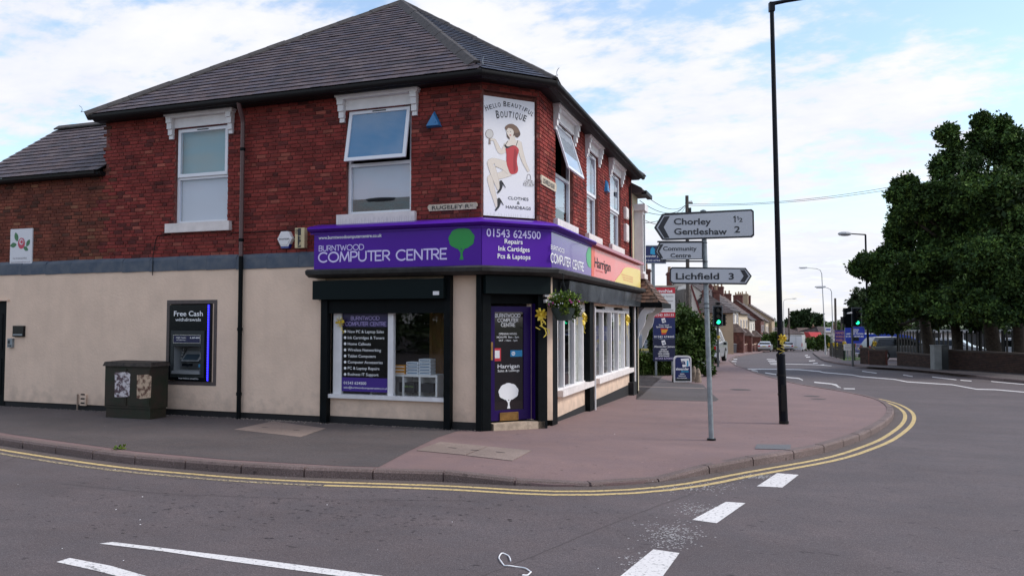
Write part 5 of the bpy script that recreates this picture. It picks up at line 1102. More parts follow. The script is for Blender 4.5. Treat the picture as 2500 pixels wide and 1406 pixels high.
r2 = finger([(1597, 615), (1608, 593), (1713, 592), (1714, 634), (1612, 636)], [(1601, 615), (1611, 595), (1711, 594), (1711, 632), (1613, 634)], [(1603, 614.5), (1610, 598), (1618, 597), (1608, 614.5), (1617, 631), (1611, 631.5)], 'small left pointing plate reading Community Centre', .05)
MB().box(sx(1606), sx(1716), -.055, .0, sz(1660, 592.5), sz(1660, 589)).box(sx(1612), sx(1720), -.055, .0, sz(1660, 640), sz(1660, 636.5)).build('sign_rail', sdark, fp)
r3 = finger([(1635, 657), (1640, 652), (1820, 654), (1835, 674), (1822, 695), (1642, 693), (1635, 687)], [(1638, 659), (1641, 656), (1818, 657.5), (1831, 674), (1820, 691), (1643, 689.5), (1638, 685)], [(1806, 659), (1817, 659), (1827, 674.5), (1817, 689), (1806, 688), (1815, 674)], 'right pointing plate reading Lichfield 3')
def st_(par, s, a4, h, n, b=.014):
    b = b*1.1
    if s == '1':
        p0 = sf.at(a4[0], a4[1], n); p1 = sf.at(a4[2], a4[1]-h, n); w1 = (p1[1]-p0[1])*.17; return flat(par, sf, [(p1[0]-w1, p0[1]), (p1[0], p0[1]), (p1[0], p1[1]), (p1[0]-w1*.7, p1[1]), (p1[0]-w1*2.1, p1[1]-w1*1.1), (p1[0]-w1*1.9, p1[1]-w1*2), (p1[0]-w1, p1[1]-w1*1.5)], sdark, n, 'lettering')
    return tpx(par, sf, s, *a4, h, sdark, n, b)
st_(r1, 'Chorley', (1645, 549.5, 1736, 547), 15.5, .0175, .02); st_(r1, 'Gentleshaw', (1646, 575, 1775, 570), 15.5, .0175, .02); st_(r1, '1', (1789, 543, 1796, 543), 16, .0175, .02); st_(r1, '1', (1799, 538, 1803, 538), 10, .0175, .014); st_(r1, '2', (1804.5, 542, 1813, 541.5), 10, .0175, .014); st_(r1, '2', (1793, 568, 1807, 567.5), 16, .0175, .02)
st_(r2, 'Community', (1619, 612.5, 1701, 611), 10.5, .0675); st_(r2, 'Centre', (1637, 629, 1687, 628), 10.5, .0675)
st_(r3, 'Lichfield', (1650, 681.5, 1756, 682), 16, .0175, .02); st_(r3, '3', (1779, 682, 1792, 682), 16, .0175, .02)
cl = MB()
for y in (592, 638, 741, 752): z = sz(1727, y); x = top[0]*(z/top[1]); cl.tube([(x, .06, z-.006), (x, .06, z+.006)], .047, 12)
cl.build('clamp_band', sdark, fp, kind='stuff')
# near black lamp column
lf_ = facing(1910, 14.7); lf_ = Frame(lf_.x, lf_.y, YAW, g(lf_.y))
lc = thing('lamp_column', 'tall black lamp column with thick banded base and yellow ribbon in front of the junction', 'street lamp', lf_)
def lpt(px, py): return lf_.at(px, py)
tx, tz = lpt(1884, 12); bx, bz = lpt(1906, 868)
MB().tube([(0, 0, -.1), (bx*.9, 0, bz-.06), (bx, 0, bz)], [.082, .080, .078], 18).build('base', polem, lc, smooth=True)
MB().tube([(bx, 0, bz-.02), (bx, 0, bz+.03), (bx-.0, 0, bz+.06)], [.084, .084, .055], 18).build('collar', polem, lc, smooth=True)
MB().tube([(bx, 0, bz), (tx, 0, tz)], [.056, .040], 16).build('shaft', polem, lc, smooth=True)
MB().box(-.045+bx*.5, .045+bx*.5, -.088, -.07, .25, .75).build('access_door', gutter_m, lc)
MB().tube([(0, 0, -.1), (0, 0, .06)], .09, 18).build('band', gutter_m, lc, smooth=True)
for z in (.55, .92): MB().tube([(bx*z, 0, z), (bx*z, 0, z+.03)], .086, 18).build('band', gutter_m, lc, smooth=True)
ex, ez = lpt(1975, 0); MB().tube([(tx-.02, 0, tz), (tx+.03, 0, tz+.02), (tx+.28, 0, tz+.07), (ex, 0, tz+.14), (ex+.6, 0, tz+.22)], [.045, .04, .035, .03, .028], 10).build('bracket_arm', polem, lc, smooth=True)
MB().box(tx-.05, tx+.05, -.05, .05, tz-.14, tz+.04).build('bracket_cap', polem, lc)
l_ = MB().ball((0, 0, 0), .3, 12, sc=(1.25, .55, .35)); o = l_.build('lantern', mat('lantern_grey', (.35, .36, .38), .4), lc, shift(lf_, ex+.85, 0, tz+.25), smooth=True)
MB().ball((0, 0, -.04), .24, 12, sc=(1.1, .5, .4)).build('diffuser', mat('lantern_bowl', (.6, .62, .6), .2), o, shift(lf_, ex+.85, 0, tz+.25), smooth=True)
p = lpt(1906, 826); bow(lf_, p[0], -.07, p[1], .09, 'yellow ribbon bow tied round the black lamp column', 2)
def lamp(px0, py0, px1, py1, d, arm_px, m_, label, r=.06, head=True):
    fr = facing(px0, d); fr.z = fr.z; fr = Frame(fr.x, fr.y, YAW, fr.z); t = thing('street_lamp', label, 'street lamp', fr, 'street lamps along the main road')
    x1, z1 = fr.at(px1, py1); xa, za = fr.at(arm_px, py1-2); s_ = 1 if xa > x1 else -1; rd = min(abs(xa-x1)*.3, .5) if m_ is galvp else .02
    MB().tube([(0, 0, -.3), (0, 0, .9)], r*1.5, 10).build('base', m_, t, smooth=True)
    MB().tube([(0, 0, .9), (x1, 0, z1-rd), (x1+s_*rd*.3, 0, z1-rd*.3), (x1+s_*rd, 0, z1), (xa-s_*.5, 0, za)], [r, r*.75, r*.6, r*.6, r*.5], 8).build('pole', m_, t, smooth=True)
    h_ = MB().hexa([(-.42, -.12, -.02), (.42, -.12, -.05), (.42, .12, -.05), (-.42, .12, -.02), (-.38, -.08, .07), (.38, -.08, .09), (.38, .08, .09), (-.38, .08, .07)]) if m_ is galvp else MB().ball((0, 0, 0), .34, 12, sc=(1.2, .6, .38))
    o = h_.build('lantern', mat('lantern_shell', (.40, .41, .43), .4), t, shift(fr, xa-s_*.15, 0, za)); MB().box(-.3, .2, -.09, .09, -.09, -.04).build('diffuser', MATS['lantern_bowl'], o)
    return t
lamp(2118, 890, 2113, 573, 43, 2056, polem, 'black lamp column with oval lantern in front of the big dark trees', .07)
lamp(2014, 862, 2006, 656, 78, 1957, galvp, 'tall leaning pale grey lamp column on the far pavement left of the railings')
lamp(2033, 873, 2030, 703, 60, 1998, galvp, 'shorter pale grey lamp column beside the black railings', .045)
lamp(1914, 835, 1912.5, 731, 150, 1941, galvp, 'distant grey lamp column right of the black lamp column', .07)
# telegraph poles and wires
def tele(px, pyt, d, r, label, steps=True):
    fr = facing(px, d); t = thing('telegraph_pole', label, 'utility pole', fr, None); z = fr.at(px, pyt)[1]
    MB().tube([(0, 0, -.3), (0, 0, z)], [r, r*.8], 10).build('pole', mat('old_timber', (.085, .07, .06), .9, var=.3, scale=6), t, smooth=True)
    if steps:
        MB().box(-.10, .34, -.06, .06, z-.5, z-.42).build('crossarm', mat('old_timber', (.1, .08, .06)), t)
        for i in range(3): MB().lathe([(.03, z-.42), (.05, z-.36), (.03, z-.3)], .1+i*.1, 0, 8).build('insulator', whitep, t)
        MB().box(.08, .24, -.1, .1, z-1.3, z-.75).build('junction_box', darkgrey, t)
        for i in range(5): MB().box(-.2, .2, -.012, .012, z-1.6-i*.5, z-1.57-i*.5).build('step_iron', darkgrey, t)
    return fr, z
tf, tz_ = tele(1680, 478, 46, .13, 'dark telegraph pole with wires behind the direction signs'); tele(2040, 728, 100, .17, 'timber pole behind the purple car wash banner', False); tele(1926, 752, 165, .2, 'thin distant pole beside the round dark tree', False); tele(2054, 773, 140, .17, 'short distant pole left of the right traffic light', False)
def wire(a, b, sag, r=.012):
    a, b = Vector(a), Vector(b); return [(a.lerp(b, i/14)-Vector((0, 0, sag*4*(i/14)*(1-i/14)))) for i in range(15)], r
wr = []
T0 = tf.M @ Vector((0, 0, tz_-.5))
for k, (px, py, d, sg_) in enumerate(((1560, 462, 26, .5), (1562, 490, 26, .5), (1556, 510, 25, .4), (1558, 545, 26, .3), (1558, 528, 26, .7))): wr.append(wire(T0, P(px, py, d), sg_))
wr.append(wire(T0, P(2210, 450, 40), .35)); wr.append(wire(T0+Vector((0, 0, -.1)), P(2210, 457, 40), .3))
for k, (pth_, r_) in enumerate(wr):
    o = MB().tube(pth_, r_, 5).build('overhead_wire', rubber); tag(o, ['uppermost', 'second', 'third', 'lowest', 'fourth, most sagging,', 'upper', 'lower'][k]+(' thin wire running right from the telegraph pole to the dark trees' if k > 4 else ' thin wire running left from the telegraph pole to the terrace'), 'wire', 'wires to the trees' if k > 4 else 'wires to the terrace')
# traffic lights
green_e = mat('green_signal', (.02, .9, .38), .3, emit=2.2)
lens_off = mat('dark_lens', (.02, .01, .01), .2)
def signal(px, d, pyt, pyb, wpx, base_px, label, side, sideh):
    fr = facing(px, d); x0 = fr.fx(base_px); t = thing('traffic_light', label, 'traffic light', fr)
    zt = fr.at(px, pyt)[1]; zb = fr.at(px, pyb)[1]; w_ = wpx*d/F; h = zt-zb
    MB().tube([(x0, .15, -.3), (x0, .15, zt-.1)], .057, 12).build('pole', mat('signal_pole_grey', (.07, .075, .08), .5), t, smooth=True)
    MB().box(-w_/2, w_/2, -.02, .0, zb, zt).build('backing_board', sdark, t)
    wframe(MB(), -w_/2-.015, w_/2+.015, zb-.015, zt+.015, .028, -.026, -.005).build('board_edge', mat('board_edge_grey', (.12, .14, .15), .5), t)
    MB().box(-.13, .13, -.14, -.02, zb+.06, zt-.06).build('housing', blackp, t)
    for i in range(3):
        z = zb+.06+(h-.12)*(i+.5)/3
        MB().tube([(0, -.14, z), (0, -.145, z)], .1, 18).build('green_lens' if i == 0 else 'lens', green_e if i == 0 else lens_off, t, label='lit green lens' if i == 0 else None)
        vz = MB(); n = 12; vz.add([(.12*math.cos(math.pi*j/n-.1), yy, z+.12*math.sin(math.pi*j/n*1.06-.1)) for yy in (-.14, -.32) for j in range(n+1)], [(j, j+1, j+n+2, j+n+1) for j in range(n)]); vz.build('visor', blackp, t)
    for (pxs, pyt_, pyb_, wp_) in sideh:
        xs_, z1 = fr.at(pxs, pyt_); z0 = fr.at(pxs, pyb_)[1]; ww = wp_*d/F
        b = MB().box(xs_-ww/2, xs_+ww/2, .0, .3, z0, z1).build('side_housing', blackp, t)
        for i in range(3): MB().box(xs_-ww/2-.07*(side < 0), xs_+ww/2+.07*(side > 0), .05, .25, z0+(z1-z0)*(i+.55)/3, z0+(z1-z0)*(i+.62)/3+.02).build('visor', blackp, b)
    return fr, t
sf1, s1_ = signal(1752, 37, 747, 796, 22.5, 1754, 'traffic light showing green on the left pavement behind the grey sign post', 1, [(1768, 766, 795, 7)])
MB().box(-.08, .1, -.1, .1, sf1.at(1757, 744)[1], sf1.at(1757, 738)[1]).build('detector', blackp, s1_)
sf2, s2_ = signal(2091, 42, 751, 797, 24, 2083, 'traffic light showing green in front of the big dark trees on the right', -1, [(2071, 752, 800, 15), (2062, 773, 790, 6)])
MB().tube([(-.55, -.1, sf2.at(2070, 765)[1]), (-.3, -.1, sf2.at(2070, 764)[1])], [.03, .06], 8).build('detector', whitep, s2_)
MB().box(-.14, .14, .05, .2, sf2.at(2080, 832)[1], sf2.at(2080, 823)[1]).build('push_button_box', darkgrey, s2_)
p = sf1.at(1754, 823); bow(sf1, p[0], .0, p[1], .09, 'small yellow ribbon on the left traffic light pole', 1)
# letting agent board and A-board
navy = mat('navy_board', (.008, .018, .11), .35); redb = mat('red_board', (.55, .02, .04), .4); wbd = mat('white_board', (.72, .72, .72), .4); cyan = mat('cyan_print', (.02, .35, .6), .4)
bf = facing(1621, 30.5); t = thing('business_board', 'tall red, white and navy business notice board on two posts by the forecourt', 'sign', bf)
def brd(a4, m_, nm, y=-.03): r = px_rect(bf, *a4, 0); return MB().box(r[0], r[1], y, 0, r[2], r[3]).build(nm, m_, t)
for px in (1601, 1641): x = bf.fx(px); MB().box(x-.04, x+.04, .0, .08, -.3, bf.at(1620, 702)[1]).build('post', galv, t)
b1_ = brd((1594, 702, 1648, 716), redb, 'top_panel'); brd((1594, 716.3, 1648, 762), wbd, 'white_panel'); brd((1594, 762.3, 1648, 775), redb, 'red_panel'); b2_ = brd((1594, 775.3, 1648, 826), navy, 'navy_panel'); b3_ = brd((1594, 827, 1648, 881), mat('dark_navy_board', (.006, .010, .05), .35), 'navy_panel')
def bt(s, a4, h, m_=white, b=.01): tpx(t, bf, s, *a4, h, m_, .034, b)
bt('AmmNet', (1598, 714, 1642, 714), 8, white, .02)
for i, s in enumerate(('Computer Systems', 'Web Developer', 'Design', 'Services')): bt(s, (1601 if i < 2 else 1614, 725+i*11, 1644 if i != 2 else 1638, 725+i*11), 4, gr_)
bt('01543 305133', (1597, 772, 1645, 771.5), 6); 
for cy_ in (782, 836):
    c = bf.at(1620, cy_+.5, .034); flat(t, bf, [(c[0]-.09, c[1]+.08), (c[0]+.05, c[1]+.11), (c[0]+.1, c[1]-.06), (c[0]-.05, c[1]-.1)], white, .034, 'logo_print'); text(t, bf, 'aj', (c[0]-.04, c[1]-.03), .09, .07, navy, .037, .02)
bt('Your local', (1608, 795, 1633, 795), 4); bt('Spanish Agent', (1602, 799.5, 1640, 799.5), 4); c = bf.at(1621, 808.5, .034)
flat(t, bf, [(c[0]-.14, c[1]+.12), (c[0]+.17, c[1]+.10), (c[0]+.07, c[1]-.12), (c[0]-.09, c[1]-.14)], mat('flag_red', (.6, .03, .03), .4), .034, 'map_print'); flat(t, bf, [(c[0]-.1, c[1]+.06), (c[0]+.16, c[1]+.07), (c[0]+.08, c[1]-.06), (c[0]-.09, c[1]-.06)], mat('flag_yellow', (.75, .4, .03), .4), .036, 'map_print')
bt('01543 674445', (1597, 824, 1646, 824), 5); bt('Alexander James', (1597, 848, 1647, 848), 5)
for i, (s, a, b) in enumerate((('SALES', 1613, 1628), ('LETTINGS', 1609, 1632), ('NEW HOMES', 1607, 1634), ('MORTGAGES', 1608, 1634))): bt(s, (a, 854+i*5.4, b, 854+i*5.4), 3.4, white, .03)
bt('01543 674445', (1600, 877, 1643, 877), 5, lav, 0)
af = facing(1667, 26.8); t = thing('pavement_board', 'white framed navy letting agent pavement board standing on the forecourt', 'A-board', af)
def ab(px, py): return af.at(px, py)
zb_, zt_2 = .02, ab(1667, 868)[1]; xa, xb = ab(1645, 930)[0], ab(1688, 930)[0]
def arch_board(x0, x1, z0, z1, r): return [(x0, z0), (x1, z0)]+[(x1-r+r*math.sin(a_), z1-r+r*math.cos(a_)) for a_ in [math.pi/2-i*.26 for i in range(7)]]+[(x0+r-r*math.sin(a_), z1-r+r*math.cos(a_)) for a_ in [i*.26 for i in range(7)]]
MB().prism(arch_board(xa, xb, zb_, zt_2, .12), -.04, .04).build('frame', whitep, t); MB().prism(arch_board(xa+.045, xb-.045, zb_+.12, zt_2-.05, .10), -.048, -.04).build('panel', navy, t); MB().prism([(xa+.045, zb_+.04), (xb-.045, zb_+.04), (xb-.045, zb_+.115), (xa+.045, zb_+.115)], -.046, -.04).build('base_panel', darkgrey, t)
MB().hexa([(xa, .3, 0), (xb, .3, 0), (xb, .34, 0), (xa, .34, 0), (xa+.05, .05, zt_2-.1), (xb-.05, .05, zt_2-.1), (xb-.05, .08, zt_2-.1), (xa+.05, .08, zt_2-.1)]).build('rear_leg', darkgrey, t)
q = [ab(*p) for p in ((1661, 875), (1681, 874), (1684, 893), (1666, 896))]; flat(t, af, q, white, .05, 'logo_print'); tpx(t, af, 'a', 1664, 889, 1674, 889, 12, navy, .053, .03); tpx(t, af, 'j', 1675, 890, 1681, 890, 11, cyan, .053, .03)
tpx(t, af, 'alexander', 1650, 903, 1682, 903, 6, white, .05, .03); tpx(t, af, 'james', 1663, 908, 1681, 908, 5, cyan, .05, .03)
for i, (s, a, b) in enumerate((('sales', 1660, 1671), ('lettings', 1657, 1674), ('mortgages', 1653, 1677))): tpx(t, af, s, a, 913.5+i*5, b, 913.5+i*5, 3.2, white, .05, .02)
for i, (px, py, h) in enumerate(((1693, 929, .55), (1703, 934, .50))):
    fr = facing(px, 27.4-i*.5); t = thing('stone_post', ['taller rounded stone post right of the navy pavement board', 'shorter stone post with mossy foot nearest the sign post'][i], 'bollard', fr); MB().tube([(0, 0, -.1), (0, 0, .05), (.01, 0, h*.6), (.0, 0, h*.9), (0, 0, h)], [.13, .12, .09, .06, .02], 10).build('stone', mat('weathered_stone', (.22, .17, .13), .9, var=.35, scale=9, bump=.5, bscale=20), t, smooth=True)
hf = facing(1590, 40); t = thing('agent_hoarding', 'blue letting agent hoarding high up beyond the terrace', 'sign', hf)
r_ = px_rect(hf, 1566, 601, 1624, 642, 0); MB().box(r_[0], r_[1], -.03, .03, r_[2], r_[3]).build('panel', navy, t); wframe(MB(), r_[0]-.04, r_[1]+.04, r_[2]-.04, r_[3]+.04, .05, -.05, .05).build('frame', galv, t)
x = (r_[0]+r_[1])/2; MB().box(x-.08, x+.08, .03, .15, -.3, r_[2]).build('post', galv, t)
tpx(t, hf, 'Alexander James', 1569, 628, 1622, 628, 6, white, .036, .01); tpx(t, hf, '01543 674445', 1573, 638, 1619, 638, 4.5, white, .036); c = hf.at(1593, 613, .036); flat(t, hf, [(c[0]-.12, c[1]-.15), (c[0]+.13, c[1]-.2), (c[0]+.12, c[1]+.12), (c[0], c[1]+.22), (c[0]-.1, c[1]+.1)], cyan, .036, 'logo_print')

# ------------------------------------------------------------------ buildings beyond
def tiled_roof(parent, fr, pts, m_under, rows=0, col=(.1, .07, .06), cols=None, gauge=.35, width=.3, name='roof'):
    """pts: eave a, eave b, ridge b, ridge a in frame coordinates"""
    a, b, c, d = [Vector(p) for p in pts]; m = MB(); n = rows or 8
    nrm = (b-a).cross(d-a).normalized(); nrm = nrm if nrm.z > 0 else -nrm
    for i in range(n):
        s0, s1 = i/n, (i+1)/n; p = [a.lerp(d, s0)+nrm*.05, b.lerp(c, s0)+nrm*.05, b.lerp(c, s1)+nrm*.0, a.lerp(d, s1)+nrm*.0]; q = [v-nrm*.07 for v in p]
        m.hexa([q[0], q[1], q[2], q[3], p[0], p[1], p[2], p[3]])
    return m.build(name, m_under, parent, fr)
brown_r = mat('brown_roof', (.105, .075, .068), .85, var=.35, scale=2.5); dkbrown_r = mat('dark_brown_roof', (.06, .045, .045), .85, var=.3, scale=2); grey_r = mat('grey_tile_roof', (.13, .115, .10), .85, var=.25, scale=3)
creamh = mat('house_cream', (.55, .45, .33), .9, var=.08, scale=1); whiteh = mat('house_white', (.62, .57, .50), .9, var=.06, scale=1); tanh_ = mat('house_tan', (.36, .27, .18), .9, var=.08, scale=1); brickh = mat('house_brick', (.12, .045, .035), .9, var=.3, scale=3); potm = mat('chimney_pot', (.30, .20, .13), .9)
dkglass = mat('far_window_glass', (.03, .035, .04), .1)
def stack(parent, fr, x, y, z0, z1, wx, wy, m_, pots=2):
    c = MB().box(x-wx/2, x+wx/2, y-wy/2, y+wy/2, z0, z1).box(x-wx/2-.06, x+wx/2+.06, y-wy/2-.06, y+wy/2+.06, z1-.25, z1-.1).build('chimney', m_, parent, fr)
    for i in range(pots): MB().lathe([(.13, z1), (.11, z1+.45), (.13, z1+.5)], x, y-wy/2+(i+.5)*wy/pots, 8).build('chimney_pot', potm, c)
def house(px, d, L_, W_, eave, rise, wallm, roofm, label, chim=(), front=None, windows=2, porch=None, doorm=None):
    """front wall along the street (local x away from camera), gable towards the camera, body behind (+y)"""
    p = P(px, 782, d); fr = Frame(p[0], p[1], R(90)-R(2.5), g(p[1])); t = thing('terraced_house', label, 'house', fr, 'terraced houses down the road')
    m = MB().box(0, L_, 0, W_, -1.5, eave); m.add([(0, 0, eave), (0, W_, eave), (0, W_/2, eave+rise), (L_, 0, eave), (L_, W_, eave), (L_, W_/2, eave+rise)], [(0, 2, 1), (3, 4, 5)]); m.build('wall', wallm, t)
    ov = .15
    tiled_roof(t, fr, [(-ov, -.25, eave-.12), (L_+ov, -.25, eave-.12), (L_+ov, W_/2, eave+rise+.05), (-ov, W_/2, eave+rise+.05)], roofm, 9); tiled_roof(t, fr, [(-ov, W_+.25, eave-.12), (L_+ov, W_+.25, eave-.12), (L_+ov, W_/2, eave+rise+.05), (-ov, W_/2, eave+rise+.05)], roofm, 9)
    MB().box(-ov, L_+ov, -.36, -.25, eave-.2, eave-.1).build('gutter', gutter_m, t)
    if front: MB().box(0.02, L_-.02, -.05, 0, -1.5, eave-.15).build('front_wall', front, t)
    for k in range(windows):
        xw = L_*(k+.5)/windows
        for z0 in (.9, 3.1):
            if z0 == .9 and porch and abs(xw-porch) < 1.2: continue
            if z0+1.2 > eave: continue
            w_ = wframe(MB(), xw-.6, xw+.6, z0, z0+1.2, .09, -.10, .0).box(xw-.03, xw+.03, -.1, 0, z0, z0+1.2).build('window', whitep, t); MB().box(xw-.52, xw+.52, -.07, -.055, z0+.08, z0+1.12).build('pane', dkglass, w_)
    # a window in the gable
    if porch is not None:
        pr = MB().box(porch-.8, porch+.8, -1.3, -.06, -.5, 2.1).build('porch', brickh, t)
        MB().hexa([(porch-1.0, -1.6, 2.1), (porch+1.0, -1.6, 2.1), (porch+1.0, 0, 2.1), (porch-1.0, 0, 2.1), (porch-.2, -.6, 3.1), (porch+.2, -.6, 3.1), (porch+.2, 0, 3.1), (porch-.2, 0, 3.1)]).build('roof', brown_r, pr); MB().box(porch-.45, porch+.45, -1.34, -1.3, 0, 2.0).build('door', mat('red_brown_door', (.12, .03, .02), .5), pr)
    for x, y, z0, z1, wx, wy, cm, n in chim: stack(t, fr, x, y, z0, z1, wx, wy, cm, n)
    return t, fr
house(1766, 80, 17, 8.5, 4.7, 3.4, whiteh, dkbrown_r, 'nearest white terraced house with brown hipped roof behind the left traffic light', [(4, 4.2, 7.2, 8.9, .8, .9, brickh, 2), (12, 4.2, 7, 8.9, .9, .9, brickh, 2)], windows=4, porch=9)
house(1804, 100, 14, 8, 5.2, 3.0, creamh, brown_r, 'cream terraced house with tall plain gable beyond the first house', [(1, 4, 7, 9.0, .9, 1.0, brickh, 2), (12, 4, 7.5, 9.2, .9, 1.6, brickh, 3)], windows=3, porch=4)
house(1829, 116, 11, 8, 4.9, 3.0, creamh, dkbrown_r, 'white fronted terraced house in the middle of the far row', [(5, 4, 7, 9.0, .9, 1.8, brickh, 3)], front=whiteh, windows=2, porch=5)
house(1857, 129, 9, 8, 5.4, 3.2, brickh, brown_r, 'red brick terraced house in the far row', [(4, 4, 8, 9.6, 1.0, 1.6, brickh, 2)], windows=2, porch=6)
house(1869, 139, 9, 8, 5.3, 3.0, creamh, brown_r, 'pale cream terraced house beyond the red brick one', [], windows=2, porch=3)
house(1884, 149, 12, 11, 6.0, 3.6, tanh_, brown_r, 'large tan rendered house with tan and brick chimneys at the end of the row', [(.3, 5.5, 5.5, 11.0, 1.4, 2.2, tanh_, 3), (4, 5.0, 8.5, 10.8, 1.2, 1.6, brickh, 0)], windows=2, porch=7)
for k, (a, b, d) in enumerate(((1803, 1822, 98), (1824, 1842, 112))):
    p0, p1 = P(a, 850, d), P(b, 850, d+9); m = MB(); v = Vector((p1[0]-p0[0], p1[1]-p0[1])); L_ = v.length; fr = Frame(p0[0]+.6, p0[1], math.atan2(v.y, v.x), g(p0[1]))
    o = thing('garden_wall', ['low red brick garden wall before the cream house', 'low red brick garden wall before the white fronted house'][k], 'wall', fr); MB().box(0, L_, 0, .22, -1, .9).build('wall', brickh, o); MB().box(0, L_, -.03, .25, .9, .98).build('coping', cream, o)
    for i in range(4): MB().box(i*L_/3-.18, i*L_/3+.18, -.06, .28, -1, 1.15).build('pier', brickh, o)
for i, (px, c_) in enumerate(((1768.5, (.06, .015, .015)), (1776, (.10, .03, .03)), (1784, (.09, .03, .03)), (1789.5, (.12, .12, .13)))):
    fr = facing(px, 88-i*.4); t = thing('wheelie_bin', ['darkest red wheelie bin, leftmost before the terrace', 'second wheelie bin from the left before the terrace', 'third wheelie bin from the left before the terrace', 'grey wheelie bin at the right end of the bins'][i], 'bin', fr, 'wheelie bins before the terrace')
    bm_ = mat('bin_plastic_%d' % i, c_, .5); MB().hexa([(-.24, -.3, .05), (.24, -.3, .05), (.24, .3, .05), (-.24, .3, .05), (-.29, -.37, .98), (.29, -.37, .98), (.29, .37, .98), (-.29, .37, .98)]).build('body', bm_, t); MB().hexa([(-.31, -.4, .98), (.31, -.4, .98), (.31, .4, .98), (-.31, .4, .98), (-.29, -.36, 1.04), (.29, -.36, 1.04), (.29, .4, 1.1), (-.29, .4, 1.1)]).build('lid', bm_, t)
    for s_ in (-.2, .2): MB().tube([(s_-.03, .3, .1), (s_+.03, .3, .1)], .1, 10).build('wheel', rubber, t)
# adjoining terrace house after the corner building, tiled canopy and bracket
nf = shift(FB, LB+.02, 0, 0); nb = thing('neighbour_house', 'narrow cream painted house front with dark eaves adjoining the corner building', 'building', nf)
NL = FB.fx(1557)-LB; MB().box(0, NL, -.02, 6, -.6, 5.75).build('wall', mat('yellowed_render', (.50, .43, .30), .9, var=.1, scale=2), nb)
MB().hexa([(-.05, -.38, 5.7), (NL+.15, -.38, 5.7), (NL+.15, 6, 5.7), (-.05, 6, 5.7), (-.05, -.3, 5.85), (NL+.15, -.3, 5.85), (NL+.15, 4, 8.2), (-.05, 4, 8.2)]).build('roof', dkbrown_r, nb); MB().box(-.02, NL+.15, -.45, -.3, 5.65, 5.76).build('gutter', gutter_m, nb)
for z0 in (3.3,):
    w_ = wframe(MB(), .3, NL-.15, z0, z0+1.9, .08, -.28, -.02).build('bay_window', whitep, nb); MB().box(.36, NL-.22, -.25, -.22, z0+.08, z0+1.8).build('pane', dkglass, w_); MB().box(.2, NL-.08, -.36, 0, z0+1.9, z0+2.1).build('window_head', whitep, nb); MB().box(.25, NL-.1, -.33, 0, z0-.15, z0).build('sill', sillm, nb)
cf2 = shift(FB, LB+.05, 0); cn = thing('tiled_canopy', 'brown tiled entrance canopy on white scrolled brackets beyond the shopfront', 'canopy', cf2)
xe0, xe1, yo, ze, zr = -.02, 1.9, .80, 2.42, 3.45
xh = xe0+.75; m = MB().add([(xe0, -yo, ze), (xe1, -yo, ze), (xe1, 0, ze), (xe0, 0, ze), (xh, -.02, zr), (xe1-1.0, -.02, zr)], [(0, 1, 5, 4), (1, 2, 5), (0, 3, 2, 1), (0, 4, 3)]); m.build('roof_underlay', under_m, cn)
slates = []; 
def lay2(fr, parent, a, b, top, gauge, width, cols):
    global slates; slates = []; lay(Vector(a), Vector(b), [Vector(q) for q in top], gauge, width, cols, lift=.02)
    pr = {}
    for s in slates:
        a_, ux, uy, nr, x, y = s[:6]; o = a_+ux*x+uy*y; key = (round(s[6], 1), random.randrange(3), cols.index(s[9]))
        if key not in pr: mm_ = MB(); slate_geo(mm_, s[6]*.97, s[7], s[8], s[9], s[10]); pr[key] = mm_.mesh('tile', tile_m, colors=True)
        place(pr[key], 'tile', parent, fr.M @ Matrix(((ux.x, uy.x, nr.x, o.x), (ux.y, uy.y, nr.y, o.y), (ux.z, uy.z, nr.z, o.z), (0, 0, 0, 1))))
tc_ = [(.15, .085, .06), (.12, .07, .05), (.18, .10, .07), (.10, .065, .05)]
lay2(cf2, cn, (xe0, -yo, ze), (xe1, -yo, ze), [(xe1-1.0, -.02, zr), (xh, -.02, zr)], .13, .2, tc_); lay2(cf2, cn, (xe0, 0, ze), (xe0, -yo, ze), [(xh, -.02, zr)], .13, .2, tc_); lay2(cf2, cn, (xe1, -yo, ze), (xe1, 0, ze), [(xe1-1.0, -.02, zr)], .13, .2, tc_)
MB().box(xe0, xe1+.06, -yo-.08, -yo+.0, ze-.14, ze+.0).box(xe1, xe1+.06, -yo, 0, ze-.14, ze).box(xe0-.06, xe0, -yo-.08, 0, ze-.14, ze).build('fascia_board', blackp, cn)
br = spline([(.0, 1.05), (.08, 1.25), (.17, 1.42), (.20, 1.56), (.30, 1.68), (.36, 1.86), (.40, 2.06), (.58, 2.14), (.66, 2.27)], 4, False)
for xk in (.0, 1.6): bk = MB().prism([(p[0], p[1]) for p in br]+[(.66, 2.30), (.36, 2.30), (.22, 2.14), (.14, 1.92), (.05, 1.75), (.0, 1.62)], -.04, .04); bk.build('bracket', whitep, cn, Frame(*[(cf2.M @ Vector((xk+.1, 0, 0)))[i] for i in (0, 1)], cf2.r-R(90)))
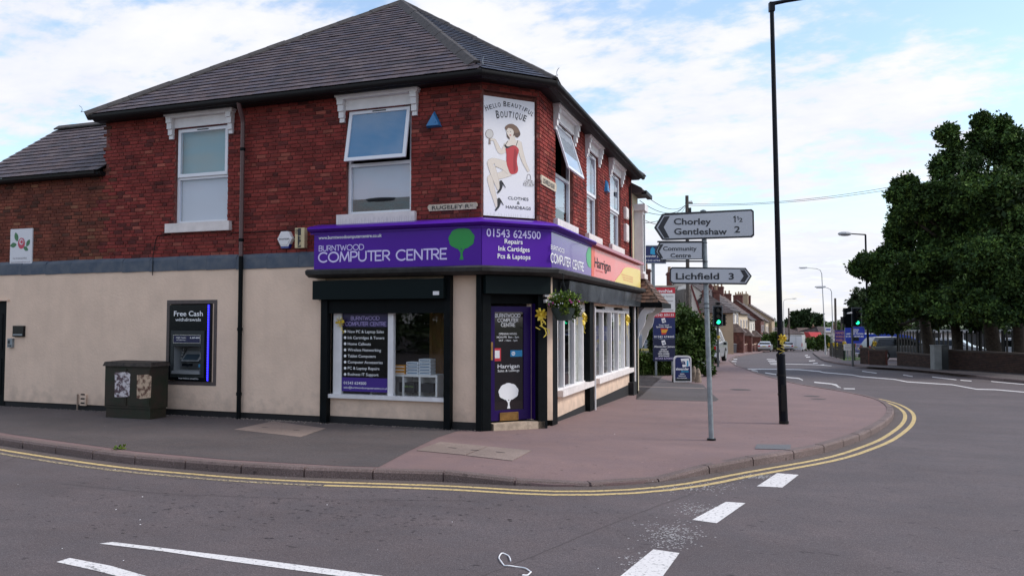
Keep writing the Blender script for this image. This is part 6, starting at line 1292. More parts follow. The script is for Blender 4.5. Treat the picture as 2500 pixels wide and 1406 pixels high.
# buildings behind the signs
def simple_house(name, label, px0, px1, d, depth, eave_py, ridge_py, wallm, roofm, cat='house', hip=0, chim=(), gable_right=False, wins=()):
    pA = P(px0, 782, d); pB = P(px1, 782, d); fr = Frame(pA[0], pA[1], YAW, g(pA[1])); L_ = fr.fx(px1); ze = fr.at((px0+px1)/2, eave_py)[1]
    k = (d+depth/2)/d; zr_ = (H-fr.z)+((782-ridge_py)*(d+depth/2)/F); t = thing(name, label, cat, fr); MB().box(0, L_, 0, depth, -1.5, ze).build('wall', wallm, t)
    tiled_roof(t, fr, [(-.2, -.3, ze), (L_+.2, -.3, ze), (L_-hip+.2, depth/2, zr_), (hip-.2, depth/2, zr_)], roofm, 12); tiled_roof(t, fr, [(-.2, depth+.3, ze), (L_+.2, depth+.3, ze), (L_-hip+.2, depth/2, zr_), (hip-.2, depth/2, zr_)], roofm, 8)
    m = MB()
    for x, xr in ((0, hip), (L_, L_-hip)): m.add([(x, 0, ze), (x, depth, ze), (xr, depth/2, zr_-.06)], [(0, 1, 2), (2, 1, 0)])
    m.build('gable', roofm if hip else wallm, t)
    for (x0, x1, z0, z1) in wins:
        w_ = wframe(MB(), x0, x1, z0, z1, .08, -.06, 0).build('window', whitep, t); MB().box(x0+.07, x1-.07, -.04, -.02, z0+.07, z1-.07).build('pane', dkglass, w_)
    for (cpx, y0, y1, wpx, dd) in chim:
        x = fr.fx(cpx, -dd); za = (H-fr.z)+(782-y0)*(d+dd)/F; w_ = wpx*(d+dd)/F; stack(t, fr, x, dd, ze, za, w_, w_*.9, brickh, 2)
    return t, fr
simple_house('roadside_house', 'house with ribbed grey tiled roof behind the hedge and business boards', 1560, 1688, 62, 7, 765, 697, whiteh, grey_r, chim=[(1578, 657, 690, 20, 4), (1635, 665, 695, 12, 5)])
gf = facing(1688, 60.5); t = thing('gabled_wing', 'white pebbledashed gable with dark red bargeboard behind the hedge', 'building', gf); x0 = gf.fx(1689.5); x1 = gf.fx(1708); zt = gf.at(1690, 690)[1]; zb = gf.at(1708, 762)[1]
MB().prism([(x0-.5, -.5), (x1, -.5), (x1, zb), (x0, zt-.1), (x0-.5, zt-.8)], 0, 5).build('wall', whiteh, t); MB().prism([(x0-.1, zt+.05), (x1+.12, zb-.1), (x1+.02, zb-.25), (x0-.1, zt-.3)], -.12, 0).build('bargeboard', mat('dark_red_paint', (.11, .015, .015), .5), t)
MB().box(x0-.6, x0-.02, .0, 5, -.5, zt-.5).build('side_wall', grey_r, t)
simple_house('roadside_house', 'house with plain brown roof and two chimney stacks between the gable and the traffic light', 1700, 1790, 76, 8, 764, 710, tanh_, dkbrown_r, hip=2.2, chim=[(1723, 708, 725, 14, 3), (1748.5, 708, 740, 15, 4)])
t, fr_ = simple_house('pale_outbuilding', 'pale building behind the scrolled bracket and parked car', 1500, 1597, 44, 6, 765, 745, mat('pale_wall', (.5, .47, .45), .9), dkbrown_r, 'building')
for i, (a, b, d, e, r_, l) in enumerate(((1880, 1962, 170, 815, 799, 'left bungalow with long brown roof beyond the white van'), (1950, 2012, 185, 816, 800, 'middle brown roofed bungalow right of the white van'), (2000, 2060, 165, 812, 797, 'bungalow roof partly hidden by the lamp columns'))):
    simple_house('bungalow', l, a, b, d, 12, e, r_, whiteh, brown_r if i != 1 else mat('brown_roof_b', (.13, .085, .07), .85, var=.3, scale=2), hip=2, chim=[((a+b)/2+4, r_-4, r_+4, 5, 6)])
fr = facing(1994, 158); t = thing('red_awning', 'small bright red roofed kiosk beside the distant bungalows', 'kiosk', fr); MB().box(-.9, 1.4, 0, 3, -1, 2.2).build('wall', whiteh, t); MB().hexa([(-1.0, -.3, 2.2), (1.5, -.3, 2.2), (1.5, 3, 2.2), (-1.0, 3, 2.2), (-1.6, .5, 3.6), (.9, .5, 3.6), (.9, 3, 3.6), (-1.6, 3, 3.6)]).build('roof', mat('bright_red', (.5, .02, .03), .5), t)
# low building and cars behind the right hand fence
t, fr_ = simple_house('car_wash_building', 'long low pale building seen through the railings under the trees', 2180, 2620, 66, 7, 812, 806, mat('pale_block', (.5, .48, .46), .9), mat('tin_roof', (.2, .2, .21), .6), 'building', wins=[(x, x+2.2, .6, 2.2) for x in (2, 6, 9.5, 13)])

# ------------------------------------------------------------------ vehicles
def vehicle(fr, label, cat, L_, W_, Ht, prof, cab, col, plate=(.8, .8, .8), lights=True, van=False, name='parked_car'):
    """local x = length (rear at 0), y = width, z up. prof: lower body side outline; cab: window band outline (x,z)"""
    t = thing(name, label, cat, fr); pm_ = mat('car_paint_%s' % name+str(len(MATS)), col, .28, coat=.6, metal=.2)
    def loft(pts, inset):
        n = len(pts); m = MB(); zmx = max(p[1] for p in pts); zmn = min(p[1] for p in pts); vs = []
        for s_ in (0, 1):
            for p in pts:
                k = inset(p[1]); vs.append((p[0], k if s_ == 0 else W_-k, p[1]))
        tt = tessellate_polygon([[Vector((p[0], p[1], 0)) for p in pts]]); fs = []
        ar = lambda q: (pts[q[1]][0]-pts[q[0]][0])*(pts[q[2]][1]-pts[q[0]][1])-(pts[q[1]][1]-pts[q[0]][1])*(pts[q[2]][0]-pts[q[0]][0])
        for q in tt:
            q = tuple(q) if ar(q) > 0 else tuple(q)[::-1]; fs += [q, tuple(i+n for i in q[::-1])]
        A = sum(pts[i][0]*pts[(i+1) % n][1]-pts[(i+1) % n][0]*pts[i][1] for i in range(n))
        fs += [((i, i+n, (i+1) % n+n, (i+1) % n) if A > 0 else (i, (i+1) % n, (i+1) % n+n, i+n)) for i in range(n)]
        m.add(vs, fs); return m
    belt = min(p[1] for p in cab); ins = lambda z: .0+.06*max(0, .5-z)/.5+(.22*max(0, z-belt)/(Ht-belt) if not van else .08*max(0, z-belt))
    body = loft(spline(prof, 3) if not van else spline(prof, 2), ins); bo = body.build('body', pm_, t, smooth=True)
    k0 = lambda z: ins(z)-.012
    for s_ in (0, 1):
        vs = [(p[0], (k0(p[1]) if s_ == 0 else W_-k0(p[1])), p[1]) for p in cab]; tt = tessellate_polygon([[Vector((p[0], p[1], 0)) for p in cab]]); m = MB(); m.add(vs, [tuple(q) for q in tt]+[tuple(q)[::-1] for q in tt]); m.build('side_window', car_glass, t)
    return t, pm_, ins
def finish(t, L_, W_, Ht, ins, rear_glass, wheels, r, plate_z=.75, lamp_z=(.75, .95), van=False):
    (x0, z0), (x1, z1) = rear_glass; k = ins((z0+z1)/2)+.08
    if not van: MB().add([(x0-.015, k, z0), (x0-.015, W_-k, z0), (x1-.015, W_-k-.03, z1), (x1-.015, k+.03, z1)], [(0, 1, 2, 3), (3, 2, 1, 0)]).build('rear_window', car_glass, t)
    for y0, y1 in ((.03, .32), (W_-.32, W_-.03)) if not van else ((.02, .14), (W_-.14, W_-.02)): MB().box(-.02, .12, y0, y1, *lamp_z).build('tail_light', redlens, t)
    MB().box(-.045, .0, W_/2-.26, W_/2+.26, plate_z, plate_z+.11).build('number_plate', mat('yellow_plate', (.6, .5, .15), .4), t); MB().box(-.06, .25, .05, W_-.05, .28, .42).build('bumper', darkgrey, t)
    for x in wheels:
        for y, s_ in ((.0, 1), (W_, -1)):
            w_ = MB().tube([(x, y-s_*.02, r), (x, y+s_*.2, r)], r, 18).build('wheel', rubber, t, smooth=True); MB().tube([(x, y-s_*.03, r), (x, y-s_*.022, r)], r*.62, 12).build('rim', galvp, w_)
    for y in (-.16, W_+.0): MB().box(L_*.62, L_*.62+.1, y, y+.16, .95 if not van else 1.3, 1.1 if not van else 1.6).build('mirror', darkgrey, t)
SAL = [(.0, .45), (.02, .85), (.25, .98), (.75, 1.08), (1.35, 1.40), (2.3, 1.43), (3.1, 1.05), (4.2, .85), (4.55, .6), (4.5, .25), (3.9, .2), (.5, .2), (.05, .25)]
SALW = [(.95, 1.08), (1.45, 1.34), (2.25, 1.36), (2.9, 1.06)]
def heading(px, d, ang, z=0): p = P(px, 782, d); return Frame(p[0], p[1], ang, g(p[1])+z)
fr = heading(1849, 112, R(90)-R(4)); fr = shift(fr, 0, -1.8); t, _, ins = vehicle(fr, 'silver saloon car parked on the left of the road before the brick house', 'car', 4.55, 1.8, 1.43, SAL, SALW, (.5, .52, .55)); finish(t, 4.55, 1.8, 1.43, ins, ((.55, 1.0), (1.15, 1.32)), (.85, 3.6), .33)
fr = heading(1908, 126, R(90)-R(6)); fr = shift(fr, 0, -1.8); t, _, ins = vehicle(fr, 'pale grey car half hidden behind the black lamp column', 'car', 4.3, 1.8, 1.5, SAL, SALW, (.4, .41, .44)); finish(t, 4.3, 1.8, 1.5, ins, ((.55, 1.0), (1.15, 1.32)), (.85, 3.4), .33)
VAN = [(.0, .4), (-.0, 1.2), (.05, 2.5), (.2, 2.62), (3.6, 2.62), (4.4, 2.3), (5.0, 1.55), (5.7, 1.2), (5.8, .5), (5.6, .25), (.3, .25)]
fr = heading(1926.5, 127, R(90)-R(8)); fr = shift(fr, 0, -2.05); t, _, ins = vehicle(fr, 'white high roof van driving away in the distance', 'van', 5.8, 2.05, 2.6, VAN, [(3.8, 1.3), (3.8, 1.95), (4.4, 1.95), (4.9, 1.4)], (.72, .73, .76), van=True, name='white_van'); finish(t, 5.8, 2.05, 2.6, ins, ((.0, 1.45), (.03, 2.0)), (.9, 4.7), .36, .6, (.75, 1.35), True)
for y in (1.02,): MB().box(-.03, .0, y-.012, y+.012, .45, 2.4).build('door_gap', darkgrey, t)
EST = [(.0, .5), (.03, .95), (.35, 1.45), (.7, 1.52), (2.6, 1.5), (3.5, 1.02), (4.3, .88), (4.6, .6), (4.55, .25), (3.9, .2), (.5, .2), (.05, .25)]
ESW = [(.35, .98), (.62, 1.4), (2.45, 1.41), (3.25, 1.02)]
fr = heading(2124, 50, YAW-R(4)); t, _, ins = vehicle(fr, 'dark grey estate car parked sideways behind the brick piers under the trees', 'car', 4.6, 1.8, 1.5, EST, ESW, (.05, .058, .07)); finish(t, 4.6, 1.8, 1.5, ins, ((.12, 1.0), (.38, 1.4)), (.9, 3.7), .33)
for px, d, lb, c_ in ((2236, 57, 'pale car behind the railings left of the grey cabinets', (.30, .31, .33)), (2418, 50, 'white car behind the rightmost tree trunk', (.65, .66, .7))):
    fr = heading(px, d, YAW-R(40)); t, _, ins = vehicle(fr, lb, 'car', 4.3, 1.8, 1.5, EST, ESW, c_); finish(t, 4.3, 1.8, 1.5, ins, ((.12, 1.0), (.38, 1.4)), (.9, 3.5), .33)
fr = heading(1563, 38, R(74)); fr = shift(fr, 0, -1.1); t, _, ins = vehicle(fr, 'dark red tail-lit car parked beside the pale building behind the canopy', 'car', 4.2, 1.75, 1.5, EST, ESW, (.16, .17, .19)); finish(t, 4.2, 1.75, 1.5, ins, ((.12, 1.0), (.38, 1.4)), (.9, 3.5), .33)
fr = heading(1728, 40, R(86)); fr = shift(fr, .6, -.35); t, _, ins = vehicle(fr, 'silver off-road car mostly hidden between the hedge and the sign post', 'car', 4.4, 1.85, 1.9, [(0, .6), (0, 1.0), (.12, 1.8), (.4, 1.9), (2.8, 1.86), (3.3, 1.2), (4.3, 1.08), (4.4, .7), (4.3, .35), (.1, .35)], [(.3, 1.15), (.4, 1.7), (2.7, 1.7), (3.05, 1.18)], (.38, .4, .42)); finish(t, 4.4, 1.85, 1.9, ins, ((.04, 1.15), (.1, 1.7)), (.85, 3.5), .38)
fr = heading(2108, 60, YAW-R(6)); t, _, ins = vehicle(fr, 'long bright blue van behind the grey estate car', 'van', 5.4, 1.95, 2.0, [(.0, .4), (0, 1.0), (.04, 1.75), (.2, 1.86), (2.2, 1.88), (3.6, 1.7), (4.4, 1.15), (5.2, .95), (5.35, .5), (5.2, .25), (.3, .25)], [(2.9, 1.15), (2.9, 1.6), (3.5, 1.55), (4.0, 1.15)], (.02, .06, .42), van=True, name='blue_van'); finish(t, 5.4, 1.95, 1.9, ins, ((.0, 1.1), (.03, 1.6)), (.9, 4.4), .34, .6, (.75, 1.2), True)

# ------------------------------------------------------------------ right hand roadside: walls, railings, boards, cabinets
blueb = mat('bright_blue_board', (.015, .04, .40), .4); purb = mat('violet_banner', (.05, .03, .22), .5); salmon = mat('salmon_print', (.55, .25, .22), .5)
bf = facing(2088, 56); t = thing('wheel_tracking_board', 'bright blue wheel tracking board behind the right traffic light', 'sign', bf); r_ = px_rect(bf, 2063, 797, 2111, 838, 0); MB().box(r_[0], r_[1], -.03, .03, r_[2], r_[3]).build('panel', blueb, t); MB().box(r_[0], r_[0]+.08, .03, .1, -.3, r_[3]).build('post', galv, t); MB().box(r_[1]-.08, r_[1], .03, .1, -.3, r_[3]).build('post', galv, t)
for s, a4, h_ in (('BURNTWOOD', (2080, 806.5, 2097, 806.5), 3.6), ('SERVICES', (2083, 811, 2095, 811), 3.6), ('LASER WHEEL TRACKING', (2066, 816.5, 2108, 816.5), 4), ('01543 678545', (2065, 823, 2108.5, 823), 4)): tpx(t, bf, s, *a4, h_, white, .034, .02)
bf = facing(2057, 58); t = thing('car_wash_banner', 'violet banner with salmon lettering reading HAND CAR WASH, WAX, WHEEL CLEAN', 'banner', bf); r_ = px_rect(bf, 2038, 806, 2080, 839, 0); MB().box(r_[0], r_[1], -.015, .015, r_[2], r_[3]).build('banner_cloth', purb, t); MB().box(r_[0], r_[0]+.06, .02, .08, -.3, r_[3]).build('post', galv, t); MB().box(r_[1]-.06, r_[1], .02, .08, -.3, r_[3]).build('post', galv, t)
for i, s in enumerate(('HAND CAR', 'WASH,WAX', 'WHEEL CLEAN')): tpx(t, bf, s, 2040, 815+i*9, 2077, 815+i*9, 5.5, salmon, .02, .02)
bf = facing(2022, 75); t = thing('bus_stop_sign', 'white and blue bus stop flag between the two pale lamp columns', 'sign', bf); r_ = px_rect(bf, 2015, 799, 2029, 811, 0); MB().box(r_[0], r_[1], -.02, .02, r_[2], r_[3]).build('flag', whitep, t); flat(t, bf, rect(r_[0]+.06, r_[1]-.06, r_[2]+.2, r_[2]+.35), blueb, .023, 'blue_band'); MB().tube([(r_[1], .03, -.3), (r_[1], .03, r_[3]+.1)], .04, 8).build('post', galv, t)
bf = facing(1783, 90); t = thing('bus_stop_sign', 'small white notice on a post before the first terraced house', 'sign', bf); r_ = px_rect(bf, 1774, 806, 1783, 816, 0); MB().box(r_[0], r_[1], -.02, .02, r_[2], r_[3]).build('flag', whitep, t); MB().tube([(r_[0]+.1, .03, -.3), (r_[0]+.1, .03, r_[3])], .04, 8).build('post', galv, t)
def fence(pts, h, label, m_, step=.13, group=None, name='railings', flatbar=.012, pointed=False):
    t = thing(name, label, 'fence', None, group); t.location = (pts[0][0], pts[0][1], g(pts[0][1])); WM[t.name] = Matrix.Translation(t.location)
    I = Frame(0, 0, 0); ra = MB(); n = 0
    for i in range(len(pts)-1):
        a, b = Vector(pts[i]), Vector(pts[i+1]); L_ = (b-a).length; k = max(1, int(L_/step)); za, zb_ = g(a.y), g(b.y)
        for zz in (.15, h-.08): ra.tube([(a.x, a.y, za+zz), (b.x, b.y, zb_+zz)], .018, 4)
        MB().box(a.x-.04, a.x+.04, a.y-.04, a.y+.04, za-.2, za+h+.06).build('post', m_, t, I)
        for j in range(k):
            p = a.lerp(b, (j+.5)/k); z = za+(zb_-za)*(j+.5)/k; m = MB(); v = (b-a).normalized()*flatbar; w2 = Vector((-v.y, v.x))*.6
            m.hexa([(p.x-v.x-w2.x, p.y-v.y-w2.y, z+.05), (p.x+v.x-w2.x, p.y+v.y-w2.y, z+.05), (p.x+v.x+w2.x, p.y+v.y+w2.y, z+.05), (p.x-v.x+w2.x, p.y-v.y+w2.y, z+.05), (p.x-v.x*.9-w2.x, p.y-v.y*.9-w2.y, z+h), (p.x+v.x*.9-w2.x, p.y+v.y*.9-w2.y, z+h), (p.x+v.x*.9+w2.x, p.y+v.y*.9+w2.y, z+h), (p.x-v.x*.9+w2.x, p.y-v.y*.9+w2.y, z+h)]); m.build('bar', m_, t, I)
    for q_ in (0,): pass
    ra.build('rail', m_, t, I, kind='stuff'); return t
def at(px, d): p = P(px, 782, d); return (p[0], p[1])
rail_m = mat('railing_black', (.008, .01, .009), .5)
fence([at(2058, 51), at(2040, 56), at(2024, 64)], 1.15, 'black railings with yellow ribbons curving along the far pavement', rail_m, .11, flatbar=.022)
fence([at(2060, 51), at(2085, 49.5), at(2104, 48.5)], 1.05, 'low green metal railings in front of the grass strip', mat('railing_green', (.02, .05, .025), .5), .16)
fence([at(2190, 46), at(2240, 44), at(2275, 43), at(2330, 41.5), at(2390, 40), at(2450, 38), at(2520, 36.5), at(2580, 35)], 1.9, 'tall dark railings behind the brick wall under the trees', rail_m, .26, flatbar=.045)
wrc = [('yellow ribbon at the left end of the black railings', 2023.5, 841, 63.5), ('second yellow ribbon on the black railings', 2035.5, 840, 57.5), ('third yellow ribbon on the black railings', 2044.5, 841, 54.5), ('yellow ribbon at the right end of the black railings', 2060, 838, 50.5), ('yellow ribbon on the brick pier beside the grey estate car', 2133, 838, 43.5)]
for lb, px, py, d in wrc: fr = facing(px, d); p = fr.at(px, py); bow(fr, p[0], -.05, p[1], .16, lb, 1)
bf = facing(2069, 50); t = thing('notice_board', 'small white notice on the railings beneath the blue board', 'sign', bf); r_ = px_rect(bf, 2060, 840, 2079, 855, 0); MB().box(r_[0], r_[1], -.02, .02, r_[2], r_[3]).build('panel', whitep, t)
for i in range(3): flat(t, bf, rect(r_[0]+.05, r_[1]-.05, r_[3]-.09-i*.1, r_[3]-.06-i*.1), gr_, .023, 'text_line')
MB().tube([((r_[0]+r_[1])/2, .03, -.2), ((r_[0]+r_[1])/2, .03, r_[2])], .03, 6).build('post', galv, t)
def gp_(px, py): return G(px, py)
bwm = mat('wall_brick', (.085, .045, .032), .9, attr=True, var=.35, scale=6)
wc = [(.05, .032, .024), (.065, .038, .028), (.04, .026, .022), (.055, .034, .026)]
def brick_wall(a, b, h, label, name='brick_wall', piers=()):
    a, b = Vector(a), Vector(b); v = b-a; L_ = v.length; fr = Frame(a.x, a.y, math.atan2(v.y, v.x), g(a.y)); s_ = (g(b.y)-g(a.y))/L_; t = thing(name, label, 'wall', fr)
    MB().box(0, L_, .012, .21, -.4, h-.07).build('core', mortar, t); m = MB(); r = 0; z = .0
    while z < h-.08:
        x = -(.1125 if r % 2 else 0)
        while x < L_:
            x0, x1 = max(x, 0)+.005, min(x+.22, L_); 
            if x1-x0 > .03: m.box(x0, x1, -random.uniform(0, .006), .03, z+.005, z+.07, random.choice(wc))
            x += .225
        z += .075; r += 1
    m.build('brickwork', bwm, t, colors=True, kind='stuff'); cp = MB(); MB().box(-.02, L_+.02, -.03, .25, h-.08, h).build('coping', mat('wall_coping', (.08, .06, .05), .9), t)
    for px_ in piers: MB().box(px_-.22, px_+.22, -.06, .3, -.3, h+.12).build('pier', brickh, t)
    return t
brick_wall(G(2190, 892), G(2283, 899), .75, 'dark brick wall left of the grey cabinets under the trees'); brick_wall(G(2312, 901), G(2560, 917), .95, 'long dark brick wall right of the grey cabinets under the trees'); brick_wall(G(2100, 888), G(2120, 889), .95, 'short brick wall piece at the left end under the trees'); brick_wall(G(2122, 890), G(2162, 891.5), .85, 'brick pier and wall piece by the entrance gap')
for i, (a, b, c_, dpt, lb) in enumerate(((2279, 2297, (.22, .23, .23), 35.7, 'pale grey utility cabinet, left one of the pair by the brick wall'), (2297.5, 2313, (.04, .045, .048), 35.9, 'darker grey utility cabinet, right one of the pair by the brick wall'))):
    fr = facing(a, dpt); L_ = fr.fx(b); h = fr.at(a, 842)[1]; t = thing('utility_cabinet', lb, 'cabinet', fr); cm_ = mat('cabinet_grey_%d' % i, c_, .5, var=.1, scale=4); MB().box(0, L_, 0, .35, -.1, h-.04).build('body', cm_, t); MB().box(-.02, L_+.02, -.02, .37, h-.04, h).build('lid', cm_, t); MB().box(.03, L_-.03, -.012, 0, .12, h-.1).build('door', cm_, t)
g1 = drape([G(2060, 880), G(2102, 879), at(2140, 60), at(2034, 66)], .006, 'grass_verge', mat('verge_grass', (.10, .15, .03), .9, col2=(.06, .10, .02), scale=4), kind='structure')

# ------------------------------------------------------------------ trees and plants
lg1 = [(.058, .11, .030), (.076, .135, .032), (.044, .088, .026), (.10, .165, .035), (.032, .066, .022)]
def pxblob(px, py, d, rx, rz, ry=None): p = P(px, py, d); return (p[0], p[1], p[2], rx*d/F, (ry or rx)*d/F, rz*d/F)
def tree(name, label, base_px, d, trunk_r, blobs, n, ls, cols=lg1, star=5, cat='tree', inner=0, hb=None):
    fr = facing(base_px, d); t = thing(name, label, cat, fr); x0, y0, z0 = fr.x, fr.y, fr.z
    bl = [pxblob(*b) for b in blobs]; cx = sum(b[0] for b in bl)/len(bl); cy = sum(b[1] for b in bl)/len(bl); fk = Vector((x0+(cx-x0)*.2, y0+(cy-y0)*.2, z0+2.6))
    ztop = max(b[2] for b in bl); I = Frame(0, 0, 0)
    MB().tube([(x0, y0, z0-.3), (x0, y0, z0+.4), (fk.x, fk.y, fk.z), (cx*.5+fk.x*.5, cy*.5+fk.y*.5, (fk.z+ztop)/2), (cx, cy, fk.z+(ztop-fk.z)*.8)], [trunk_r*1.35, trunk_r, trunk_r*.85, trunk_r*.5, trunk_r*.12], 10).build('trunk', bark, t, I, smooth=True)
    for b in bl:
        q = [Vector((fk.x, fk.y, fk.z)).lerp(Vector((cx, cy, ztop)), min(.7, max(0, (b[2]-fk.z)/(ztop-fk.z+.1)*.6))), None, Vector(b[:3])]; q[1] = (q[0]+q[2])/2+Vector((0, 0, -.3))
        br_ = MB().tube(q, [trunk_r*.4, trunk_r*.25, trunk_r*.08], 6); 
        for k in range(5):
            dv = Vector((random.gauss(0, 1), random.gauss(0, 1), random.gauss(.3, .8))).normalized(); br_.tube([q[2].lerp(q[1], .3), q[2]+Vector((dv.x*b[3], dv.y*b[4], dv.z*b[5]))*.9], [trunk_r*.1, .012], 4)
        br_.build('limb', bark, t, I)
    sub = []
    for b in bl:
        for k in range(14):
            dv = np.array([random.gauss(0, 1), random.gauss(0, 1), random.gauss(0, 1)]); dv /= np.linalg.norm(dv); q_ = random.uniform(.45, 1.0); f_ = random.uniform(.18, .46)
            sub.append((b[0]+dv[0]*b[3]*q_, b[1]+dv[1]*b[4]*q_, b[2]+dv[2]*b[5]*q_, max(b[3]*f_, .25), max(b[4]*f_, .25), max(b[5]*f_*.75, .2)))
    bl0, bl = bl, sub if len(blobs) > 3 else bl
    leafmesh('crown', bl, n, ls, leaf_m, cols, t, I, .2, star, kind=None, soft=.36)
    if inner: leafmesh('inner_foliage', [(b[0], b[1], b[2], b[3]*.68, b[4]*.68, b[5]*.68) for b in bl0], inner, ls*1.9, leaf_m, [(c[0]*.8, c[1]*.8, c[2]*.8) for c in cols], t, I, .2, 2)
    return t
BT = [(2305, 515, 35, 42, 36), (2350, 540, 34, 45, 40), (2250, 520, 35, 40, 30), (2312, 322, 34, 13, 24), (2398, 300, 34, 9, 20), (2440, 315, 34, 12, 22), (2330, 372, 34, 30, 38), (2392, 350, 34, 26, 32), (2440, 372, 34, 30, 42), (2482, 352, 33, 22, 32), (2500, 420, 33, 50, 70), (2296, 408, 34, 20, 24), (2290, 470, 34, 42, 45), (2235, 480, 35, 36, 22), (2205, 452, 35, 22, 14), (2188, 478, 35, 12, 9), (2205, 520, 35, 28, 26), (2370, 460, 33, 60, 65), (2455, 500, 32, 66, 75), (2560, 480, 32, 70, 110)]
BT2 = [(2255, 565, 36, 62, 48), (2190, 560, 37, 22, 22), (2195, 600, 37, 28, 24), (2160, 628, 37, 26, 18), (2118, 640, 37.5, 28, 14), (2098, 655, 37.5, 16, 12), (2150, 668, 37.5, 44, 22), (2240, 660, 36, 80, 55), (2160, 705, 37, 36, 26), (2330, 610, 35, 80, 70), (2190, 750, 36.5, 50, 36), (2140, 745, 37, 26, 22), (2290, 735, 35.5, 85, 50), (2150, 782, 38, 34, 20)]
BT3 = [(2400, 630, 33, 84, 75), (2480, 630, 32, 84, 84), (2380, 735, 33, 76, 52), (2460, 745, 32, 76, 56), (2540, 710, 31.5, 76, 76), (2540, 610, 31.5, 70, 80)]
tree('broadleaf_tree', 'tallest dark broadleaf tree rising at the right edge of the picture', 2428, 36, .34, BT, 30000, .15, inner=3500)
tree('broadleaf_tree', 'dark spreading tree with left reaching boughs beside the black lamp column', 2270, 39, .30, BT2, 30000, .15, inner=4000)
tree('broadleaf_tree', 'low dark tree hanging over the brick wall at the right edge', 2490, 35, .28, BT3, 22000, .15, inner=3500)
tree('broadleaf_tree', 'dark trunked tree among the railings between the cabinets and the right edge', 2340, 41, .26, [(2330, 700, 40, 70, 60), (2260, 770, 41, 50, 35), (2400, 770, 40, 70, 40), (2170, 790, 44, 45, 22)], 6000, .2, inner=1200)
tree('slender_tree', 'light airy small tree behind the right traffic light', 2098, 62, .12, [(2100, 730, 62, 20, 24), (2088, 745, 62, 16, 15), (2115, 750, 62, 22, 30), (2108, 785, 62, 18, 20)], 1500, .22, [(.07, .10, .04), (.05, .08, .03)])
tree('round_tree', 'large round dark tree on the skyline above the bungalows', 1965, 215, .5, [(1968, 790, 215, 34, 28), (1990, 785, 215, 16, 18), (1940, 800, 215, 26, 22), (1955, 775, 215, 22, 16), (2005, 805, 215, 18, 14)], 7000, .75, [(.03, .055, .02), (.04, .07, .025), (.025, .045, .02)], inner=2500)
for i, (px, d, n) in enumerate(((2030, 210, 1), (2052, 190, 2), (2080, 200, 3), (1900, 200, 4))): tree('skyline_tree', ['low dark tree on the skyline right of the round tree', 'low green tree on the skyline behind the car wash banner', 'low tree behind the blue tracking board', 'low tree behind the black lamp column on the skyline'][i], px, d, .3, [(px, 806-3*(i % 2), d, 16, 12), (px+12, 810, d, 12, 9)], 900, .7)
tree('broadleaf_tree', 'unseen tree added beyond the right edge of the picture for its shade', 2760, 36, .3, [(2700, 480, 36, 110, 150), (2800, 520, 38, 130, 150), (2680, 660, 36, 120, 100), (2860, 640, 40, 140, 120)], 9000, .3, inner=2500)  # added out of view so that its crown shades the roadside
tree('broadleaf_tree', 'dark tree added behind the railings to shade the brick wall', 2640, 46, .3, [(2560, 560, 46, 110, 130), (2680, 600, 48, 120, 120), (2440, 600, 46, 90, 100), (2560, 720, 46, 110, 60)], 8000, .3, inner=2500)  # added to deepen the shade over the wall and parked cars
# far tree belt, one mass
belt = [pxblob(px, 812, 300+20*math.sin(px), 16, 12+5*math.sin(px*.7)) for px in range(1700, 2700, 18)]
hb_ = [(x, -19+2*math.sin(x), 1.5, 3, 1.6, 3.4+.6*math.sin(x*1.3)) for x in range(-45, 46, 3)]
o = leafmesh('reflection_hedge', hb_, 16000, .35, leaf_m, lg1, star=4, kind='stuff', shell=.1); tag(o, 'unseen hedge added across the near road to darken the reflections in the shop glass', 'hedge')  # hedge added behind the camera to give the shop glass dark reflections
o = leafmesh('tree_belt', belt, 9000, 1.3, leaf_m, [(.035, .055, .03), (.045, .065, .035)], star=3, kind='stuff'); tag(o, 'hazy far belt of trees along the horizon', 'trees')
def bush(name, label, blobs, n, ls, cols, cat='hedge', flowers=0, fcol=None):
    bl = [pxblob(*b) for b in blobs]; f = Frame(bl[0][0], bl[0][1], 0, g(bl[0][1])); t = thing(name, label, cat, f); I = Frame(0, 0, 0); leafmesh('foliage', bl, n, ls, leaf_m, cols, t, I, .3, 4)
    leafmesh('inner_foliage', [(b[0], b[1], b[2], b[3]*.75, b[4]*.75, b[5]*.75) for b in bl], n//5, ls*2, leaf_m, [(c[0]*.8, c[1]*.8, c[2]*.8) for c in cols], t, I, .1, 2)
    st = MB()
    for b in bl[:3]: st.tube([(b[0], b[1], g(b[1])-.1), (b[0], b[1], b[2])], .05, 6)
    st.build('stems', bark, t, I, kind='stuff')
    if flowers: leafmesh('blossom', bl, flowers, ls*.8, fcol, [(1, 1, 1)], t, I, .8, 2, kind='stuff')
    return t
hc = [(.045, .085, .015), (.065, .11, .02), (.03, .06, .012), (.08, .13, .03)]
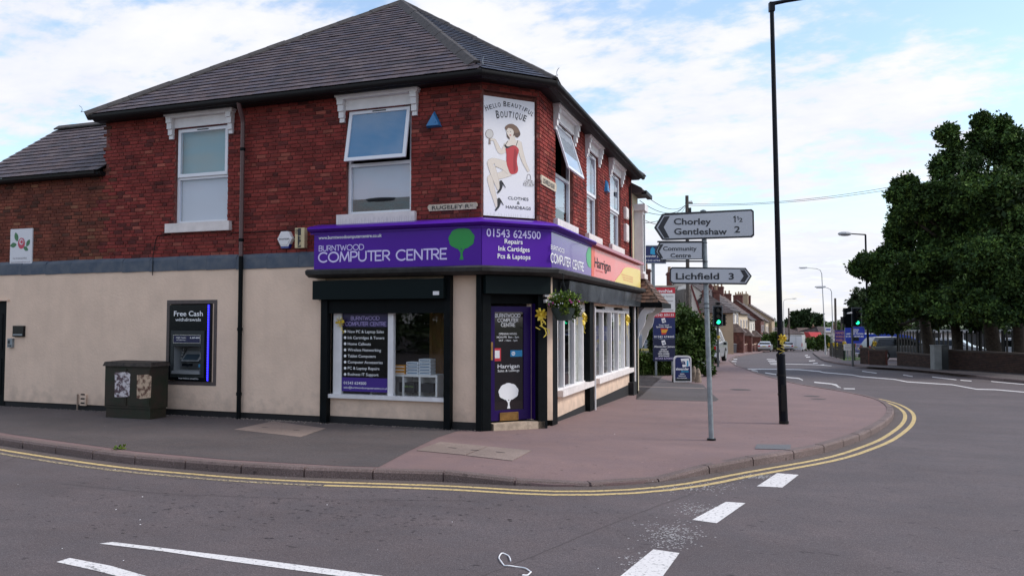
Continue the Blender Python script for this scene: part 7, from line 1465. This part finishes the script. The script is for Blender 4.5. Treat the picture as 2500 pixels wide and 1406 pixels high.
bush('dense_hedge', 'tall dense green hedge behind the navy pavement board', [(1672, 800, 34, 35, 42), (1660, 780, 35, 25, 30), (1695, 810, 34, 30, 40), (1712, 840, 33.5, 22, 40), (1670, 860, 33, 38, 40), (1700, 880, 33, 30, 28), (1722, 870, 34, 14, 40)], 5200, .15, hc)
wfl = mat('white_blossom', (.75, .75, .68), .7)
bush('flowering_shrub', 'white flowering shrub beside the sign post foot of the hedge', [(1738, 815, 39, 8, 25), (1720, 895, 30, 14, 14), (1733, 905, 30, 9, 10)], 900, .11, hc, 'shrub', 130, wfl)
bush('flowering_shrub', 'pale flowering climber left of the business board', [(1588, 800, 36, 8, 30), (1594, 840, 36, 8, 26)], 700, .12, hc, 'shrub', 120, wfl)
bush('weed_bank', 'rough green weeds growing below the business board', [(1575, 892, 31, 22, 26), (1610, 895, 31, 26, 28), (1640, 895, 31, 20, 24), (1560, 890, 32, 14, 30)], 3000, .13, [(.05, .09, .015), (.08, .12, .025), (.04, .07, .012)], 'weeds')
for i, (px, py, d, rx, rz, lb) in enumerate(((1875, 835, 128, 22, 14, 'dark hedge by the silver saloon car'), (1905, 838, 130, 14, 16, 'hedge behind the lamp column in the distance'), (1985, 838, 140, 36, 12, 'long garden hedge right of the white van'), (2010, 832, 120, 14, 12, 'garden shrubs behind the pale lamp columns'), (1895, 828, 118, 10, 14, 'bright green garden shrub near the pale car'))): bush('garden_hedge', lb, [(px, py, d, rx, rz), (px+rx*.6, py+3, d+2, rx*.6, rz*.8)], 1000, .35, hc)
# grass tufts at the forecourt edge
q = MB()
for i in range(500):
    px = random.uniform(1558, 1700); p = G(px, random.uniform(908, 918)); h = random.uniform(.1, .45); a_ = random.uniform(0, 6.28); z = g(p[1]); q.add([(p[0]-.012*math.cos(a_), p[1]-.012*math.sin(a_), z), (p[0]+.012*math.cos(a_), p[1]+.012*math.sin(a_), z), (p[0]+random.uniform(-.1, .1), p[1]+random.uniform(-.1, .1), z+h)], [(0, 1, 2), (2, 1, 0)])
o = q.build('grass_tufts', grass_m, kind='stuff'); tag(o, 'long grass tufts along the back of the forecourt', 'grass')
